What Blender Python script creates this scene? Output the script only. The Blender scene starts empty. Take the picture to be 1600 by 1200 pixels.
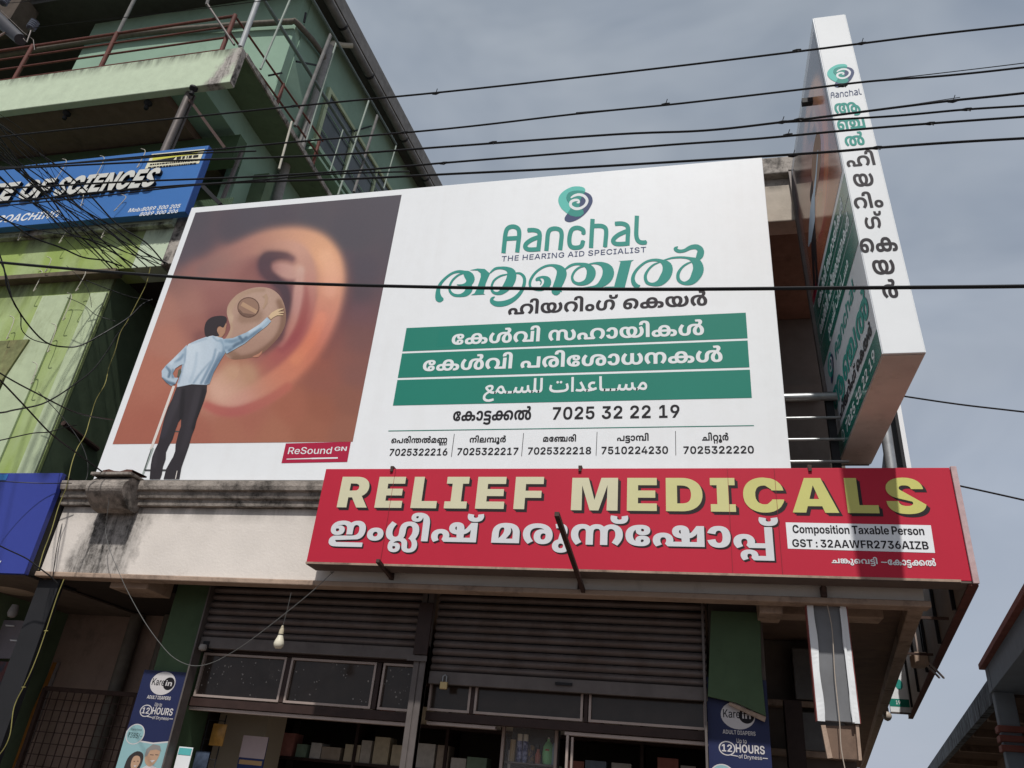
import bpy, math, random
import numpy as np
from mathutils import Vector, Matrix
from mathutils.geometry import delaunay_2d_cdt
random.seed(7)
scene = bpy.context.scene
col = scene.collection
R = math.radians

# ------------------------------------------------------------------ camera
CU = np.array([214, 2244, -1200.]); CU /= np.linalg.norm(CU)
CX = np.array([5200, 127, 1200.]); CX -= CU * (CX @ CU); CX /= np.linalg.norm(CX)
CY = np.cross(CU, CX)
EYE = np.array([0, 0, 1.6])
cam_d = bpy.data.cameras.new('camera'); cam = bpy.data.objects.new('camera', cam_d); col.objects.link(cam)
M3 = np.array([CX, CY, CU])            # rows: world axes in camera space -> columns are camera axes in world
m4 = Matrix.Identity(4)
for i in range(3):
    for j in range(3):
        m4[i][j] = float(M3[i][j])
m4[2][3] = 1.6
cam.matrix_world = m4
cam_d.sensor_width = 36; cam_d.lens = 27.0
cam_d.clip_start = 0.05; cam_d.clip_end = 2000
scene.camera = cam

# ------------------------------------------------------------------ world, sun, exposure
SUN_EL, SUN_AZX = 55.0, 0.10           # sun stands behind the camera, a little to the right
w = bpy.data.worlds.new('World'); scene.world = w; w.use_nodes = True
nt = w.node_tree; nt.nodes.clear()
def N(t, **k):
    n = nt.nodes.new(t)
    for a, b in k.items(): setattr(n, a, b)
    return n
out = N('ShaderNodeOutputWorld'); bg = N('ShaderNodeBackground'); bg.inputs['Strength'].default_value = 0.088
sky = N('ShaderNodeTexSky', sky_type='NISHITA', sun_disc=False)
sky.sun_elevation = R(SUN_EL); sky.sun_rotation = math.pi - math.atan(SUN_AZX)
sky.air_density = 1.3; sky.dust_density = 3.0; sky.altitude = 60
tc = N('ShaderNodeTexCoord')
mp = N('ShaderNodeMapping'); mp.inputs['Scale'].default_value = (1.0, 1.0, 2.2); mp.inputs['Location'].default_value = (0.35, 0.1, 0.2)
nz = N('ShaderNodeTexNoise'); nz.inputs['Scale'].default_value = 2.2; nz.inputs['Detail'].default_value = 5; nz.inputs['Roughness'].default_value = 0.5
nz.inputs['Distortion'].default_value = 0.3
cr = N('ShaderNodeValToRGB'); cr.color_ramp.elements[0].position = 0.33; cr.color_ramp.elements[1].position = 0.66
cr.color_ramp.elements[0].color = (0.66,) * 3 + (1,); cr.color_ramp.elements[1].color = (0.96,) * 3 + (1,)
n2 = N('ShaderNodeTexNoise'); n2.inputs['Scale'].default_value = 2.6; n2.inputs['Detail'].default_value = 4; n2.inputs['Roughness'].default_value = 0.58; n2.inputs['Distortion'].default_value = 0.5
mp2 = N('ShaderNodeMapping'); mp2.inputs['Scale'].default_value = (1.0, 1.0, 1.7); mp2.inputs['Location'].default_value = (2.3, 0.7, 1.9)
cl = N('ShaderNodeValToRGB'); cl.color_ramp.elements[0].position = 0.34; cl.color_ramp.elements[1].position = 0.68
cl.color_ramp.elements[0].color = (2.55, 2.95, 3.5, 1); cl.color_ramp.elements[1].color = (3.95, 4.35, 4.85, 1)
mx = N('ShaderNodeMixRGB')
L = nt.links.new
L(tc.outputs['Generated'], mp2.inputs['Vector']); L(mp2.outputs[0], n2.inputs['Vector']); L(n2.outputs['Fac'], cl.inputs[0])
L(tc.outputs['Generated'], mp.inputs['Vector']); L(mp.outputs[0], nz.inputs['Vector']); L(nz.outputs['Fac'], cr.inputs[0])
L(cr.outputs[0], mx.inputs['Fac']); L(sky.outputs[0], mx.inputs['Color1']); L(cl.outputs[0], mx.inputs['Color2'])
sx = N('ShaderNodeSeparateXYZ'); L(tc.outputs['Generated'], sx.inputs[0])   # haze thickens towards the horizon
hz = N('ShaderNodeMapRange'); hz.inputs['From Min'].default_value = 0.75; hz.inputs['From Max'].default_value = 0.05; hz.inputs['To Min'].default_value = 0.0; hz.inputs['To Max'].default_value = 0.62
L(sx.outputs['Z'], hz.inputs['Value']); mh = N('ShaderNodeMixRGB'); mh.inputs['Color2'].default_value = (4.1, 4.5, 5.5, 1)
L(hz.outputs[0], mh.inputs['Fac']); L(mx.outputs[0], mh.inputs['Color1']); L(mh.outputs[0], bg.inputs['Color']); L(bg.outputs[0], out.inputs['Surface'])
sun_d = bpy.data.lights.new('sun', 'SUN'); sun_d.energy = 3.05; sun_d.angle = R(1.3); sun_d.color = (1, 0.965, 0.92)
sun = bpy.data.objects.new('sun', sun_d); col.objects.link(sun)
sdir = Vector((-SUN_AZX, 1.0, -math.tan(R(SUN_EL)) * math.hypot(1, SUN_AZX)))
sun.rotation_euler = sdir.to_track_quat('-Z', 'Y').to_euler(); sun.location = (1, -8, 20)
vs = scene.view_settings
vs.view_transform = 'Standard'; vs.look = 'None'; vs.exposure = 0.32; vs.gamma = 1; vs.use_curve_mapping = False
scene.render.engine = 'CYCLES'; scene.cycles.max_bounces = 8; scene.cycles.use_denoising = True

# ------------------------------------------------------------------ measured rays: a viewing ray met with a known plane of the place
def ray(x, y):
    d = np.array([x - 800, -(y - 600), -1200.]); return np.array([d @ CX, d @ CY, d @ CU])
def py(x, y, Y):                        # on the plane at depth Y
    r = ray(x, y); return EYE + r * Y / r[1]
def pxx(x, y, X):
    r = ray(x, y); return EYE + r * X / r[0]
def pz(x, y, Z):
    r = ray(x, y); return EYE + r * (Z - 1.6) / r[2]
def pw(x, y, p0, d):                    # on a vertical wall through p0 running along d
    n = np.array([d[1], -d[0], 0.]); p0 = np.array([p0[0], p0[1], 0.]); r = ray(x, y)
    return EYE + r * (((p0 - EYE) @ n) / (r @ n))

# ------------------------------------------------------------------ things and parts
WL = {}
def _root(o, label, cat, group, kind):
    if label: o['label'] = label
    if cat: o['category'] = cat
    if group: o['group'] = group
    if kind: o['kind'] = kind
def thing(name, label, cat, loc=(0, 0, 0), group=None):
    o = bpy.data.objects.new(name, None); col.objects.link(o); o.location = loc; o.empty_display_size = 0.1
    WL[o] = Vector(loc); _root(o, label, cat, group, None); return o
class MB:
    def __init__(s): s.v = []; s.f = []; s.c = None
    def add(s, vs, fs):
        b = len(s.v); s.v += [tuple(float(c) for c in v) for v in vs]; s.f += [tuple(b + i for i in f) for f in fs]; return s
    def box(s, x0, x1, y0, y1, z0, z1, sk=0.0, skb=0.0):
        # sk: the box shears with depth (x grows with y) to follow a side that is not square to the front
        v = [(x + sk * (y - skb), y, z) for z in (z0, z1) for y in (y0, y1) for x in (x0, x1)]
        return s.add(v, [(0, 2, 3, 1), (4, 5, 7, 6), (0, 1, 5, 4), (2, 6, 7, 3), (0, 4, 6, 2), (1, 3, 7, 5)])
    def beam(s, a, b, w, h, up=(0, 0, 1)):
        a = Vector(a); b = Vector(b); d = (b - a).normalized(); u = Vector(up)
        if abs(d.dot(u)) > 0.98: u = Vector((0, 1, 0))
        r = d.cross(u).normalized() * w / 2; u = r.cross(d).normalized() * h / 2
        v = [p + i * r + j * u for p in (a, b) for i, j in ((-1, -1), (1, -1), (1, 1), (-1, 1))]
        return s.add(v, [(0, 1, 2, 3), (7, 6, 5, 4), (0, 4, 5, 1), (1, 5, 6, 2), (2, 6, 7, 3), (3, 7, 4, 0)])
    def tube(s, pts, r, n=8, caps=True):
        P = [Vector(p) for p in pts]; rings = []; pu = None
        for i, p in enumerate(P):
            d = (P[min(i + 1, len(P) - 1)] - P[max(i - 1, 0)]).normalized()
            u = pu if pu is not None else (Vector((0, 0, 1)) if abs(d.z) < 0.9 else Vector((0, 1, 0)))
            a = d.cross(u).normalized(); u = a.cross(d).normalized(); pu = u
            rr = r[i] if isinstance(r, (list, tuple)) else r
            rings.append([p + (a * math.cos(t) + u * math.sin(t)) * rr for t in [2 * math.pi * k / n for k in range(n)]])
        v = [q for g in rings for q in g]; f = []
        for i in range(len(P) - 1):
            for k in range(n):
                f.append((i * n + k, i * n + (k + 1) % n, (i + 1) * n + (k + 1) % n, (i + 1) * n + k))
        if caps: f += [tuple(range(n))[::-1], tuple(range((len(P) - 1) * n, len(P) * n))]
        return s.add(v, f)
    def prism(s, prof, x0, x1):         # profile in (y, z) run along x
        n = len(prof); v = [(x0, a, b) for a, b in prof] + [(x1, a, b) for a, b in prof]
        f = [(i, (i + 1) % n, n + (i + 1) % n, n + i) for i in range(n)] + [tuple(range(n))[::-1], tuple(range(n, 2 * n))]
        return s.add(v, f)
    def slab(s, pts, off):              # flat outline given thickness by the vector off
        n = len(pts); off = Vector(off); v = [Vector(p) for p in pts]; v += [p + off for p in v]
        return s.add(v, [tuple(range(n)), tuple(range(n, 2 * n))[::-1]] + [(i, n + i, n + (i + 1) % n, (i + 1) % n) for i in range(n)])
    def lathe(s, c, prof, n=20):        # profile (r, z) about a vertical axis
        cx, cy, cz = c; k = len(prof)
        v = [(cx + r * math.cos(2 * math.pi * i / n), cy + r * math.sin(2 * math.pi * i / n), cz + z) for i in range(n) for r, z in prof]
        return s.add(v, [(i * k + j, ((i + 1) % n) * k + j, ((i + 1) % n) * k + j + 1, i * k + j + 1) for i in range(n) for j in range(k - 1)])
    def mesh(s, name, loc=(0, 0, 0)):
        me = bpy.data.meshes.new(name); l = Vector(loc)
        me.from_pydata([(a - l.x, b - l.y, c - l.z) for a, b, c in s.v], [], s.f)
        me.validate(); me.update(); return me
def link(o, parent):
    col.objects.link(o)
    if parent is not None: o.parent = parent
    return o
def part(name, mb, mat, parent=None, label=None, cat=None, group=None, kind=None, bev=0, smooth=False, loc=None):
    base = WL[parent] if parent is not None else Vector((0, 0, 0))
    own = Vector(loc) if loc is not None else base
    me = mb.mesh(name, own)
    me.materials.append(mat)
    o = bpy.data.objects.new(name, me); link(o, parent); o.location = own - base; WL[o] = own
    if smooth:
        for p in me.polygons: p.use_smooth = True
        try: me.set_sharp_from_angle(angle=R(40))
        except Exception: pass
    if bev:
        b = o.modifiers.new('bevel', 'BEVEL'); b.width = bev; b.segments = 2; b.limit_method = 'ANGLE'; b.angle_limit = R(40)
    _root(o, label, cat, group, kind); return o
def again(o, world, parent=None, label=None):     # one more piece from the same mesh
    c = o.copy(); base = WL[parent] if parent is not None else Vector((0, 0, 0))
    col.objects.link(c); c.parent = parent; c.location = Vector(world) - base; WL[c] = Vector(world)
    if label: c['label'] = label
    return c

# ------------------------------------------------------------------ materials
MATS = {}
def srgb(r, g, b, k=1.0):
    f = lambda c: (c / 255 / 12.92) if c <= 10.3 else (((c / 255) + 0.055) / 1.055) ** 2.4
    return tuple(min(1, f(c) * k) for c in (r, g, b))
def mat(name, c, rough=0.6, var=0.06, scale=6.0, dirt=None, dscale=(3, 3, 0.8), damt=0.5, dark=(0.03, 0.028, 0.024), bump=0.0, bscale=60,
        metal=0.0, coat=0.0, grime=None, spec=0.22, vcol=False, second=None, patch=None):
    if name in MATS: return MATS[name]
    m = bpy.data.materials.new(name); m.use_nodes = True; t = m.node_tree; b = t.nodes['Principled BSDF']; MATS[name] = m
    nn = t.nodes.new; lk = t.links.new
    geo = nn('ShaderNodeNewGeometry')
    def noise(sc, det=4, rough_=0.55, stretch=(1, 1, 1), dist=0.0, off=(0, 0, 0)):
        mpn = nn('ShaderNodeMapping'); mpn.inputs['Scale'].default_value = stretch; mpn.inputs['Location'].default_value = off
        n = nn('ShaderNodeTexNoise'); n.inputs['Scale'].default_value = sc; n.inputs['Detail'].default_value = det
        n.inputs['Roughness'].default_value = rough_; n.inputs['Distortion'].default_value = dist
        lk(geo.outputs['Position'], mpn.inputs[0]); lk(mpn.outputs[0], n.inputs['Vector']); return n.outputs['Fac']
    def ramp(src, p0, p1, c0=(0, 0, 0), c1=(1, 1, 1)):
        r = nn('ShaderNodeValToRGB'); r.color_ramp.elements[0].position = p0; r.color_ramp.elements[1].position = p1
        r.color_ramp.elements[0].color = c0 + (1,); r.color_ramp.elements[1].color = c1 + (1,); lk(src, r.inputs[0]); return r.outputs[0]
    def mix(fac, a, bb, mode='MIX'):
        x = nn('ShaderNodeMixRGB'); x.blend_type = mode
        for i, s_ in ((0, fac), (1, a), (2, bb)):
            if isinstance(s_, (int, float)): x.inputs[i].default_value = s_
            elif isinstance(s_, tuple): x.inputs[i].default_value = s_ + (1,)
            else: lk(s_, x.inputs[i])
        return x.outputs[0]
    if vcol:
        at = nn('ShaderNodeVertexColor'); at.layer_name = 'Col'; base = at.outputs['Color']
    else: base = tuple(c)
    if second is not None:                       # blotches of a second colour
        base = mix(ramp(noise(second[1], 3, 0.6, second[2] if len(second) > 2 else (1, 1, 1)), 0.45, 0.62), base, tuple(second[0]))
    if var: base = mix(1.0, base, ramp(noise(scale, 6, 0.6), 0.25, 0.75, (1 - var * 2,) * 3, (1.0,) * 3), 'MULTIPLY')
    if dirt:
        n1 = noise(1.0, 8, 0.68, dscale, 0.4); n2 = noise(9.0, 8, 0.75, (1, 1, 0.7))
        f = ramp(mix(0.45, n1, n2), 0.62 - 0.3 * damt, 0.78 - 0.3 * damt)
        base = mix(mix(1.0, f, (dirt,) * 3, 'MULTIPLY'), base, tuple(dark))
    if grime:                                    # list of (z, width, strength): soot hanging down from an edge at height z
        sep = nn('ShaderNodeSeparateXYZ'); lk(geo.outputs['Position'], sep.inputs[0])
        for z, wd, st in grime:
            mr = nn('ShaderNodeMapRange'); mr.inputs['From Min'].default_value = z - wd; mr.inputs['From Max'].default_value = z
            lk(sep.outputs['Z'], mr.inputs['Value'])
            n = noise(1.0, 8, 0.7, (5, 5, 1.2), 0.3, (z, 0, 0))
            ab = nn('ShaderNodeMath'); ab.operation = 'LESS_THAN'; lk(sep.outputs['Z'], ab.inputs[0]); ab.inputs[1].default_value = z + .03
            m0 = nn('ShaderNodeMath'); m0.operation = 'MULTIPLY'; lk(mr.outputs[0], m0.inputs[0]); lk(ab.outputs[0], m0.inputs[1])
            ml = nn('ShaderNodeMath'); ml.operation = 'MULTIPLY'; lk(m0.outputs[0], ml.inputs[0]); lk(ramp(n, 0.38, 0.62), ml.inputs[1])
            ml2 = nn('ShaderNodeMath'); ml2.operation = 'MULTIPLY'; lk(ml.outputs[0], ml2.inputs[0]); ml2.inputs[1].default_value = st
            base = mix(ml2.outputs[0], base, (0.035, 0.032, 0.028))
    if patch:                                    # bare mouldy cement where the paint has washed off, ragged edges
        xc, hw, lean, z0 = patch
        sp_ = nn('ShaderNodeSeparateXYZ'); lk(geo.outputs['Position'], sp_.inputs[0])
        def mth(op, a_, b_):
            q = nn('ShaderNodeMath'); q.operation = op
            for i_, v_ in enumerate((a_, b_)):
                if isinstance(v_, (int, float)): q.inputs[i_].default_value = v_
                elif v_ is not None: lk(v_, q.inputs[i_])
            return q.outputs[0]
        nx_ = mth('MULTIPLY', mth('SUBTRACT', noise(2.2, 8, 0.72, (1, 1, .8)), 0.5), 0.75)
        xs_ = mth('ADD', mth('SUBTRACT', sp_.outputs['X'], mth('MULTIPLY', mth('SUBTRACT', sp_.outputs['Z'], z0), lean)), nx_)
        dist_ = mth('ABSOLUTE', mth('SUBTRACT', xs_, xc), None)
        fm = nn('ShaderNodeMapRange'); fm.inputs['From Min'].default_value = hw + .10; fm.inputs['From Max'].default_value = hw - .06; lk(dist_, fm.inputs['Value'])
        streak = ramp(mix(.35, noise(1.0, 8, 0.75, (9, 9, 1.3), .3, (3, 1, 0)), noise(22, 6, .7)), .44, .60)
        cem = mix(streak, (.40, .37, .34), (.06, .055, .05))
        base = mix(fm.outputs[0], base, cem)
    if isinstance(base, tuple): b.inputs['Base Color'].default_value = base + (1,)
    else: lk(base, b.inputs['Base Color'])
    b.inputs['Roughness'].default_value = rough; b.inputs['Metallic'].default_value = metal
    b.inputs['Specular IOR Level'].default_value = spec
    if coat: b.inputs['Coat Weight'].default_value = coat; b.inputs['Coat Roughness'].default_value = 0.08
    if bump:
        bp = nn('ShaderNodeBump'); bp.inputs['Strength'].default_value = bump; bp.inputs['Distance'].default_value = 0.01
        lk(noise(bscale, 5, 0.65), bp.inputs['Height']); lk(bp.outputs[0], b.inputs['Normal'])
    return m
def flat(name, rgb, k=1.08, rough=0.38, var=0.02): return mat(name, srgb(*rgb, k), rough, var=var, scale=3)

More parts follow.
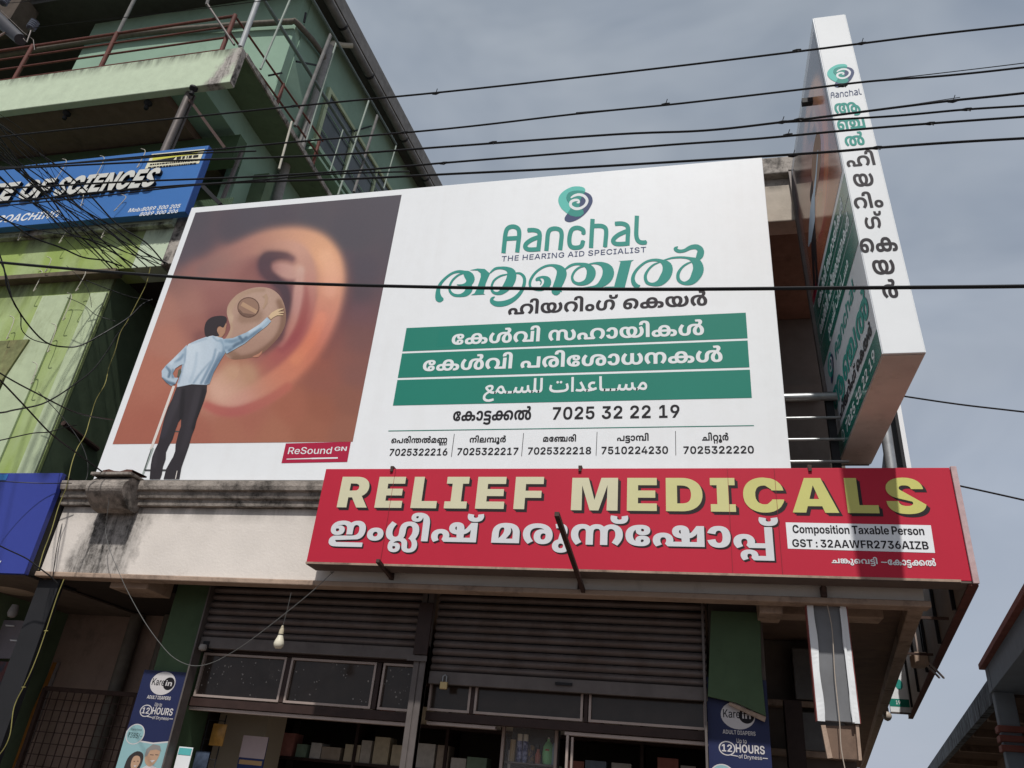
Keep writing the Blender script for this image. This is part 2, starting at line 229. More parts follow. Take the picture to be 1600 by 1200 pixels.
# ------------------------------------------------------------------ lettering: glyph outlines in units of 1/1000 em, filled by the non-zero rule
GLYPH_DATA = r"""
m59|1339|274 367 53 -4 47 -9 39 -17 32 -21 26 -24 20 -28 19 -45 6 -47 -1 -27 -23 -73 -4 44 272 0 33 -116 -411 0 -57 64 22 41 8 26 2 31 -5 34 -14 29 -26 20 -36 7 -26 -3 -21 -9 -16 -14 -12 -18 -7 -22 -2 -25 3 -34 10 -30 30 -53 -128 -56 -23 26 -19 28 -16 29 -12 31 -7 33 -2 35 4 38 10 35 17 31 24 28 29 22 34 19 39 13 43 8;960 577 59 -3 54 -8 47 -14 41 -19 35 -22 30 -27 24 -29 20 -32 14 -34 11 -35 6 -36 2 -36 -2 -42 -6 -39 -11 -36 -14 -33 -17 -32 -21 -30 -81 -82 -116 78 51 64 20 33 14 36 9 38 3 43 -5 51 -16 44 -16 25 -20 21 -23 17 -42 16 -49 6 -49 -6 -43 -16 -24 -16 -20 -21 -17 -24 -17 -44 -5 -52 2 -41 8 -36 13 -34 18 -32 47 -62 -53 -76 -55 0 -118 152 -17 40 -10 43 -3 50 2 34 6 34 10 35 15 33 20 32 24 29 30 27 35 23 41 19 46 15 53 8
m65|285|-21 852 44 -2 39 -7 34 -12 30 -16 33 -25 25 -31 19 -38 12 -45 6 -36 4 -640 -166 0 -10 675 -7 20 -9 15 -10 11 -28 14 -34 0 -14 -5 -13 -9 -10 -12 -7 -16 3 -53 -162 -19 -8 55 3 37 10 32 16 29 22 23 27 20 32 15 36 11 40 7
m49|1167|746 -12 -54 2 -49 7 -64 18 -106 56 -32 26 -28 28 -24 31 -19 32 -15 35 -10 36 -7 37 -2 39 2 37 7 34 10 30 14 26 38 48 29 26 35 19 38 13 40 7 41 2 74 -7 62 -20 50 -34 37 -48 23 -60 7 -75 -5 -60 -16 -55 -25 -49 -34 -43 -40 -38 -116 -68 -108 -27 -38 -4 -40 -1 -61 3 -56 8 -51 14 -46 19 -41 23 -35 28 -29 33 -25 36 -19 40 -13 44 -9 47 -2 50 3 46 10 42 16 38 23 34 29 29 36 24 42 17 49 11 54 3 45 -3 41 -8 39 -14 35 -21 31 -29 26 -36 -127 -63 -20 27 -21 18 -23 10 -26 4 -28 -4 -24 -12 -19 -19 -14 -25 -8 -31 -3 -38 3 -43 9 -40 15 -37 21 -33 26 -27 31 -23 37 -17 41 -10 70 -3 103 20 31 20 29 27 25 34 19 40 12 45 5 49 -4 42 -9 32 -14 24 -18 16 -20 10 -22 3 -24 -4 -21 -9 -18 -17 -14 -25 -8 -32 -3 -41 4 -47 11 -44 18 -40 23 -35 30 -28 33 -22 165 -16 38 9 34 14 30 19 25 25 20 30 15 35 9 40 3 44 -3 44 -9 46 -11 31 -16 32 -21 32 128 73 32 -42 25 -42 20 -43 13 -43 8 -45 3 -45 -2 -40 -6 -40 -11 -40 -15 -37 -21 -35 -26 -33 -33 -29 -39 -25 -46 -21 -53 -16 -62 -9
m51|760|380 577 60 -3 53 -8 47 -14 41 -19 36 -22 29 -27 25 -29 19 -32 15 -34 10 -35 9 -72 -3 -42 -6 -40 -11 -36 -14 -34 -18 -31 -21 -30 -79 -81 -117 78 52 64 19 33 15 36 9 38 3 43 -5 51 -16 44 -16 25 -20 21 -24 17 -42 16 -49 6 -48 -6 -43 -16 -24 -16 -21 -21 -16 -24 -17 -44 -5 -52 2 -41 9 -38 14 -36 72 -100 -118 -78 -77 81 -21 30 -18 31 -15 34 -10 37 -7 39 -2 42 2 35 6 35 11 35 15 33 20 32 24 30 30 27 36 23 41 19 47 15 53 8
m6|516|258 -12 -46 3 -41 8 -37 14 -32 18 -26 23 -21 27 -15 31 -9 34 -3 36 3 37 10 34 16 31 21 27 27 23 32 18 36 14 40 8 44 3 45 -3 41 -8 37 -13 31 -19 27 -22 22 -27 16 -31 9 -34 3 -38 -3 -37 -9 -35 -16 -30 -21 -27 -27 -23 -31 -18 -37 -13 -41 -8;257 264 -30 -5 -25 -15 -17 -26 -5 -37 5 -34 17 -26 25 -16 31 -5 31 5 25 15 17 26 6 36 -6 36 -17 26 -26 15
m25|998|681 577 55 -4 50 -11 45 -19 39 -26 32 -33 26 -38 19 -44 11 -49 4 -53 -2 -41 -5 -39 -9 -37 -12 -34 -16 -34 -19 -32 -77 -95 -120 78 71 115 12 36 7 38 2 39 -4 54 -12 43 -18 31 -23 22 -27 12 -31 4 -22 -2 -19 -6 -16 -9 -13 -13 -13 -23 -8 -29 -7 -158 -5 -43 -9 -38 -13 -34 -17 -30 -22 -25 -24 -19 -26 -15 -31 -12 -34 -9 -39 -5 -43 -2 -55 4 -51 11 -44 20 -39 26 -33 32 -26 39 -19 44 -11 49 -4 53 2 42 5 39 9 37 13 35 16 33 19 32 48 63 29 31 119 -79 -21 -26 -50 -87 -12 -37 -7 -38 -2 -39 4 -55 11 -43 18 -31 23 -22 27 -12 30 -4 24 2 19 6 16 9 13 13 13 23 7 28 4 36 3 127 6 42 10 38 14 33 19 29 24 25 22 18 26 15 28 12 33 9 38 5
m77|0|-124 597 -49 3 -41 7 -36 11 -29 16 -23 20 -18 23 -17 41 -6 47 14 70 143 -25 -6 -39 3 -22 6 -17 11 -12 14 -8 17 -5 38 0 17 4 15 8 11 13 7 17 3 22 -5 39 138 25 12 -50 -5 -67 -17 -41 -18 -23 -23 -20 -29 -16 -36 -11 -42 -7
m3|309|
m71|812|273 -12 -42 3 -40 9 -37 14 -34 21 -28 28 -24 34 -18 41 -11 49 -4 57 3 47 9 45 15 42 20 39 26 35 31 32 36 27 42 23 46 19 51 13 55 9 60 2 59 -2 53 -8 47 -14 41 -18 36 -22 30 -25 25 -29 20 -32 16 -34 11 -36 6 -37 3 -38 -3 -43 -6 -39 -11 -37 -14 -34 -18 -31 -21 -30 -79 -80 -116 78 52 64 20 33 14 35 9 39 3 43 -5 51 -16 44 -16 25 -21 21 -26 17 -31 12 -36 8 -41 2 -44 -3 -40 -10 -36 -15 -32 -22 -26 -25 -22 -31 -16 -34 -9 -38 -3 -41 3 -49 8 -38 13 -26 16 -18 20 -10 21 -3 18 2 14 6 12 10 8 14 5 18 2 22 -4 32 -12 23 -21 15 -28 5 -35 -5 -32 -15 -21 -16 -46 -46 -17 109 80 56 33 14 37 9 41 3 39 -3 34 -7 29 -13 25 -16 21 -21 16 -24 16 -43 5 -50 -3 -37 -8 -33 -13 -30 -19 -26 -24 -22 -29 -17 -34 -13 -39 -7
m23|1178|240 -12 -63 5 -52 16 -42 25 -30 35 -19 44 -6 51 6 47 17 40 27 32 33 25 29 15 33 12 37 8 44 6 574 4 148 -10 36 -8 33 -12 31 -16 30 -25 24 -31 15 -39 5 -48 -7 -54 -19 -43 -33 -35 -43 -24 -50 -15 -58 -5 -93 11 27 111 78 -2 20 11 13 20 4 25 -2 19 -6 15 -23 21 -21 10 -26 5 -656 -1 -23 -6 -19 -10 -11 -9 -9 -12 -6 -14 -2 -16 2 -20 7 -16 11 -12 15 -9 20 -5 52 1 27 7 29 14 30 20 67 -101 -33 -19 -32 -15 -31 -11 -33 -7 -36 -4;592 577 64 -4 54 -12 46 -21 38 -28 30 -35 23 -40 15 -47 10 -50 3 -55 -4 -61 -10 -54 -18 -47 -25 -41 -32 -33 -38 -27 -45 -19 -52 -11 -58 -4 -46 2 -42 7 -39 12 -34 17 -30 21 -26 25 -20 28 -17 31 -13 35 -10 37 -6 40 -2 42 8 85 25 71 40 59 56 43 71 26;592 462 -38 -6 -31 -15 -23 -26 -16 -35 -10 -44 -4 -54 4 -51 10 -44 16 -36 24 -26 30 -16 38 -5 37 5 30 15 24 26 16 36 11 44 3 54 -3 53 -10 44 -17 35 -23 25 -30 15
m118|839|559 -12 -50 3 -45 10 -38 15 -33 22 -27 27 -21 33 -15 38 -9 42 -3 48 4 46 11 45 29 58 21 29 56 60 36 31 24 32 56 54 15 26 5 30 -4 21 -11 15 -18 10 -28 3 -65 -8 -28 104 29 8 159 9 35 -7 29 -12 31 -24 20 -29 11 -32 3 -33 -3 -35 -10 -34 -16 -31 -23 -30 -149 -151 -23 -38 -17 -40 -11 -41 -3 -41 1 -32 6 -28 9 -24 15 -18 20 -12 27 -3 33 7 24 21 14 37 5 55 -1 30 -5 31 -8 30 -12 30 -14 27 -18 25 -22 22 -26 17 -24 12 -26 9 -30 5 -37 2 -42 -2 -38 -8 -33 -12 -29 -16 -24 -21 -18 -25 -14 -29 -8 -33 -3 -37 3 -41 9 -38 14 -36 72 -100 -117 -78 -77 80 -21 30 -18 31 -15 34 -10 37 -7 40 -2 42 2 38 7 36 11 36 16 34 22 31 27 29 32 26 38 22 44 19 50 13 57 8 64 3 49 -2 46 -5 43 -10 107 -48 35 -25 30 -29 26 -32 22 -35 18 -37 13 -39 7 -41 3 -42 -7 -71 -20 -60 -33 -49 -47 -35 -62 -22
m72|670|402 -12 -51 2 -49 6 -46 9 -43 13 -39 18 -35 22 -31 26 -26 31 -21 36 -16 40 -9 45 -3 50 3 48 10 44 16 39 21 34 27 30 31 26 36 22 39 17 43 14 47 10 48 5 51 2 53 -2 45 -7 38 -11 30 -16 24 -18 18 -21 17 -35 5 -39 -5 -43 -16 -34 -26 -27 -36 -19 -43 -12 -51 -4 -41 2 -35 7 -29 10 -32 22 -21 27 -11 32 -4 34 6 39 14 31 142 17 -16 -14 -12 -18 -8 -21 -3 -22 2 -21 8 -15 14 -10 20 -3 20 2 14 9 8 12 2 16 -4 22 -14 15 -22 9 -122 -3 -31 -9 -27 -14 -24 -18 -19 -22 -16 -26 -15 -44 -5 -50 4 -51 14 -45 14 -26 19 -22 22 -18 27 -15 32 -9 113 -6 17 5 13 8 10 10 6 11 2 14 -3 16 -7 13 -12 8 -19 3 -20 -3 -15 -10 -9 -16 -3 -21 2 -21 7 -19 11 -18 17 -15 -143 20 -17 65 4 36 12 31 22 28 32 21 29 10 34 6 42 2 50 -3 43 -12 34 -19 26 -28 16 -36 6 -44 -6 -38 -18 -35 -18 -20 -24 -18 -31 -16 -36 -11 -44 -7
m120|1183|952 799 36 -7 28 -12 32 -24 19 -29 11 -32 3 -33 -3 -35 -10 -34 -17 -31 -23 -30 -28 -30 -35 -32 -20 -22 -46 -43 -19 -24 -23 -38 -17 -40 -11 -41 -3 -41 2 -32 5 -28 9 -24 15 -18 21 -12 26 -3 33 7 24 21 15 37 4 55 -1 30 -12 61 -11 29 -14 27 -18 25 -22 22 -26 19 -24 12 -58 14 -37 2 -38 -3 -34 -7 -29 -12 -24 -17 -26 -30 -16 -37 -8 -44 -5 -101 -5 -41 -9 -36 -13 -33 -17 -29 -22 -25 -23 -19 -26 -15 -30 -12 -33 -9 -39 -5 -44 -2 -55 4 -49 11 -45 20 -38 26 -33 32 -26 39 -19 44 -11 49 -4 53 2 42 5 39 9 37 13 35 16 33 19 32 48 63 29 31 119 -79 -54 -77 -17 -36 -12 -37 -7 -38 -2 -39 4 -55 11 -43 18 -31 23 -22 26 -12 29 -4 24 2 19 6 15 9 13 13 13 22 7 28 6 137 8 50 13 42 18 36 23 31 28 28 32 21 36 18 39 13 44 9 50 5 57 2 46 -2 42 -5 78 -22 31 -13 38 -22 34 -25 30 -28 27 -32 21 -35 18 -37 13 -40 7 -41 3 -42 -7 -72 -20 -60 -33 -49 -47 -35 -62 -22 -76 -7 -51 3 -45 10 -38 15 -33 22 -27 27 -21 33 -15 38 -9 42 -3 48 4 46 12 45 12 29 37 58 26 30 66 61 24 32 55 54 16 26 5 30 -4 21 -11 15 -18 10 -28 3 -65 -8 -28 104 30 8
m55|1077|380 577 59 -3 53 -8 46 -14 41 -18 35 -22 29 -27 25 -29 19 -31 15 -33 11 -35 6 -35 2 -35 -4 -56 -12 -47 -12 -28 -15 -27 -84 -101 37 88 221 0 0 449 165 0 0 -565 -499 0 -54 76 46 58 18 31 14 34 8 38 3 43 -5 51 -16 44 -16 25 -20 21 -24 17 -42 16 -49 6 -48 -5 -43 -17 -24 -16 -21 -21 -16 -24 -17 -44 -5 -52 2 -42 9 -38 14 -35 72 -100 -118 -78 -77 81 -21 30 -18 31 -15 34 -10 37 -7 39 -2 42 2 35 6 35 11 35 15 33 20 32 24 30 30 27 36 23 41 19 47 15 53 8
m58|1362|699 577 54 -4 47 -11 28 -12 26 -15 23 -19 23 -24 18 -28 13 -32 9 -36 6 -43 3 -131 4 -36 7 -28 14 -23 12 -13 16 -9 20 -6 24 -2 29 4 27 12 23 22 18 31 11 43 4 55 -2 39 -7 38 -12 37 -17 36 -54 77 119 79 77 -94 19 -32 16 -33 13 -35 9 -37 5 -39 2 -42 -4 -53 -11 -49 -19 -44 -26 -39 -33 -32 -38 -26 -45 -20 -50 -11 -56 -4 -43 2 -39 5 -34 9 -30 12 -27 15 -23 19 -22 25 -17 30 -14 33 -9 39 -5 43 -3 122 -4 38 -8 28 -13 22 -12 13 -16 9 -19 6 -23 2 -40 -6 -16 -9 -13 -11 -13 -20 -8 -25 -5 -33 -1 -356 -166 0 -4 389 -8 23 -12 19 -13 13 -16 9 -18 6 -19 2 -33 -5 -30 -13 -26 -23 -21 -32 -13 -43 -4 -53 2 -38 7 -37 12 -36 71 -115 -120 -78 -96 127 -16 33 -12 35 -9 36 -5 39 -2 41 4 51 11 48 18 44 25 38 31 34 38 27 45 20 49 12 56 4 42 -2 37 -6 33 -10 30 -15 29 -19 29 -24 -13 -3 26 24 28 19 30 16 33 11 38 7
m64|593|554 246 -12 -74 -10 -34 -15 -32 -18 -29 -23 -26 -28 -21 -33 -18 -39 -13 -45 -8 -51 -3 -44 2 -39 6 -34 10 -30 13 -25 15 -22 18 -25 30 -19 34 -14 34 -10 34 169 29 18 -53 12 -23 16 -18 22 -12 28 -4 33 6 26 16 19 27 13 36 8 44 3 50 -3 51 -8 44 -13 36 -19 27 -25 17 -31 5 -27 -4 -21 -11 -17 -18 -13 -23 -18 -53 -170 29 30 70 22 33 28 30 47 33 63 22 38 5 43 2 48 -2 43 -8 37 -14 31 -18 27 -21 23 -26 18 -29 14 -31 10 -34 12 -72
m44|993|274 367 53 -4 47 -9 39 -17 32 -21 26 -24 20 -28 19 -45 6 -47 -1 -27 -23 -73 -4 44 280 0 0 449 166 0 0 -565 -552 0 -57 64 22 41 8 26 2 31 -5 34 -14 29 -26 20 -36 7 -26 -3 -21 -9 -16 -14 -12 -18 -7 -22 -2 -25 3 -34 10 -30 30 -53 -128 -56 -23 26 -19 28 -16 29 -12 31 -7 33 -2 35 4 38 10 35 17 31 24 28 29 22 34 19 39 13 43 8
m50|838|405 577 65 -3 59 -9 53 -15 47 -20 41 -25 36 -29 30 -33 25 -36 18 -40 14 -42 8 -43 3 -46 -4 -52 -9 -46 -17 -39 -22 -34 -29 -28 -35 -21 -40 -16 -45 -9 -51 -3 -50 3 -44 10 -37 17 -31 22 -25 27 -18 31 -13 34 -8 36 -3 38 6 57 18 50 29 41 40 31 51 19 60 6 39 -3 36 -10 32 -17 29 -22 24 -26 20 -29 16 -32 10 -33 5 -34 -63 1 -8 24 -12 23 -16 20 -20 17 -24 10 -27 4 -38 -6 -26 -20 -16 -31 -5 -43 2 -29 7 -25 10 -19 15 -15 19 -8 22 -3 25 3 20 11 17 18 12 26 7 35 3 43 -18 123 -22 31 -20 19 -24 16 -29 13 -32 10 -37 6 -40 2 -46 -3 -39 -7 -35 -12 -29 -16 -24 -21 -18 -25 -18 -44 -6 -51 3 -41 9 -38 14 -36 72 -100 -117 -78 -77 81 -21 30 -18 31 -15 34 -10 37 -7 39 -2 42 2 37 7 36 11 35 16 34 21 32 27 29 32 26 38 23 44 18 50 14 57 8
m56|1173|754 577 60 -3 55 -8 50 -14 46 -20 40 -24 35 -28 30 -33 25 -36 19 -39 14 -43 8 -45 3 -48 -3 -52 -10 -46 -16 -39 -23 -34 -29 -28 -34 -21 -40 -16 -46 -9 -50 -3 -51 3 -44 10 -37 17 -31 22 -24 27 -19 31 -13 34 -8 36 -2 38 5 57 18 50 29 41 41 31 50 19 60 6 40 -3 35 -10 33 -17 28 -22 25 -26 20 -29 15 -32 11 -33 5 -34 -64 1 -8 24 -12 23 -16 20 -20 17 -24 10 -28 4 -37 -6 -26 -20 -15 -31 -5 -43 2 -29 6 -25 10 -19 15 -15 19 -8 22 -3 25 3 20 11 17 18 12 26 8 35 -13 166 -21 31 -31 27 -41 21 -32 10 -36 6 -40 2 -43 -3 -35 -6 -27 -11 -24 -15 -27 -31 -17 -39 -9 -47 -5 -100 -5 -39 -9 -35 -13 -32 -17 -28 -21 -25 -24 -18 -26 -15 -31 -12 -34 -9 -38 -5 -42 -2 -55 4 -49 11 -45 20 -38 26 -32 32 -25 39 -19 44 -11 49 -4 53 2 42 5 39 9 37 13 35 16 33 19 32 48 63 29 31 119 -79 -21 -26 -50 -87 -12 -37 -7 -38 -2 -39 4 -55 11 -43 17 -31 23 -21 27 -13 29 -4 22 2 19 6 15 9 13 13 11 20 7 24 4 31 4 111 8 50 14 42 19 35 22 31 27 25 34 24 36 19 39 14 43 9 48 5
m41|1017|695 -12 -42 2 -35 6 -32 10 -29 14 -55 42 14 2 -28 -24 -29 -19 -31 -15 -33 -10 -38 -6 -42 -2 -56 4 -50 12 -45 20 -38 28 -32 33 -25 39 -18 44 -11 47 -4 51 2 41 5 39 9 37 12 34 16 34 42 64 54 62 120 -78 -71 -114 -12 -36 -7 -37 -2 -39 5 -54 13 -43 21 -32 27 -22 31 -13 32 -4 23 2 19 6 26 20 12 19 8 23 5 66 0 324 165 0 1 -359 4 -30 7 -23 11 -20 12 -11 15 -9 19 -6 24 -2 31 4 30 12 27 22 21 32 15 42 5 52 -3 40 -7 38 -12 37 -17 37 -54 78 121 78 77 -94 19 -32 28 -67 14 -74 1 -41 -3 -51 -11 -48 -19 -44 -25 -39 -32 -34 -39 -28 -46 -20 -52 -13
m42|1017|321 577 42 -2 36 -6 32 -10 28 -14 28 -18 28 -23 -14 -2 28 23 29 19 30 15 34 10 37 6 43 2 56 -4 50 -12 45 -20 38 -27 31 -34 26 -38 18 -44 11 -48 3 -51 -1 -41 -6 -39 -9 -36 -12 -35 -35 -66 -77 -94 -120 78 54 78 17 37 12 36 7 37 3 38 -5 54 -14 43 -20 32 -27 22 -31 13 -33 5 -23 -2 -18 -6 -27 -21 -11 -19 -8 -23 -4 -29 -1 -361 -166 0 -4 389 -7 24 -12 19 -11 11 -15 9 -19 7 -24 2 -31 -5 -30 -12 -27 -22 -22 -31 -14 -42 -5 -53 2 -40 7 -38 12 -36 72 -116 -121 -78 -77 94 -19 32 -16 33 -12 34 -9 36 -5 39 -2 40 4 51 11 48 18 44 25 40 33 33 39 28 45 21 52 12
m184|630|303 577 64 -2 59 -7 55 -12 49 -15 79 -33 -66 -103 -107 40 -37 8 -41 5 -45 2 -38 -2 -29 -6 -22 -9 -16 -12 -8 -14 -3 -17 4 -21 12 -16 17 -9 22 -5 144 -5 45 -5 37 -8 30 -12 27 -15 23 -18 19 -22 13 -27 8 -30 3 -34 -3 -32 -10 -31 -17 -27 -23 -24 -30 -20 -37 -17 -42 -12 -49 -8 -55 -2 -300 0 0 116 347 4 20 6 22 17 7 43 -4 11 -16 17 -31 11 -179 8 -41 8 -35 11 -30 15 -25 20 -18 21 -13 26 -8 29 -3 35 3 33 10 31 17 28 23 25 31 21 37 18 44 13 52 8;264 -251 -249 67 64 106 111 -41 37 -8 40 -5 44 -1 41 2 32 6 24 9 16 13 10 16 3 19 -4 26 -14 20 -20 15 -25 12 88 92 39 -16 33 -21 28 -25 21 -29 14 -36 4 -41 -3 -34 -10 -32 -16 -28 -23 -25 -31 -22 -38 -17 -45 -13 -54 -8
m163|1712|592 577 64 -4 54 -12 46 -21 38 -28 30 -35 23 -40 15 -47 10 -50 3 -55 -4 -61 -10 -54 -18 -47 -25 -41 -32 -33 -38 -27 -45 -19 -52 -11 -58 -4 -46 2 -42 7 -39 12 -34 17 -30 21 -26 25 -20 28 -17 31 -13 35 -10 37 -6 40 -2 42 8 85 25 71 40 59 56 43 71 26;592 462 -38 -6 -31 -15 -23 -26 -16 -35 -10 -44 -4 -54 4 -51 10 -44 16 -36 24 -26 30 -16 38 -5 37 5 30 15 24 26 16 36 11 44 3 54 -3 53 -10 44 -17 35 -23 25 -30 15;240 -12 -63 5 -52 16 -42 25 -30 35 -19 44 -6 51 6 47 17 40 27 32 33 25 29 15 33 12 37 8 44 6 1009 -11 47 -22 32 -25 24 -32 15 -40 5 -47 -6 -55 -19 -45 -31 -37 -42 -26 -51 -16 -61 -5 -48 3 -43 9 -38 14 -33 20 -27 26 -22 31 -16 37 -9 42 -4 48 23 146 16 36 20 32 24 30 27 26 31 23 33 20 37 16 40 13 42 10 45 5 47 2 62 -3 55 -8 49 -14 42 -19 37 -22 30 -27 26 -29 20 -32 15 -34 10 -35 7 -36 2 -36 -3 -43 -6 -39 -11 -37 -14 -34 -18 -31 -21 -30 -79 -80 -117 78 28 32 24 32 20 33 14 35 9 39 3 43 -6 51 -16 44 -18 25 -22 21 -26 17 -30 12 -35 8 -38 2 -51 -4 -46 -13 -29 -14 -25 -17 -23 -20 -19 -24 -16 -28 -19 -163 9 -30 14 -22 17 -14 20 -8 21 -2 26 4 18 12 11 19 4 25 -1 17 -4 15 -18 23 -16 10 -19 6 -28 4 -885 -3 -23 -6 -19 -10 -11 -9 -9 -12 -6 -14 -2 -16 2 -20 7 -16 11 -12 15 -9 20 -5 52 1 27 7 29 14 30 20 67 -101 -33 -19 -32 -15 -31 -11 -33 -7 -36 -4
m119|1377|891 576 52 -4 88 -15 77 -24 39 -17 57 -34 48 -39 39 -46 28 -52 17 -57 6 -63 -7 -68 -19 -58 -34 -47 -47 -36 -62 -21 -77 -7 -50 3 -44 10 -39 15 -33 22 -27 27 -21 33 -15 38 -9 42 -3 48 4 46 12 45 12 29 17 29 46 59 66 61 24 32 56 54 15 26 5 30 -4 21 -11 15 -18 10 -28 3 -65 -8 -28 104 30 8 158 9 36 -7 28 -12 32 -24 20 -29 10 -32 4 -33 -4 -35 -10 -34 -16 -31 -23 -30 -64 -62 -20 -22 -46 -43 -19 -24 -23 -38 -17 -40 -11 -41 -3 -41 2 -32 5 -28 9 -24 15 -18 21 -12 26 -3 33 6 24 21 15 35 4 51 -3 42 -11 39 -18 38 -25 34 -29 29 -35 23 -82 25 -42 8 -46 5 -50 2 -86 -6 -42 -8 -86 -27 -33 -21 -30 -27 -26 -31 -20 -37 -11 -42 -4 -47 3 -37 8 -29 14 -21 16 -14 19 -9 21 -2 20 2 20 9 16 15 13 23 9 33 3 43 -4 48 -12 44 -28 52 -19 23 -44 36 -26 14 -108 19 -47 -3 -40 -7 -35 -13 -28 -18 -23 -22 -17 -25 -16 -45 -6 -51 3 -41 8 -38 14 -35 19 -34 54 -67 -116 -78 -77 80 -21 30 -18 31 -15 34 -10 37 -7 40 -2 42 2 35 6 35 11 35 15 33 20 32 25 30 31 27 38 23 43 19 51 15 57 8 66 3 40 -1 74 -9 67 -20 32 -14 83 -54 43 -38 36 -43 26 -50 16 -57 5 -63 -3 -51 -10 -45 -15 -38 -22 -33 -28 -27 -34 -20 -40 -14 -45 -9 -52 -3 -49 3 -44 9 -39 15 -34 21 -28 27 -22 31 -16 37 -10 42 -3 46 2 41 8 38 13 36 17 33 22 31 26 28 30 27 33 24 37 21 26 22 83 32 45 11 49 8 54 5
m206|1518|321 577 45 -2 39 -7 34 -12 31 -16 31 -22 31 -27 59 -266 0 -225 -166 0 -4 389 -7 24 -12 19 -11 11 -15 9 -19 7 -24 2 -31 -5 -30 -12 -27 -22 -22 -31 -14 -42 -5 -53 2 -40 7 -38 12 -36 72 -116 -121 -78 -77 94 -19 32 -16 33 -12 34 -9 36 -5 39 -2 40 4 51 11 48 18 44 25 40 33 33 39 28 45 21 52 12;827 575 51 -8 97 -33 29 -23 51 -32 44 -37 36 -44 26 -50 16 -57 6 -63 -3 -51 -10 -45 -15 -38 -22 -33 -28 -27 -34 -20 -39 -14 -45 -9 -51 -3 -50 3 -45 9 -40 16 -34 21 -28 27 -22 34 -16 38 -9 44 -3 50 2 40 8 38 12 35 18 33 22 32 25 28 30 27 33 24 71 44 32 14 107 27 41 4 43 1 62 -3 55 -8 48 -14 42 -19 36 -22 30 -27 24 -29 20 -32 14 -34 10 -35 6 -36 2 -36 -2 -43 -7 -40 -10 -36 -32 -66 -45 -57 -56 -52 -114 78 28 32 24 32 19 33 15 35 9 39 3 43 -3 36 -7 33 -12 29 -17 26 -21 21 -26 17 -31 13 -35 8 -95 0 -68 -15 -29 -14 -26 -17 -23 -21 -20 -23 -16 -26 -13 -27 -13 -43 -4 -45 2 -44 9 -34 13 -24 17 -15 19 -9 20 -2 21 2 20 9 16 15 13 23 9 33 3 43 -4 48 -13 44 -12 27 -15 25 -19 23 -44 36 -26 14 -160 16 -32 -7 -26 -12 -20 -13 -26 -28 -17 -38 -7 -31 -4 -39 -1 -274 -151 0 0 240 44 210 67 53 27 15 30 13 72 20 43 5
m48|832|405 577 59 -2 54 -6 48 -11 44 -14 38 -19 34 -22 30 -28 24 -32 19 -37 13 -43 10 -70 1 -293 -725 0 1 291 10 70 13 44 19 38 24 33 30 28 32 22 35 18 40 14 44 11 49 6;327 459 -25 -4 -21 -9 -19 -16 -15 -21 -13 -26 -8 -31 -6 -40 -1 -244 -46 1 134 137 25 35 21 37 16 36 9 38 3 38 -1 18 -10 31 -10 10 -14 7;544 367 -4 -47 -14 -44 -13 -29 -109 -141 -22 4 232 5 0 133 -3 59 -8 47 -15 39 -21 30 -28 25 -37 20 2 7 16 -20 12 -24 9 -29
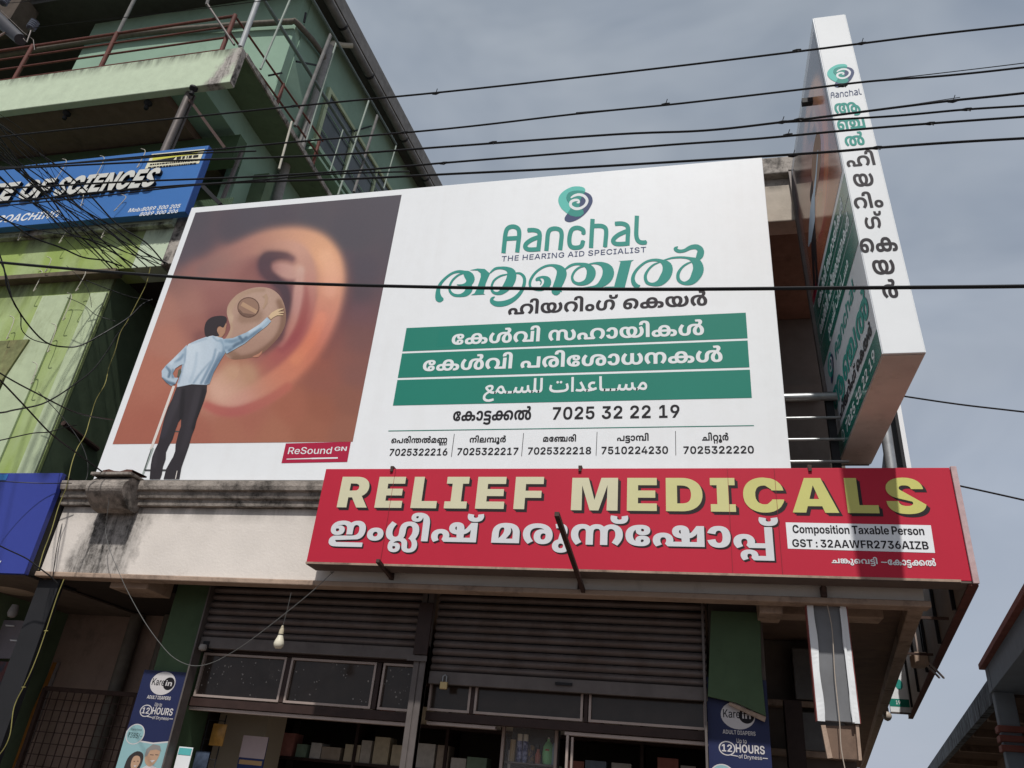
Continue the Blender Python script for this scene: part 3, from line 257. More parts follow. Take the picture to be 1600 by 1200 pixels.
m190|1518|410 577 58 -2 51 -9 45 -13 41 -19 39 -26 35 -32 -42 22 25 24 27 20 30 15 34 11 37 7 40 2 39 -2 36 -6 31 -11 28 -15 28 -20 26 -26 -14 4 29 24 30 19 30 15 33 10 37 6 42 2 56 -4 49 -12 45 -20 38 -27 31 -34 25 -38 18 -44 11 -48 4 -51 -2 -42 -6 -39 -9 -36 -12 -35 -35 -66 -76 -93 -121 78 54 78 17 37 12 36 7 37 3 38 -5 53 -13 43 -20 32 -26 23 -30 13 -33 5 -19 -2 -18 -6 -16 -9 -14 -13 -11 -19 -8 -24 -4 -31 -1 -332 -165 0 0 287 -2 43 -5 33 -8 26 -14 20 -13 12 -16 8 -20 5 -23 2 -22 -2 -19 -6 -16 -9 -14 -12 -14 -21 -8 -25 -6 -36 -1 -325 -166 0 0 245 -2 62 -9 44 -14 30 -20 23 -20 14 -25 10 -30 6 -38 2 -39 -3 -38 -8 -34 -14 -31 -19 -27 -25 -22 -29 -16 -36 -10 -40 -3 -45 3 -52 8 -37 13 -26 16 -17 20 -10 21 -3 18 2 14 6 12 10 8 14 5 18 2 23 -4 31 -12 23 -21 15 -28 5 -35 -5 -32 -15 -21 -16 -46 -46 -17 109 24 20 58 36 33 14 37 9 41 3 38 -3 33 -7 30 -13 25 -16 20 -21 16 -24 16 -43 5 -50 -3 -37 -8 -33 -13 -30 -19 -26 -24 -22 -29 -17 -35 -13 -39 -7 -44 -3 -42 3 -39 9 -37 14 -34 21 -28 28 -24 34 -18 41 -11 49 -4 56 6 69 16 60 28 54 37 45 45 38 52 30 59 21 64 13;658 98 52 -3 47 -11 43 -17 38 -26 30 -37 24 -48 -109 -146 -2 76 -5 34 -11 28 -17 22 -16 13 -21 9 -25 6 -31 2 -30 -3 -32 -8 -30 -14 -26 -22 -19 -30 -8 -114 6 -23 9 -16 12 -10 13 -6 13 -2 18 3 15 9 9 14 4 21 -3 20 -9 16 -15 9 -22 3 -29 -4 -27 -11 -53 -44 -23 78 25 20 51 31 40 15 41 5 44 -4 36 -13 27 -20 20 -27 11 -32 4 -37 -4 -40 -14 -34 -22 -29 -31 -21 -41 -13 -50 -4 -54 6 -45 17 -35 29 -26 38 -16 46 -5 53 4 51 13 45 21 39 29 33 33 28 40 22 42 16 45 9;989 98 46 -3 37 -11 33 -18 31 -28 -23 3 32 25 35 18 37 11 42 3 43 -3 39 -9 34 -15 30 -20 25 -26 19 -30 14 -34 9 -38 3 -42 -3 -41 -9 -40 -14 -39 -19 -35 -22 -33 -26 -30 -105 59 25 36 19 39 11 43 4 45 -6 53 -18 35 -26 20 -31 7 -14 -1 -33 -21 -7 -14 -6 -295 -138 0 0 217 -5 62 -7 20 -11 16 -19 12 -40 3 -42 -32 -7 -19 -4 -26 -1 -253 -138 0 0 155 37 199 26 25 27 19 27 14 43 13
m52|956|896 565 0 -565 -841 0 0 300 2 51 7 43 12 36 15 30 19 27 22 24 25 20 29 16 33 13 36 10 39 5 43 2 44 -2 40 -5 35 -10 32 -13 29 -17 25 -20 23 -26 19 -28 15 -32 10 -36 6 -42 2 -135 -397 0 0 -95 511 0 0 449;336 462 -37 -4 -30 -13 -22 -20 -15 -27 -9 -32 -3 -36 232 -4 -4 41 -9 33 -16 26 -23 20 -29 12
m216|1336|321 577 42 -2 36 -6 32 -10 28 -14 28 -18 28 -23 -14 -2 28 23 29 19 30 15 34 10 37 6 43 2 56 -4 50 -12 45 -20 38 -27 31 -34 26 -38 18 -44 11 -48 3 -51 -1 -39 -5 -36 -9 -34 -12 -33 -16 -31 -21 -31 -56 -95 -90 0 -46 63 68 118 12 36 6 36 3 39 -5 54 -14 43 -20 32 -27 22 -31 13 -33 5 -23 -2 -18 -6 -27 -21 -11 -19 -8 -23 -4 -29 -1 -361 -166 0 -4 389 -7 24 -12 19 -11 11 -15 9 -19 7 -24 2 -31 -5 -30 -12 -27 -22 -22 -31 -14 -42 -5 -53 2 -40 7 -38 12 -36 72 -116 -121 -78 -77 94 -19 32 -16 33 -12 34 -9 36 -5 39 -2 40 4 51 11 48 18 44 25 40 33 33 39 28 45 21 52 12;1276 565 0 -565 -461 0 68 116 228 0 0 449
m68|394|185 -238 -64 6 -54 17 -43 29 -32 38 -19 44 -6 51 3 35 9 32 15 29 20 26 25 22 30 17 34 13 39 8 42 2 42 -2 38 -8 35 -12 30 -18 26 -21 20 -25 15 -30 9 -33 3 -36 -3 -35 -9 -33 -15 -29 -20 -25 -25 -22 -30 -17 -34 -13 -39 -7;184 37 -38 -6 -33 -17 -23 -28 -7 -40 7 -39 23 -28 32 -17 40 -6 39 6 33 17 22 28 7 40 -7 39 -22 28 -33 17;186 -101 -50 8 -36 24 -21 38 -7 48 3 18 8 21 13 22 18 23 49 -23 -15 -9 -11 -12 -6 -12 -2 -13 2 -14 5 -12 8 -10 12 -7 31 -6 30 6 20 17 5 12 2 14 -2 10 -6 11 -10 11 -14 8 48 29 19 -23 13 -21 7 -20 2 -21 -3 -29 -8 -27 -15 -25 -21 -19 -30 -13;192 575 36 -9 30 -13 24 -18 20 -21 14 -24 13 -42 5 -45 -2 -51 -7 -49 -56 -202 -153 15 49 220 1 36 -3 34 -10 28 -19 19 -32 7 -53 -7 -23 111
m180|1882|272 -12 -42 3 -39 9 -37 14 -34 21 -28 28 -24 34 -18 41 -11 49 -4 56 6 68 16 61 28 54 37 45 45 38 52 30 59 21 64 13 68 4 58 -2 51 -9 45 -13 41 -19 39 -26 35 -32 2 -52 49 -201 0 -223 -166 0 0 271 -2 62 -9 43 -14 30 -20 23 -20 14 -25 10 -30 6 -38 2 -39 -3 -38 -8 -34 -14 -31 -19 -27 -25 -22 -29 -16 -36 -10 -40 -3 -45 3 -52 8 -37 13 -26 16 -17 20 -10 21 -3 18 2 14 6 12 10 8 14 5 18 2 23 -4 31 -12 23 -21 15 -28 5 -35 -5 -32 -15 -21 -16 -46 -46 -17 109 24 20 58 36 33 14 37 9 41 3 38 -3 33 -7 30 -13 25 -16 20 -21 16 -24 16 -43 5 -49 -3 -37 -8 -34 -13 -30 -19 -26 -24 -22 -29 -17 -35 -13 -39 -7;945 575 46 -6 29 -7 60 -25 29 -27 40 -23 35 -27 28 -31 21 -35 13 -39 4 -44 -2 -36 -9 -32 -14 -27 -19 -24 -24 -19 -29 -15 -33 -11 -37 -6 -41 -2 -43 2 -39 7 -33 12 -28 16 -24 20 -18 23 -18 43 -6 49 4 39 11 36 19 34 27 32 37 30 45 27 41 30 41 16 42 12 47 8 52 2 61 -3 53 -8 46 -14 39 -19 34 -22 27 -26 22 -27 18 -30 12 -31 12 -46 4 -45 -3 -52 -10 -44 -15 -40 -74 -107 -161 14 51 68 19 33 14 35 8 39 3 44 -5 46 -15 40 -16 24 -20 20 -25 17 -29 12 -33 8 -91 -4 -29 -1 -32 -13 -28 -20 -22 -24 -16 -27 -10 -28 -3 -30 2 -24 6 -19 9 -13 12 -8 28 -6 28 6 11 8 10 13 6 18 2 24 -4 30 -10 29 -16 27 -21 24 -25 20 -29 14 -129 4 -34 -8 -27 -11 -20 -13 -26 -29 -16 -36 -7 -30 -4 -38 -1 -291 -158 0 0 224 50 241 66 54 26 15 60 23 78 12;1822 565 0 -565 -975 0 0 116 810 0 0 449
m28|1033|973 565 0 -565 -953 0 0 116 463 0 -81 -22 24 19 19 23 12 29 4 33 -4 32 -12 25 -21 17 -33 6 -31 -6 -22 -16 -13 -26 -3 -63 -161 -13 2 108 20 45 33 37 46 27 59 16 71 5 43 -1 37 -6 32 -9 40 -19 30 -24 22 -28 14 -29 8 -31 3 -29 -6 -46 -44 -77 -27 23 264 0 0 449
m220|760|380 577 60 -2 53 -9 47 -13 41 -18 36 -22 29 -25 25 -28 19 -31 15 -33 10 -33 9 -70 -3 -40 -6 -38 -11 -34 -14 -33 -18 -30 -21 -29 -79 -77 -117 82 29 29 24 29 19 30 14 33 9 36 3 40 -5 48 -16 41 -26 33 -34 26 -42 15 -49 6 -48 -5 -43 -16 -35 -24 -26 -33 -17 -42 -5 -49 2 -38 8 -35 13 -32 19 -30 25 -31 30 -31 -118 -82 -77 77 -21 29 -18 30 -15 33 -10 35 -7 37 -2 41 5 50 14 50 15 33 20 30 24 29 30 26 36 22 41 18 47 14 53 8;381 85 51 -3 45 -10 41 -17 34 -23 29 -26 23 -30 17 -32 10 -34 4 -34 -4 -46 -9 -40 -16 -36 -21 -33 -26 -30 -29 -28 -92 70 24 28 18 30 13 34 4 45 -4 34 -11 29 -18 22 -24 17 -28 11 -33 3 -47 -8 -37 -23 -24 -37 -8 -50 4 -40 11 -34 18 -30 25 -31 -92 -70 -28 28 -25 31 -22 32 -16 36 -10 41 -4 45 4 35 10 33 16 33 23 30 29 26 35 22 41 17 47 10
n11|1111|371 581 48 -1 79 -12 46 -15 38 -19 62 -46 -57 6 27 26 31 22 35 17 39 12 42 8 46 2 44 -2 40 -7 35 -12 32 -16 28 -19 24 -23 20 -26 17 -28 13 -32 9 -33 5 -35 2 -36 -3 -54 -8 -48 -14 -42 -19 -38 -23 -32 -27 -27 -33 -23 -39 -18 -28 -10 -647 -33 -9 -14 40 -47 786 -3 0 -129 -744 0 -112 6 -42 9 -39 16 -32 22 -25 29 -16 37 -5 45 4 41 13 34 19 28 25 22 25 15 28 12 31 8 512 10 76 9 27 9 23 12 19 14 22 26 15 30 7 36 3 39 -3 41 -8 36 -14 30 -19 23 -24 14 -30 5 -17 -1 -30 -12 -12 -11 -10 -16 -7 -20 -5 -28 -2 -36 0 -167 -184 0 0 111 -3 58 -8 42 -14 32 -21 23 -19 12 -24 9 -31 7 -160 -18 -19 -10 -16 -13 -13 -15 -7 -112 11 -21 17 -14 22 -4 22 3 16 11 8 14 3 18 -1 14 -5 12 -7 9 -10 6 -13 4 -38 -1 -21 -6 -48 -22 -56 44 78 51 35 15 36 10 35 3 39 -2 34 -6 29 -11 35 -21 25 -29 15 -34 5 -38 -5 -40 -15 -37 -15 -22 -22 -18 -28 -16 -35 -12 -42 -7 -51 -2 -38 2 -35 8 -33 12 -29 17 -25 22 -20 27 -15 32 -9 36 -3 40 4 41 12 40 20 39 29 35 37 31 46 26 55 19 64 12
n6|533|267 -12 -49 3 -44 8 -38 14 -33 19 -27 23 -22 27 -15 32 -9 34 -3 37 3 37 10 34 16 32 21 27 28 23 33 19 37 14 43 8 47 3 49 -3 43 -8 39 -13 32 -19 28 -23 22 -27 15 -31 10 -35 3 -38 -3 -38 -9 -35 -16 -31 -21 -27 -27 -23 -32 -19 -39 -13 -43 -8;265 258 -26 -5 -22 -13 -15 -24 -5 -32 5 -30 14 -23 23 -14 28 -5 27 4 22 14 15 23 5 32 -5 32 -15 23 -23 13
n172|1025|700 581 58 -4 52 -12 46 -19 40 -27 33 -33 27 -40 19 -44 11 -49 4 -53 -2 -41 -5 -38 -9 -35 -12 -34 -35 -66 -22 -32 -54 -66 -139 81 67 116 12 35 7 37 2 39 -4 54 -10 40 -17 29 -21 19 -25 10 -27 4 -18 -1 -29 -10 -11 -9 -16 -22 -8 -28 -5 -35 -3 -124 -7 -46 -11 -40 -16 -35 -22 -28 -26 -24 -25 -16 -27 -13 -30 -11 -33 -8 -39 -5 -45 -2 -59 4 -53 11 -47 19 -40 26 -32 32 -26 37 -18 44 -11 48 -4 53 2 41 5 38 9 36 12 33 16 33 95 131 139 -81 -51 -80 -16 -36 -12 -36 -7 -36 -2 -39 4 -53 11 -40 16 -30 22 -19 25 -11 26 -3 19 1 28 10 11 9 16 21 9 29 4 35 3 130 7 44 10 39 16 34 21 30 26 25 25 17 27 14 30 11 34 9;758 -337 -46 3 -44 9 -38 15 -31 22 -22 26 -15 30 -10 38 -8 88 -6 32 -11 27 -16 20 -15 11 -18 8 -49 6 -29 -2 -30 -8 -29 -14 -25 -20 -18 -30 -9 -113 5 -21 9 -14 11 -10 22 -6 16 2 13 8 9 13 3 19 -3 18 -8 14 -13 8 -20 3 -27 -4 -26 -11 -26 -18 -29 -26 -26 81 82 55 41 15 41 5 46 -4 37 -13 28 -21 19 -27 12 -32 4 -36 -5 -42 -14 -35 -24 -30 -34 -21 -43 -14 -53 -4 -57 6 -47 17 -36 29 -26 39 -16 46 -5 54 3 41 8 37 14 32 19 30 22 25 25 23 29 18 31 15 33 11 51 11 53 4 142 -21 31 -14 27 -19 27 -27 20 -32 9 -27 6 -35 12 -122 8 -15 17 -13 13 -4 16 -1 27 5 22 17 16 30 5 45 -5 48 -13 44 -30 52 -20 25 123 51 56 -64 19 -36 14 -36 8 -38 3 -39 -3 -41 -8 -38 -14 -34 -20 -29 -25 -24 -32 -20 -37 -14 -43 -9
n66|297|-57 852 73 -10 63 -21 28 -15 45 -33 34 -39 26 -45 16 -53 11 -62 3 -71 0 -503 -187 0 -15 668 -14 33 -18 25 -26 16 -139 3 -10 -8 -7 -11 -2 -15 2 -10 6 -10 10 -7 16 -3 18 3 11 10 6 13 2 15 -4 23 -11 20 -17 17 -22 15 157 -18 8 -12 13 -60 -4 -33 -13 -31 -22 -27 -32 -22 -41 -13 -53 -5 -50 4 -42 12 -32 19 -24 26 -14 33 -5 40 5 40 17 34 17 20 24 17 28 13 35 11 41 6
n57|1350|285 372 56 -3 49 -10 40 -17 34 -22 27 -25 21 -29 20 -46 6 -47 -11 -74 -9 -23 3 52 269 0 2 -128 -400 0 -63 70 29 65 2 28 -4 30 -13 27 -23 19 -33 6 -23 -3 -19 -8 -15 -13 -10 -17 -6 -20 -2 -24 3 -30 8 -28 29 -57 -144 -58 -42 54 -16 29 -13 31 -7 33 -3 36 4 40 11 36 18 32 25 28 30 24 36 18 41 13 44 8;754 0 -37 454 -15 -3 -13 -9 -8 -14 -3 -20 2 -16 5 -14 10 -14 17 -10 23 -8 108 -2 52 6 45 16 27 16 25 19 120 168 183 0 0 -569;719 581 48 -3 41 -8 35 -14 30 -19 28 -29 20 -37 12 -46 4 -56 0 -241 175 0 10 251 1 -15 -21 -32 -24 -27 -57 -43 -30 -15 -31 -11 -47 -11 -43 -4 -86 0 -66 3 -56 9 -46 15 -36 20 -28 23 -20 27 -19 44 -6 48 6 44 18 40 19 24 23 21 29 18 35 13 38 8
n77|0|-133 599 -51 2 -44 7 -37 12 -30 16 -25 20 -18 24 -17 41 -6 47 9 58 6 14 161 -28 -4 -57 5 -14 10 -10 12 -7 15 -5 33 0 16 4 12 7 10 10 7 15 -3 57 156 28 13 -72 -6 -47 -17 -41 -18 -24 -24 -20 -30 -16 -37 -12 -45 -7
n3|309|
n48|855|415 581 59 -2 55 -6 50 -10 45 -14 41 -19 35 -23 31 -28 26 -31 20 -38 15 -44 7 -35 4 -40 1 -291 -753 0 1 287 21 108 12 28 15 25 26 34 32 28 33 22 38 18 41 14 45 9 48 6;333 448 -21 -2 -17 -8 -15 -12 -13 -16 -13 -26 -10 -34 -5 -44 -2 -238 -58 0 128 134 45 72 15 36 9 38 3 39 -1 16 -9 27 -9 10 -12 6;563 363 -4 -45 -12 -42 -12 -28 -97 -128 -17 2 197 5 -2 173 -8 48 -13 39 -19 30 -26 23 -32 19 1 11 19 -21 14 -24 8 -28
n50|860|417 581 68 -3 61 -9 55 -16 49 -21 43 -25 37 -30 30 -34 25 -36 19 -40 14 -42 8 -43 3 -45 -3 -51 -10 -45 -17 -39 -23 -35 -30 -28 -36 -22 -41 -16 -48 -10 -54 -3 -53 3 -46 10 -39 17 -32 22 -26 27 -19 31 -14 33 -8 36 -3 38 6 59 18 50 31 41 41 31 51 18 61 6 40 -3 37 -11 32 -16 29 -23 25 -25 20 -30 16 -32 11 -32 5 -33 -73 -2 -7 23 -10 22 -15 19 -17 15 -22 10 -25 3 -32 -6 -23 -17 -14 -28 -5 -39 2 -28 6 -23 10 -16 13 -12 15 -8 17 -2 23 3 19 10 15 17 11 24 6 32 -12 159 -22 29 -31 25 -40 19 -32 10 -36 5 -40 2 -42 -2 -38 -7 -33 -11 -27 -15 -23 -20 -18 -23 -17 -42 -6 -50 3 -39 8 -36 13 -35 41 -67 28 -35 -139 -81 -28 26 -48 56 -38 62 -24 71 -6 39 -2 42 2 35 7 36 11 35 16 34 22 32 27 30 33 27 39 23 46 19 52 14 60 9
n67|412|193 -241 -68 6 -56 18 -44 29 -32 39 -20 45 -6 51 3 36 9 32 15 30 20 26 26 22 30 18 36 13 41 8 45 3 45 -3 41 -7 36 -13 31 -18 27 -22 20 -26 16 -31 9 -33 3 -37 -3 -36 -9 -32 -14 -30 -21 -26 -25 -22 -32 -17 -36 -13 -41 -7;194 -120 26 4 21 13 13 21 5 30 -4 29 -13 21 -22 14 -28 5 -26 -5 -20 -13 -14 -22 -4 -29 4 -28 14 -22 20 -13;159 581 44 -3 37 -8 32 -14 26 -18 21 -22 15 -26 15 -42 5 -47 -2 -52 -6 -49 -10 -48 -47 -148 -172 15 47 214 1 36 -3 30 -9 27 -18 19 -31 6 -50 -6 -25 122
n203|1407|703 581 38 -2 34 -6 32 -9 30 -15 30 -22 29 -28 -16 7 30 24 31 19 31 14 33 10 38 6 42 2 58 -4 51 -12 46 -21 39 -28 33 -33 26 -39 19 -45 11 -48 4 -52 -2 -41 -5 -38 -9 -35 -12 -34 -35 -65 -22 -32 -54 -66 -139 81 67 116 12 35 7 37 2 38 -4 52 -14 41 -19 29 -25 20 -28 11 -28 4 -34 -6 -13 -8 -10 -10 -11 -17 -8 -21 -6 -62 0 -328 -187 0 0 313 -2 41 -5 32 -8 24 -13 19 -11 10 -15 7 -38 6 -37 -6 -14 -8 -12 -11 -13 -19 -9 -26 -6 -77 0 -305 -187 0 -1 355 -10 53 -12 19 -23 17 -16 6 -19 2 -28 -4 -28 -12 -25 -20 -20 -28 -13 -39 -5 -50 2 -39 7 -37 12 -36 16 -37 52 -81 -141 -81 -55 66 -22 32 -19 33 -15 32 -12 34 -8 35 -5 38 -2 41 4 51 11 47 18 45 26 39 33 34 40 28 47 21 53 13 60 4 42 -2 37 -5 33 -10 31 -14 30 -17 30 -23 -24 -8 25 23 27 20 30 15 33 12 39 7
n72|689|409 -12 -54 2 -51 6 -48 9 -44 13 -40 18 -35 22 -31 26 -26 30 -20 36 -16 41 -9 46 -3 51 3 48 9 43 16 39 21 35 27 31 32 26 36 22 40 18 44 14 48 9 51 6 54 2 57 -2 48 -8 40 -11 32 -16 25 -19 19 -21 16 -35 6 -38 -6 -45 -16 -35 -27 -27 -37 -18 -46 -11 -56 -4 -44 2 -36 6 -30 10 -33 21 -21 28 -11 31 -4 35 23 71 152 16 -15 -15 -13 -18 -9 -19 -3 -21 2 -19 8 -13 12 -8 17 -2 17 2 12 6 7 11 2 14 -4 18 -12 14 -19 9 -87 1 -48 -10 -40 -21 -32 -28 -23 -36 -13 -42 -5 -47 4 -49 11 -42 20 -36 29 -28 26 -15 30 -10 114 -9 16 6 20 18 6 19 -2 13 -6 10 -12 8 -16 2 -17 -2 -13 -8 -7 -13 -3 -19 2 -18 6 -18 10 -17 16 -17 -152 21 -17 61 4 38 13 32 22 27 33 21 29 9 36 6 43 2 55 -4 46 -11 36 -18 27 -28 17 -37 5 -46 -6 -37 -17 -34 -19 -21 -26 -19 -31 -15 -39 -12 -47 -7
n64|611|575 248 -12 -74 -11 -35 -15 -32 -19 -29 -24 -26 -29 -22 -35 -18 -40 -13 -47 -8 -53 -3 -48 2 -42 6 -36 10 -30 12 -27 16 -22 18 -26 30 -19 34 -25 70 192 32 17 -53 12 -21 14 -15 20 -10 24 -3 29 5 23 15 17 25 12 33 7 42 2 48 -2 48 -7 42 -12 33 -17 25 -22 16 -28 5 -23 -3 -19 -10 -15 -16 -12 -21 -17 -52 -193 33 14 36 17 35 23 33 29 30 22 18 27 15 31 13 35 9 40 6 45 2 51 -3 45 -8 38 -14 34 -18 28 -22 23 -26 19 -29 14 -32 11 -33 12 -72
n208|1015|387 -43 46 -2 39 -7 34 -12 28 -15 23 -18 17 -21 16 -33 6 -34 -6 -41 -14 -28 -10 48 208 0 0 267 186 0 0 -386 -474 0 -57 66 14 48 -3 21 -10 19 -16 13 -24 4 -24 -4 -17 -13 -10 -19 -3 -21 2 -22 24 -54 -122 -46 -24 30 -20 34 -13 37 -4 40 7 42 19 36 20 21 24 17 29 14 33 11 36 6;285 372 56 -3 49 -10 40 -17 34 -22 27 -25 21 -29 20 -46 6 -47 -11 -74 -9 -23 3 52 252 0 0 441 187 0 0 -569 -568 0 -63 70 29 65 2 28 -4 30 -13 27 -23 19 -33 6 -23 -3 -19 -8 -15 -13 -10 -17 -6 -20 -2 -24 3 -30 8 -28 29 -57 -144 -58 -42 54 -16 29 -13 31 -7 33 -3 36 4 40 11 36 18 32 25 28 30 24 36 18 41 13 44 8
m173|1204|618 577 63 -4 54 -12 46 -21 38 -28 30 -35 23 -40 16 -47 10 -50 3 -55 -4 -61 -10 -54 -18 -47 -25 -41 -32 -33 -39 -27 -44 -19 -52 -11 -58 -4 -46 2 -42 7 -39 12 -34 17 -30 21 -26 25 -20 28 -17 31 -14 35 -9 37 -6 40 -2 42 4 57 11 52 18 47 25 40 32 34 39 27 45 19 52 12;618 462 -38 -6 -31 -15 -23 -26 -17 -35 -9 -44 -4 -54 4 -51 10 -44 16 -36 24 -26 30 -16 38 -5 37 5 30 15 23 26 17 36 11 44 3 54 -3 53 -10 44 -17 35 -23 25 -30 15;202 -10 -38 7 -34 11 -29 16 -24 20 -19 23 -19 42 -6 48 4 34 10 29 17 25 22 20 26 18 212 44 49 0 50 26 431 0 148 -10 36 -8 33 -12 31 -16 30 -25 23 -31 16 -39 5 -48 -7 -54 -20 -43 -33 -35 -43 -24 -51 -15 -58 -5 -91 11 27 111 78 -2 20 11 13 20 4 25 -2 19 -7 15 -9 11 -13 10 -21 10 -26 5 -676 -1 -23 -6 -19 -10 -11 -9 -9 -12 -6 -14 -2 -16 2 -20 7 -16 11 -12 15 -8 20 -5 24 -2 27 2 28 7 28 13 30 20 67 -100 -33 -19 -32 -15 -31 -11 -33 -7 -36 -4;281 576 36 -4 69 -18 35 -15 35 -19 -60 -121 -27 26 -30 20 -35 13 -41 5 -28 -4 -21 -10 -13 -16 -4 -20 4 -23 13 -17 15 -9 18 -6 24 -4 159 -1 -97 -91 -57 2 -88 13 -32 9 -28 11 -37 22 -28 28 -18 35 -6 43 5 40 17 36 17 21 22 19 28 15 33 12 38 7
m67|394|184 -238 -63 6 -54 17 -43 29 -32 38 -19 44 -6 51 3 35 9 32 15 29 20 26 25 22 30 17 34 13 39 8 41 2 43 -2 38 -8 35 -12 30 -18 25 -21 21 -26 15 -29 9 -33 3 -36 -3 -35 -9 -33 -15 -29 -20 -25 -25 -22 -30 -17 -34 -13 -39 -7;185 -130 29 5 24 14 16 24 5 34 -5 34 -15 24 -24 15 -32 5 -28 -5 -24 -15 -16 -24 -5 -34 5 -32 16 -25 24 -15;192 575 36 -9 30 -13 24 -18 20 -21 14 -25 13 -41 5 -45 -2 -51 -7 -49 -56 -202 -153 15 49 220 1 36 -3 34 -10 28 -19 19 -32 7 -53 -7 -23 111
m10|1872|415 577 78 -3 112 -21 50 -18 65 -36 33 -18 28 -21 23 -25 14 -29 5 -33 -2 -24 -7 -23 -11 -20 -17 -18 -24 -17 -29 -16 -2 13 30 -14 25 -16 21 -20 20 -35 7 -45 -5 -37 -16 -36 -18 -21 -23 -19 -31 -16 -37 -11 -46 -8 -55 -2 -60 4 -53 11 -44 19 -36 24 -30 31 -22 35 -15 39 -9 43 -3 45 2 40 7 37 11 35 15 33 20 31 24 28 28 27 32 24 170 74 54 7 100 1 39 -4 34 -7 46 -15 39 -20 68 -54 72 -254 0 -222 -166 0 0 243 -5 83 -7 34 -17 41 -29 32 -23 15 -27 11 -31 6 -64 2 -71 -12 -38 -13 -34 -18 -28 -22 -24 -27 -19 -31 -13 -32 -8 -35 -3 -35 3 -46 10 -36 17 -26 36 -25 47 -8 34 3 24 9 14 16 5 22 -5 20 -15 16 -25 10 -68 3 0 114 59 4 25 12 13 18 5 23 -7 28 -20 23 -22 12 -30 10 -163 22 -48 -3 -42 -8 -35 -13 -30 -18 -23 -21 -18 -26 -16 -45 -6 -51 3 -41 8 -38 14 -35 19 -34 54 -67 -116 -78 -77 80 -21 30 -18 31 -15 34 -10 37 -7 40 -2 42 2 35 6 35 11 35 15 33 21 32 26 30 32 27 39 23 45 19 53 15 61 8;1271 577 58 -3 55 -10 50 -16 46 -22 40 -27 35 -34 28 -38 22 -44 21 -73 6 -52 -3 -80 -9 -46 -15 -39 -21 -33 -28 -26 -33 -20 -39 -15 -45 -8 -50 -3 -46 3 -41 8 -36 15 -31 19 -25 23 -21 27 -14 31 -9 34 -3 37 9 65 26 54 43 44 60 32 72 19 87 7 114 -7 55 -13 48 -18 44 -24 37 -30 31 -34 24 -39 18 -43 11 -46 4 -50 -2 -39 -17 -76 -15 -35 -19 -32 -25 -29 -31 -27 -36 -22 -42 -18 -48 -14 -55 -8 -62 -3 -96 7 -86 20 44 111 64 -15 69 -4 55 4 44 13 35 19 26 25 18 29 12 31 6 33 2 31 -3 45 -9 38 -16 32 -21 26 -26 22 -30 16 -158 11 -38 -11 -28 -18 -20 -23 -11 -28 -4 -32 2 -22 6 -20 10 -16 14 -12 17 -8 22 -2 36 7 26 22 12 25 8 33 1 73 -9 54 -20 60 -20 25 -23 21 -28 16 -32 13 -37 7 -43 3 -35 -2 -30 -7 -27 -10 -24 -16 -19 -18 -14 -22 -11 -27 -8 -33 -4 -39 -1 -75 -109 250 68 57 28 17 30 14 35 12 38 9 42 5
a8|555|239 -389 -37 7 -68 22 -30 17 -27 20 -24 24 -19 27 -14 32 -8 37 -3 41 3 42 9 39 14 35 19 31 23 30 270 210 20 30 6 33 -1 13 -15 24 -14 9 -19 6 -142 -32 140 -139 106 -41 137 -15 27 -4 18 -12 11 -19 3 -22 -5 -23 -13 -20 -22 -14 -29 -4 -52 1 -88 11 -70 22 -30 14 -87 56 -16 23 -111 108 -27 79 5 19 14 23 23 23 30 23 36 20 41 16 46 11 49 4 53 -5 43 -13 33 -21 24 -28 13 -33 5 -37 -3 -36 -9 -34 -14 -31 -19 -28 -48 -53 -223 -177 -19 -24 -19 -37 -7 -42 5 -34 14 -27 21 -22 26 -17 30 -11 31 -8 61 -6 217 48 36 -99 -78 -35 -87 -24 -45 -6
a768|607|0 -5 10 118 23 3 17 8 15 14 102 173 26 29 26 22 26 16 25 10 24 6 24 2 35 -4 31 -11 29 -20 28 -31 74 -143 19 -31 19 -21 20 -13 21 -7 50 -6 18 -12 10 -19 3 -22 -4 -23 -14 -20 -22 -14 -28 -4 -44 4 -39 11 -33 19 -27 26 24 22 -12 -24 -16 -23 -20 -19 -24 -16 -27 -10 -32 -3 -29 2 -33 9 -34 14 -34 21 -22 17 -40 44 -22 -34 -22 -25 -25 -17 -27 -11 -32 -5;216 191 45 -53 36 -24 38 -14 19 -1 23 5 17 14 7 23 -7 32 -46 85 -13 12 -13 8 -15 2 -14 -2 -29 -18 -16 -17 -16 -22
a602|282|0 -5 10 118 281 0 27 -4 19 -12 10 -19 4 -22 -5 -23 -14 -20 -22 -14 -29 -4
a1072|955|0 -5 10 118 30 1 23 4 19 9 15 15 13 25 37 144 109 -23 -17 -89 0 -45 6 -14 11 -11 16 -9 22 -5 55 -1 21 4 17 9 15 16 12 25 32 150 111 -19 -17 -148 6 -12 10 -11 17 -8 25 -5 33 -2 41 5 28 15 16 26 6 35 -13 183 108 8 25 -184 13 -36 18 -25 23 -15 30 -9 66 -7 18 -12 10 -19 4 -22 -5 -23 -13 -20 -22 -14 -29 -4 -58 6 -27 9 -25 12 -23 17 -19 22 -16 28 -11 32 18 -6 -16 -42 -21 -32 -26 -22 -32 -14 -36 -7 -42 -3 -41 3 -36 9 -29 15 -22 22 -14 30 -7 38 34 0 -21 -45 -23 -31 -26 -21 -32 -12 -40 -6 -49 -2 -31 2 -31 6 -30 12 -26 21 -20 34 -13 47 45 4 -14 -34 -16 -28 -19 -21 -33 -22 -37 -13 -42 -6
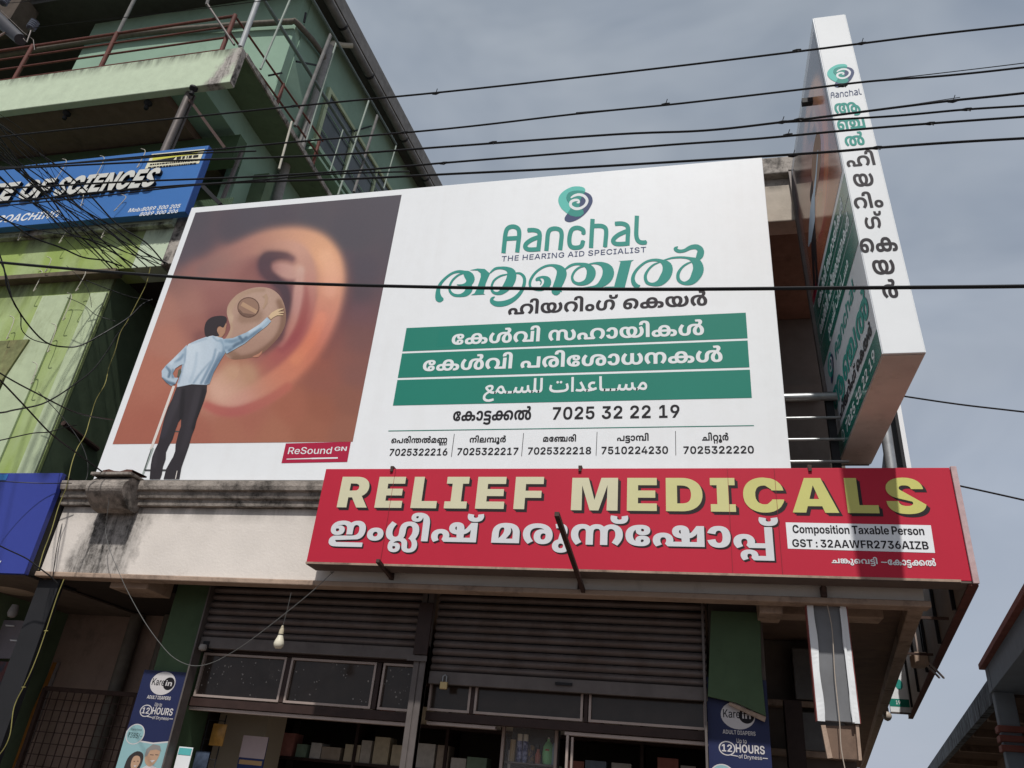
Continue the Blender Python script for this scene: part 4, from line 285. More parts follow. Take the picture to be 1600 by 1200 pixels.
a665|327|0 -5 10 118 43 3 28 7 17 15 8 22 -15 565 120 0 17 -486 4 -44 9 -34 15 -23 21 -14 27 -8 60 -7 19 -12 10 -19 3 -22 -4 -23 -14 -20 -22 -14 -29 -4 -41 3 -36 8 -31 15 -24 22 -18 30 -11 38 36 -2 -17 -39 -23 -29 -29 -21 -36 -14 -44 -8
a663|283|0 -5 10 118 43 3 28 7 17 15 8 22 2 78 -19 487 119 0 20 -490 0 -53 -4 -47 -11 -41 -19 -35 -29 -27 -40 -21 -35 -9 -41 -5
a3|260|
a1258|1012|412 -21 26 118 272 16 36 8 44 14 31 19 18 23 6 27 -3 40 -9 47 -33 104 110 34 45 -150 7 -71 -3 -39 -9 -35 -15 -31 -22 -27 -30 -23 -37 -21 -47 -16 -56 -14 -66 -10 -165 -12;411 -21 -121 6 -52 9 -45 11 -39 14 -33 17 -28 20 -23 23 -17 25 -16 43 -6 49 33 174 106 -26 -21 -115 7 -39 20 -33 22 -18 29 -15 38 -12 47 -8 58 -5 67 -2 20 -86;577 423 -24 4 -20 14 -14 20 -5 23 5 24 14 20 20 15 24 4 23 -4 20 -15 13 -20 5 -24 -5 -23 -13 -20 -20 -14;418 423 -25 5 -20 14 -13 20 -5 23 5 24 13 20 20 14 25 5 23 -5 19 -14 14 -20 4 -24 -4 -23 -14 -20 -19 -14
a47|260|85 0 -21 725 118 0 20 -725
a213|556|217 113 42 2 31 7 22 10 15 14 8 16 2 19 -3 24 -9 29 -116 199 100 66 139 -260 24 -71 15 -23 18 -16 20 -9 67 -11 19 -12 10 -19 4 -22 -5 -23 -13 -20 -22 -14 -29 -4 -38 3 -35 9 -30 16 -25 23 -21 31 -15 39 53 4 -10 -31 -19 -30 -30 -26 -40 -21 -34 -10 -38 -6 -180 19 -31 12 -28 15 46 105 31 -14 34 -10 35 -7
a9|537|0 -5 10 118 147 6 -15 12 -35 40 -16 29 -11 34 -3 41 3 38 10 35 16 31 23 28 26 23 32 19 36 14 38 9 42 3 109 -16 -20 -112 -82 11 -32 -3 -28 -9 -23 -14 -17 -18 -11 -23 -3 -27 2 -19 6 -19 9 -16 98 -61 153 56 38 -110 -102 -42 -51 -16 -105 -24 -114 -14
a46|308|307 -5 -54 2 -45 6 -36 11 -29 14 -22 20 -15 24 -11 29 -7 33 -24 591 118 0 24 -540 6 -30 12 -20 20 -13 31 -7 42 -2 27 -4 19 -12 10 -19 4 -22 -5 -23 -14 -20 -22 -14
a766|561|0 -5 10 118 23 3 19 9 18 16 18 23 81 145 20 25 32 29 31 18 33 10 32 4 39 -5 36 -14 32 -21 28 -28 23 -33 17 -37 11 -40 4 -39 -6 -52 -16 -44 -26 -35 -33 -26 -39 -16 -43 -5 -42 3 -50 11 -37 13 -41 21 -43 28 46 99 59 -33 27 -11 37 -10 29 -3 38 6 12 7 9 10 5 13 2 16 -3 24 -9 24 -13 23 -17 19 -19 12 -22 5 -18 -4 -17 -10 -15 -17 -16 -24 -81 -151 -22 -27 -23 -20 -25 -14 -28 -9
k_|269|
kA|785|15 0 239 728 270 0 246 -728 -226 0 -181 663 48 0 -175 -663;192 133 0 150 401 0 0 -150
kC|742|332 -8 -46 8 -43 14 -41 19 -38 24 -34 29 -29 34 -25 39 -21 44 -14 49 -9 53 -3 58 3 59 9 53 15 49 20 45 26 39 29 34 34 29 38 24 41 19 43 13 46 8 48 3 126 -19 54 -23 48 -32 56 -63 27 -52 10 -28 12 -62 -202 0 -5 23 -95 81 -26 2 -45 -6 -39 -18 -16 -13 -14 -16 -12 -19 -23 -71 -3 -90 9 -55 18 -45 26 -34 53 -30 22 -4 49 1 23 5 73 75 6 23 201 0 -9 -52 -48 -97 -38 -43 -73 -50 -29 -13 -64 -18 -35 -4
kD|719|326 0 -199 0 0 168 217 1 47 9 21 8 18 11 15 14 13 17 11 20 9 23 10 58 0 69 -10 58 -9 23 -11 20 -14 17 -16 14 -18 11 -45 14 -53 5 -188 0 0 168 199 0 54 -3 51 -8 46 -14 43 -20 39 -24 34 -29 30 -34 25 -38 19 -43 14 -47 9 -50 2 -55 -2 -54 -9 -50 -14 -47 -19 -43 -25 -38 -29 -34 -34 -29 -38 -24 -43 -19 -46 -14 -50 -8;243 728 0 -728 -199 0 0 728
kE|619|44 0 0 728 538 0 0 -164 -339 0 0 -118 311 0 0 -159 -311 0 0 -124 337 0 0 -163
kF|591|44 0 0 728 524 0 0 -164 -325 0 0 -152 297 0 0 -159 -297 0 0 -253
kI|483|27 0 0 159 115 0 0 409 -115 0 0 160 429 0 0 -160 -115 0 0 -409 115 0 0 -159
kL|569|44 0 0 728 199 0 0 -565 301 0 0 -163
kM|946|44 0 0 728 309 0 141 -584 -41 0 139 584 309 0 0 -728 -199 0 8 625 15 0 -170 -625 -164 0 -173 625 18 0 7 -625
kN|759|44 0 0 728 213 0 287 -522 -20 -19 -12 541 203 0 0 -728 -212 0 -296 525 27 4 13 -529
kO|766|383 -10 -49 2 -46 8 -43 14 -42 19 -38 24 -34 29 -29 34 -26 39 -20 44 -15 49 -9 53 -3 58 3 59 9 53 15 49 20 45 26 39 29 34 34 29 38 24 42 19 43 13 46 8 49 3 48 -3 46 -8 44 -13 41 -19 38 -24 34 -29 30 -34 25 -39 21 -45 15 -49 8 -53 3 -59 -3 -58 -8 -53 -15 -49 -21 -44 -25 -39 -30 -35 -34 -29 -38 -24 -41 -18 -44 -14 -46 -8;406 164 41 12 18 10 16 13 25 34 17 45 10 85 -10 86 -17 45 -12 19 -13 15 -34 24 -19 7 -45 6 -45 -6 -19 -7 -34 -24 -13 -15 -22 -40 -13 -50 0 -119 13 -50 10 -21 25 -34 16 -13 18 -10 41 -12
kR|667|44 0 0 728 312 0 40 -2 38 -6 35 -9 32 -13 29 -17 26 -20 22 -23 19 -26 15 -30 10 -32 7 -34 2 -38 -2 -37 -7 -34 -11 -32 -15 -28 -20 -26 -22 -22 -27 -19 -30 -16 -33 -12 -36 -9 -38 -5 -42 -2 -183 0 0 155 213 9 27 17 10 12 7 14 4 17 0 37 -4 16 -7 15 -10 12 -27 17 -17 6 -118 4 0 -567;441 0 -171 333 209 0 176 -333
kS|672|343 -10 -47 2 -43 5 -40 9 -37 13 -33 16 -29 20 -25 23 -21 27 -17 31 -12 35 -7 38 -3 42 189 0 3 -20 14 -34 11 -14 31 -20 41 -10 62 2 36 14 14 13 9 15 3 17 -3 16 -8 14 -221 68 -42 16 -36 19 -30 24 -25 28 -17 31 -10 36 -4 40 3 34 7 31 11 29 17 28 20 24 25 22 27 19 32 16 34 13 37 9 40 5 42 2 43 -2 40 -5 71 -22 31 -17 26 -19 24 -22 19 -25 16 -28 11 -31 7 -33 3 -35 -189 0 -4 23 -10 19 -14 15 -14 9 -36 10 -50 0 -22 -6 -18 -9 -13 -11 -8 -14 -2 -16 2 -17 8 -13 13 -12 366 -293 -7 -33 -11 -29 -16 -27 -19 -24 -24 -21 -28 -18 -31 -15 -36 -12 -38 -8 -42 -5
kT|676|25 564 0 164 627 0 0 -164 -214 0 0 -564 -199 0 0 564
kU|716|358 -10 -46 2 -43 7 -39 10 -37 14 -33 19 -30 21 -25 26 -22 28 -17 32 -12 35 -7 37 -3 40 0 467 198 0 1 -472 5 -20 9 -19 11 -16 14 -14 16 -11 18 -8 20 -5 22 -2 22 2 20 5 18 8 16 11 26 30 8 18 5 20 2 22 0 451 197 0 0 -467 -3 -40 -7 -37 -12 -35 -17 -32 -22 -28 -26 -26 -29 -21 -33 -19 -37 -14 -40 -10 -43 -7
b_|269|
b-|646|488 353 0 -116 -331 0 0 116
b/|380|370 762 -234 -871 -126 0 234 871
b0|646|323 -10 -58 5 -51 14 -45 25 -39 34 -31 43 -25 52 -18 59 -10 67 -4 74 4 75 10 67 18 59 25 52 32 43 38 34 45 25 51 15 58 5 58 -5 51 -15 45 -25 38 -34 32 -43 25 -52 17 -59 11 -67 4 -75 -4 -74 -11 -67 -17 -59 -25 -52 -31 -43 -39 -34 -44 -25 -52 -14;323 112 28 3 25 10 22 16 18 22 15 28 12 34 8 41 5 46 2 51 -2 52 -5 47 -8 40 -12 35 -15 28 -18 22 -22 16 -25 10 -28 3 -28 -3 -25 -10 -22 -16 -19 -22 -15 -28 -11 -35 -9 -40 -5 -47 0 -103 5 -46 9 -41 11 -34 15 -28 19 -22 22 -16 25 -10
b1|646|89 0 0 121 487 0 0 -121;424 728 0 -728 -148 0 0 594 -171 -115 0 135 167 114
b2|646|67 0 0 108 361 363 6 39 -2 22 -5 19 -8 17 -11 15 -13 12 -16 10 -38 12 -44 0 -21 -5 -18 -8 -30 -26 -11 -17 -8 -19 -6 -47 -141 0 4 47 10 43 18 39 25 33 30 28 36 23 41 17 45 10 49 3 49 -3 45 -9 40 -16 36 -21 30 -25 24 -31 18 -34 11 -38 4 -42 -2 -29 -6 -28 -9 -27 -14 -28 -42 -58 -231 -223 311 -4 0 -122
b3|646|317 -10 -52 3 -48 10 -43 16 -38 22 -32 26 -26 32 -19 36 -12 39 -5 42 148 0 3 -20 6 -19 9 -17 45 -36 41 -12 47 0 21 5 20 8 17 10 14 13 12 16 9 18 5 21 2 22 -2 21 -5 20 -9 18 -28 30 -42 20 -26 5 -115 1 0 97 168 165 -302 3 0 123 481 0 0 -111 -237 -227 0 31 53 3 48 -5 43 -13 37 -19 31 -25 25 -31 18 -34 10 -38 4 -41 -4 -44 -12 -40 -20 -36 -26 -32 -33 -26 -38 -22 -44 -16 -47 -9
b4|646|29 138 0 118 288 472 146 0 -283 -466 0 -5 437 0 0 -119;382 0 0 174 3 52 0 228 137 0 0 -454
b5|646|319 -10 -49 3 -45 9 -41 16 -37 21 -31 26 -25 31 -20 35 -12 38 -5 42 144 0 3 -20 6 -18 9 -16 26 -26 36 -18 20 -4 44 0 22 6 20 9 32 28 12 19 9 21 5 22 2 25 -2 25 -5 24 -9 21 -12 18 -15 16 -18 13 -19 9 -22 6 -24 2 -48 -7 -40 -20 -16 -14 -12 -17 -135 16 31 397 449 0 0 -123 -322 0 -17 -180 19 17 44 26 27 9 28 6 30 2 32 -2 30 -6 29 -10 27 -14 25 -17 22 -20 20 -23 16 -25 13 -28 10 -31 6 -32 2 -34 -4 -47 -11 -44 -19 -40 -25 -35 -32 -30 -37 -25 -43 -18 -47 -11
b6|646|325 -10 -48 3 -45 10 -42 17 -37 23 -32 28 -26 35 -20 39 -12 44 -4 48 3 39 8 38 13 38 18 40 54 89 168 247 154 0 -230 -334 -36 0 44 45 56 23 47 4 43 -3 40 -9 36 -15 32 -22 27 -26 22 -32 16 -36 9 -40 3 -45 -3 -47 -12 -43 -18 -40 -25 -34 -31 -29 -37 -24 -41 -17 -45 -11;323 107 23 2 22 6 19 9 17 12 26 34 9 20 5 22 2 24 -2 23 -5 22 -9 21 -26 33 -17 12 -19 9 -22 6 -45 0 -21 -6 -19 -9 -18 -12 -14 -15 -12 -18 -9 -20 -5 -22 -2 -24 2 -24 5 -22 9 -20 26 -34 18 -12 19 -9 21 -6
b7|646|119 0 303 600 -353 4 0 124 507 0 0 -125 -303 -603
b8|646|322 -10 -52 3 -48 8 -44 15 -39 20 -33 24 -26 29 -20 33 -12 35 -4 38 3 31 7 28 11 27 16 24 20 21 22 18 26 15 28 11 30 7 -38 14 -33 19 -28 26 -21 31 -13 36 -4 39 4 36 10 34 18 31 25 27 30 24 35 19 40 14 43 8 47 3 48 -3 43 -8 40 -14 36 -19 29 -23 25 -28 18 -31 11 -34 3 -36 -4 -39 -13 -36 -21 -31 -28 -26 -33 -19 -38 -11 58 -21 26 -15 23 -18 19 -21 16 -24 12 -27 7 -28 2 -31 -4 -38 -12 -35 -19 -33 -27 -29 -33 -24 -39 -20 -44 -15 -48 -8;346 101 42 12 17 10 15 13 12 15 14 35 0 41 -6 20 -9 17 -12 15 -32 24 -20 8 -21 5 -47 0 -21 -5 -20 -8 -17 -10 -15 -13 -12 -16 -9 -17 -6 -19 0 -42 5 -18 9 -17 12 -15 15 -13 17 -10 42 -12;343 429 18 4 17 7 28 21 18 30 5 17 0 38 -12 32 -38 35 -57 12 -56 -12 -38 -35 -12 -32 0 -38 5 -17 18 -30 12 -11 16 -10 17 -7 18 -4
b9|646|320 738 48 -4 46 -10 41 -16 38 -23 32 -29 26 -34 20 -39 12 -44 3 -49 -2 -38 -8 -38 -13 -39 -43 -82 -198 -293 -154 0 230 333 37 0 -30 -34 -93 -37 -24 -1 -43 3 -40 10 -36 15 -32 21 -27 27 -22 31 -16 36 -10 41 -3 45 4 47 11 43 19 39 25 35 31 29 36 23 42 18 45 10;322 620 -23 -2 -21 -5 -19 -9 -32 -28 -12 -18 -9 -20 -5 -22 -2 -24 2 -24 5 -22 9 -20 12 -18 15 -15 36 -22 21 -5 23 -2 23 2 21 5 36 22 15 15 12 18 9 20 5 22 2 23 -2 24 -5 22 -9 21 -12 18 -32 28 -19 9 -21 5
b:|269|135 -9 -22 3 -20 8 -17 13 -14 17 -8 20 -3 22 3 23 8 19 14 18 17 13 20 8 22 3 23 -3 20 -8 17 -13 13 -18 9 -19 2 -23 -2 -22 -9 -20 -13 -17 -17 -13 -20 -8;135 346 -22 3 -20 8 -17 13 -14 18 -8 20 -3 22 3 22 8 20 14 17 17 14 20 8 22 2 23 -2 20 -8 17 -14 13 -17 9 -20 2 -22 -2 -22 -9 -20 -13 -18 -17 -13 -20 -8
bA|735|17 0 251 728 195 0 255 -728 -166 0 -205 673 35 0 -201 -673;175 165 0 118 385 0 0 -118
bB|656|62 0 0 728 290 0 50 -3 44 -8 39 -13 33 -18 27 -22 21 -26 15 -30 9 -32 3 -35 -2 -28 -5 -25 -22 -42 -15 -18 -39 -28 -23 -10 -24 -7 0 -5 27 -4 26 -8 25 -12 22 -17 20 -20 16 -23 12 -28 8 -30 2 -34 -3 -38 -10 -34 -15 -32 -23 -28 -28 -24 -34 -20 -40 -14 -46 -9 -52 -3;210 121 133 0 38 3 32 8 24 14 17 19 10 23 4 26 -2 20 -5 18 -8 16 -25 27 -36 17 -22 4 -160 1;210 423 144 1 36 10 16 9 23 24 8 15 6 35 -3 25 -10 22 -15 18 -22 14 -26 8 -32 3 -125 0
bC|735|381 -10 -63 5 -58 14 -54 25 -47 34 -41 43 -33 51 -24 60 -15 67 -5 74 5 75 15 67 24 60 34 52 40 42 48 34 54 25 58 15 62 5 41 -2 39 -6 37 -10 34 -14 32 -17 29 -21 27 -24 22 -27 20 -31 16 -34 11 -36 8 -40 -151 0 -162 130 -37 -4 -34 -9 -31 -16 -26 -22 -22 -28 -18 -33 -13 -39 -8 -43 -3 -49 3 -49 8 -43 13 -39 18 -33 22 -27 27 -22 30 -15 34 -10 37 -3 132 59 19 32 11 38 151 0 -6 -35 -11 -34 -15 -32 -18 -31 -22 -27 -26 -26 -29 -22 -32 -19 -35 -15 -38 -11 -40 -7
bD|715|318 0 -188 0 0 128 181 0 45 3 39 8 35 15 29 20 24 26 18 32 13 38 8 44 3 50 -3 50 -8 44 -13 38 -18 32 -24 26 -29 20 -34 14 -40 9 -44 3 -186 0 0 128 195 0 69 -5 63 -15 57 -24 48 -34 41 -41 33 -51 23 -57 15 -65 4 -72 -4 -72 -15 -65 -23 -57 -33 -51 -41 -42 -49 -33 -57 -24 -63 -15;211 728 0 -728 -149 0 0 728
bE|608|62 0 0 728 499 0 0 -126 -350 0 0 -173 323 0 0 -123 -323 0 0 -181 350 0 0 -125
bF|585|62 0 0 728 488 0 0 -126 -339 0 0 -195 309 0 0 -123 -309 0 0 -284
bG|746|384 -10 -65 5 -60 15 -54 25 -48 35 -40 43 -33 52 -24 59 -14 66 -5 73 5 75 15 67 25 59 33 52 41 43 48 34 53 25 58 15 62 5 41 -2 38 -6 37 -10 34 -14 32 -17 29 -20 27 -24 22 -26 20 -29 15 -31 12 -34 7 -35 -152 0 -69 94 -32 14 -57 8 -37 -4 -34 -9 -31 -16 -26 -22 -23 -27 -18 -34 -13 -38 -8 -44 -3 -48 3 -48 8 -44 13 -38 18 -34 22 -27 27 -22 31 -16 34 -10 38 -3 34 2 30 7 26 10 24 15 19 18 16 22 12 24 6 28 3 30 32 -4 -190 0 0 113 303 0 0 -91 -4 -60 -14 -54 -23 -49 -30 -42 -38 -35 -44 -29 -50 -21 -54 -12
bH|737|62 0 0 728 149 0 0 -294 315 0 0 294 149 0 0 -728 -149 0 0 309 -315 0 0 -309
bI|448|34 0 0 123 115 0 0 481 -115 0 0 124 380 0 0 -124 -115 0 0 -481 115 0 0 -123
bL|563|62 0 0 728 149 0 0 -603 320 0 0 -125
bM|919|62 0 0 728 226 0 188 -616 -32 0 187 616 226 0 0 -728 -149 0 6 637 13 0 -205 -637 -124 0 -209 637 15 0 6 -637
bN|750|62 0 0 728 164 0 337 -578 -16 -13 -11 591 152 0 0 -728 -164 0 -342 578 21 6 11 -584
bO|763|382 -10 -63 5 -58 14 -54 25 -47 34 -41 43 -33 51 -25 60 -15 67 -5 74 5 75 15 67 25 60 33 52 41 42 47 34 54 25 58 15 63 5 62 -5 58 -15 53 -25 48 -34 41 -42 33 -52 25 -60 15 -67 5 -75 -5 -74 -15 -67 -25 -60 -33 -51 -41 -43 -48 -34 -53 -25 -58 -14;382 122 36 3 33 9 30 16 26 21 22 28 18 33 13 38 8 44 3 49 -3 50 -8 44 -13 39 -18 33 -22 27 -26 22 -30 15 -33 9 -36 4 -36 -4 -33 -9 -30 -15 -27 -22 -22 -27 -18 -34 -13 -38 -8 -44 -3 -50 3 -49 8 -44 13 -38 18 -33 22 -27 27 -22 30 -16 33 -9
bP|643|62 0 0 728 285 0 52 -4 47 -10 42 -17 36 -23 30 -29 24 -34 17 -38 11 -43 3 -46 -4 -46 -10 -42 -18 -39 -24 -33 -30 -29 -37 -23 -42 -17 -47 -10 -53 -3 -189 0 0 122 171 0 27 2 24 5 21 8 18 12 15 14 12 16 8 19 5 21 2 23 -2 23 -5 21 -8 19 -12 17 -15 14 -18 11 -21 8 -24 5 -28 2 -114 0 0 -604
bR|655|62 0 0 728 286 0 53 -4 47 -9 41 -17 36 -22 30 -27 24 -33 18 -38 10 -42 3 -46 -3 -46 -11 -41 -18 -37 -24 -32 -31 -27 -36 -21 -43 -16 -48 -9 -53 -3 -192 0 0 121 204 1 24 4 21 8 18 10 15 12 11 15 8 18 5 21 2 22 -2 23 -5 21 -8 18 -26 28 -18 10 -21 8 -52 6 -116 0 0 -604;469 0 -173 330 160 0 177 -330
bS|654|332 -11 -57 3 -52 9 -46 16 -40 21 -34 27 -27 33 -20 39 -12 44 -5 49 145 0 3 -24 7 -21 11 -19 14 -16 17 -13 20 -10 48 -12 53 0 23 4 40 15 16 11 22 28 5 16 2 18 -3 23 -11 19 -192 70 -60 18 -50 24 -40 29 -29 36 -17 43 -6 49 4 42 11 39 20 35 26 30 33 26 38 20 43 16 48 9 51 3 52 -3 48 -9 42 -16 38 -21 31 -26 25 -31 19 -35 12 -39 5 -43 -143 0 -6 29 -13 24 -20 19 -25 15 -30 8 -35 3 -24 -1 -58 -18 -26 -22 -8 -14 -5 -15 -1 -16 3 -23 12 -20 25 -20 262 -85 24 -15 38 -34 15 -20 12 -22 8 -24 5 -26 2 -28 -4 -43 -11 -39 -19 -35 -26 -31 -32 -25 -39 -21 -45 -15 -51 -9
bT|657|32 602 0 126 593 0 0 -126 -222 0 0 -602 -149 0 0 602
bU|723|361 -11 -57 4 -53 11 -48 19 -41 25 -35 31 -28 37 -21 42 -13 46 -4 51 0 473 149 0 0 -461 2 -27 6 -26 11 -23 14 -20 18 -17 21 -15 24 -10 26 -6 29 -2 30 2 26 6 24 10 21 15 18 17 14 20 11 23 6 26 2 27 0 461 148 0 0 -473 -4 -51 -12 -46 -21 -42 -28 -37 -35 -31 -42 -25 -47 -19 -53 -11
bW|1024|213 0 -196 728 162 0 137 -648 -27 0 146 648 154 0 146 -648 -28 0 137 648 163 0 -196 -728 -170 0 -148 641 38 0 -149 -641
bZ|654|46 0 0 98 428 557 14 -49 -439 -4 0 126 558 0 0 -99 -427 -557 -13 49 442 4 0 -125
ba|571|180 -8 -31 6 -29 10 -25 14 -21 18 -18 22 -13 25 -8 30 -1 62 6 25 9 21 13 19 32 30 244 56 17 7 9 11 4 15 -3 23 -7 18 -13 13 -16 11 -21 6 -26 2 -25 -2 -23 -6 -19 -10 -14 -13 -11 -16 -7 -17 -134 14 9 32 14 28 18 25 23 22 27 18 31 14 34 11 38 6 72 1 58 -10 73 -33 19 -17 30 -40 10 -24 6 -28 2 -29 0 -362 -140 0 0 75 -38 -45 -96 -39;276 93 38 12 30 22 18 30 7 36 0 57 -154 -37 -18 -10 -13 -13 -9 -16 -3 -20 3 -18 8 -16 12 -12 16 -9 20 -5
bb|619|361 -10 -50 6 -40 17 -45 40 -19 32 -5 0 0 -85 -143 0 0 728 145 0 0 -277 86 80 21 7 51 6 40 -4 38 -10 34 -18 31 -25 27 -31 22 -38 16 -44 10 -50 3 -57 -3 -55 -9 -50 -16 -44 -22 -38 -26 -32 -31 -25 -35 -18 -39 -11;318 108 24 2 21 7 19 11 16 15 13 18 18 48 6 59 -6 58 -8 26 -10 22 -13 18 -16 15 -19 11 -21 7 -24 2 -23 -2 -21 -7 -19 -11 -17 -15 -13 -18 -11 -22 -8 -25 -5 -28 0 -62 5 -28 8 -25 11 -23 13 -18 17 -15 19 -11 21 -7
be|584|302 -11 -52 4 -48 11 -42 19 -37 26 -30 33 -25 38 -18 44 -11 48 -3 54 3 53 11 48 18 44 25 39 30 32 36 27 41 20 45 11 50 4 36 -2 33 -6 32 -10 30 -13 27 -18 24 -21 22 -25 18 -29 14 -32 11 -36 6 -39 2 -83 -457 0 0 92 387 0 -68 -23 -1 26 -12 45 -10 19 -13 16 -16 13 -19 9 -21 5 -23 2 -24 -2 -21 -5 -19 -10 -16 -12 -24 -34 -8 -21 -4 -140 5 -25 8 -22 12 -20 15 -16 17 -12 20 -9 22 -6 25 -2 25 2 22 6 20 9 17 13 13 16 9 19 132 -16 -10 -30 -15 -28 -20 -25 -24 -22 -28 -18 -31 -15 -35 -11 -38 -7
bi|263|59 0 0 536 145 0 0 -536;131 605 -21 2 -19 8 -17 12 -13 16 -8 18 -3 20 3 20 8 18 13 15 17 13 19 7 21 2 22 -2 19 -7 17 -13 13 -15 8 -18 2 -20 -2 -21 -8 -17 -13 -16 -17 -12 -19 -8
bl|297|171 2 -42 11 -31 20 -22 27 -13 36 -4 45 0 587 145 0 0 -569 2 -22 7 -15 13 -8 20 -3 26 3 16 -108
bm|903|59 0 0 536 136 0 5 -129 -10 0 10 30 13 26 15 22 17 19 20 15 21 11 22 8 23 5 24 2 37 -4 33 -12 28 -20 23 -29 18 -35 12 -44 -17 0 22 57 17 23 19 20 44 28 26 9 26 5 27 2 33 -3 29 -7 28 -12 24 -17 21 -21 17 -25 12 -29 8 -34 2 -38 0 -359 -145 0 0 332 -3 28 -8 23 -14 18 -18 13 -21 7 -23 3 -48 -12 -41 -66 -1 -346 -141 0 0 336 -3 25 -7 21 -14 18 -17 13 -21 8 -23 3 -25 -3 -22 -9 -13 -9 -20 -26 -11 -35 -1 -342
bn|610|204 306 0 -306 -145 0 0 536 139 0 1 -136 -14 0 18 42 22 36 27 28 33 21 37 13 44 4 36 -3 33 -8 29 -13 26 -19 21 -23 18 -29 12 -32 8 -37 3 -41 0 -339 -146 0 0 313 -3 32 -8 26 -15 22 -19 15 -24 10 -28 3 -20 -1 -35 -12 -27 -23 -10 -16 -7 -18
bo|602|301 -11 -51 4 -47 11 -42 20 -37 26 -31 32 -24 39 -19 44 -10 48 -4 53 4 53 10 49 19 44 24 39 31 32 37 26 42 20 47 11 51 4 52 -4 47 -11 42 -20 36 -26 31 -32 25 -39 18 -44 11 -49 3 -53 -3 -53 -11 -48 -18 -44 -25 -39 -31 -32 -36 -26 -42 -20 -47 -11;301 105 24 2 21 7 19 11 16 16 14 19 10 22 8 26 6 59 -6 59 -18 48 -14 19 -16 15 -19 11 -21 7 -24 2 -24 -2 -21 -7 -19 -11 -16 -15 -13 -19 -11 -23 -12 -54 0 -61 12 -54 11 -22 13 -19 16 -16 19 -11 21 -7
bp|619|59 -204 0 740 143 0 0 -85 5 0 83 80 21 7 51 6 40 -4 38 -10 34 -18 31 -25 27 -31 22 -38 16 -44 10 -50 3 -57 -3 -55 -9 -50 -16 -44 -22 -38 -26 -32 -31 -25 -35 -18 -39 -11 -41 -4 -50 6 -40 17 -63 71 -4 -288;318 108 24 2 21 7 19 11 16 15 13 18 18 48 6 59 -6 58 -8 26 -10 22 -13 18 -16 15 -19 11 -21 7 -24 2 -23 -2 -21 -7 -19 -11 -17 -15 -13 -18 -11 -22 -8 -25 -5 -28 0 -62 5 -28 8 -25 11 -23 13 -18 17 -15 19 -11 21 -7
br|396|59 0 0 536 140 0 0 -93 5 0 12 30 16 25 20 19 24 14 27 8 76 -1 0 -128 -103 0 -17 -8 -30 -24 -10 -16 -8 -19 -5 -20 -2 -23 0 -300
bs|547|275 -11 -43 2 -39 6 -36 11 -32 15 -28 19 -23 22 -19 27 -13 29 -8 33 138 16 8 -22 11 -19 16 -14 19 -11 23 -6 53 -1 22 5 18 9 13 12 8 13 3 15 -5 19 -13 16 -13 8 -132 31 -47 13 -39 18 -30 23 -22 28 -13 33 -4 38 3 33 9 29 16 27 21 23 26 19 31 16 36 11 40 7 43 2 42 -2 38 -6 34 -11 30 -14 26 -18 21 -22 17 -24 12 -28 7 -30 -131 -15 -6 18 -10 16 -14 13 -17 11 -21 6 -25 2 -23 -2 -20 -5 -17 -9 -13 -11 -7 -13 -3 -15 4 -19 12 -15 13 -9 17 -7 120 -25 48 -13 39 -17 30 -21 21 -27 12 -31 5 -36 -4 -34 -10 -31 -17 -28 -23 -24 -28 -21 -33 -16 -38 -13 -41 -7
bt|367|338 536 0 -112 -329 0 0 112;89 669 146 0 0 -509 3 -23 8 -15 15 -9 24 -3 49 4 14 -110 -21 -5 -121 0 -42 13 -32 21 -24 29 -14 37 -5 45
bx|566|16 0 210 324 -1 -98 -198 310 158 0 126 -233 -53 0 129 233 155 0 -202 -311 1 97 209 -322 -157 0 -137 244 51 0 -135 -244
b₹|563|533 548 -27 -98 -475 0 26 98;287 0 -244 291 0 87 121 0 26 2 23 5 20 8 17 11 14 13 18 35 5 20 1 21 -3 31 -10 28 -16 22 -23 18 -32 10 -40 4 -133 0 30 122 103 0 57 -3 50 -10 44 -15 36 -20 30 -26 24 -31 16 -36 10 -39 4 -44 -2 -39 -7 -36 -12 -32 -16 -29 -21 -26 -27 -22 -32 -18 -38 -15 -43 -10 -5 -3 218 -268 0 -6;533 728 -27 -100 -389 1 26 99
r_|269|
r-|647|484 348 0 -92 -323 0 0 92
r/|359|344 762 -234 -871 -95 0 234 871
r3|647|316 -10 -47 3 -44 8 -40 15 -36 21 -30 25 -26 29 -19 35 -12 37 -5 41 111 0 3 -24 8 -21 11 -20 14 -16 18 -14 20 -11 23 -8 24 -5 27 -2 28 2 25 5 23 9 21 12 17 15 14 18 11 21 6 24 2 26 -2 26 -6 23 -10 21 -15 20 -18 16 -23 13 -28 10 -31 7 -112 2 0 80 185 196 -307 4 0 95 447 0 0 -85 -235 -245 0 21 53 2 48 -6 42 -13 37 -20 30 -26 24 -30 18 -35 11 -38 3 -40 -4 -42 -11 -39 -18 -35 -25 -31 -30 -27 -36 -21 -41 -16 -45 -9
r5|647|319 -10 -45 3 -41 9 -38 15 -34 20 -29 25 -24 29 -18 33 -12 36 -5 39 108 0 3 -22 7 -20 11 -18 30 -30 19 -11 21 -8 23 -5 24 -2 27 2 25 7 23 11 20 14 17 18 14 22 10 24 6 26 2 28 -2 29 -6 27 -11 24 -14 22 -17 18 -20 15 -23 11 -25 7 -28 2 -27 -2 -25 -5 -24 -8 -22 -12 -18 -14 -14 -16 -102 10 34 385 413 0 0 -95 -318 0 -21 -207 42 30 24 11 25 8 27 5 61 -1 31 -6 29 -10 26 -13 25 -17 22 -21 19 -23 16 -26 13 -28 10 -31 5 -32 2 -35 -3 -46 -11 -42 -18 -39 -24 -35 -30 -29 -35 -24 -39 -18 -44 -10
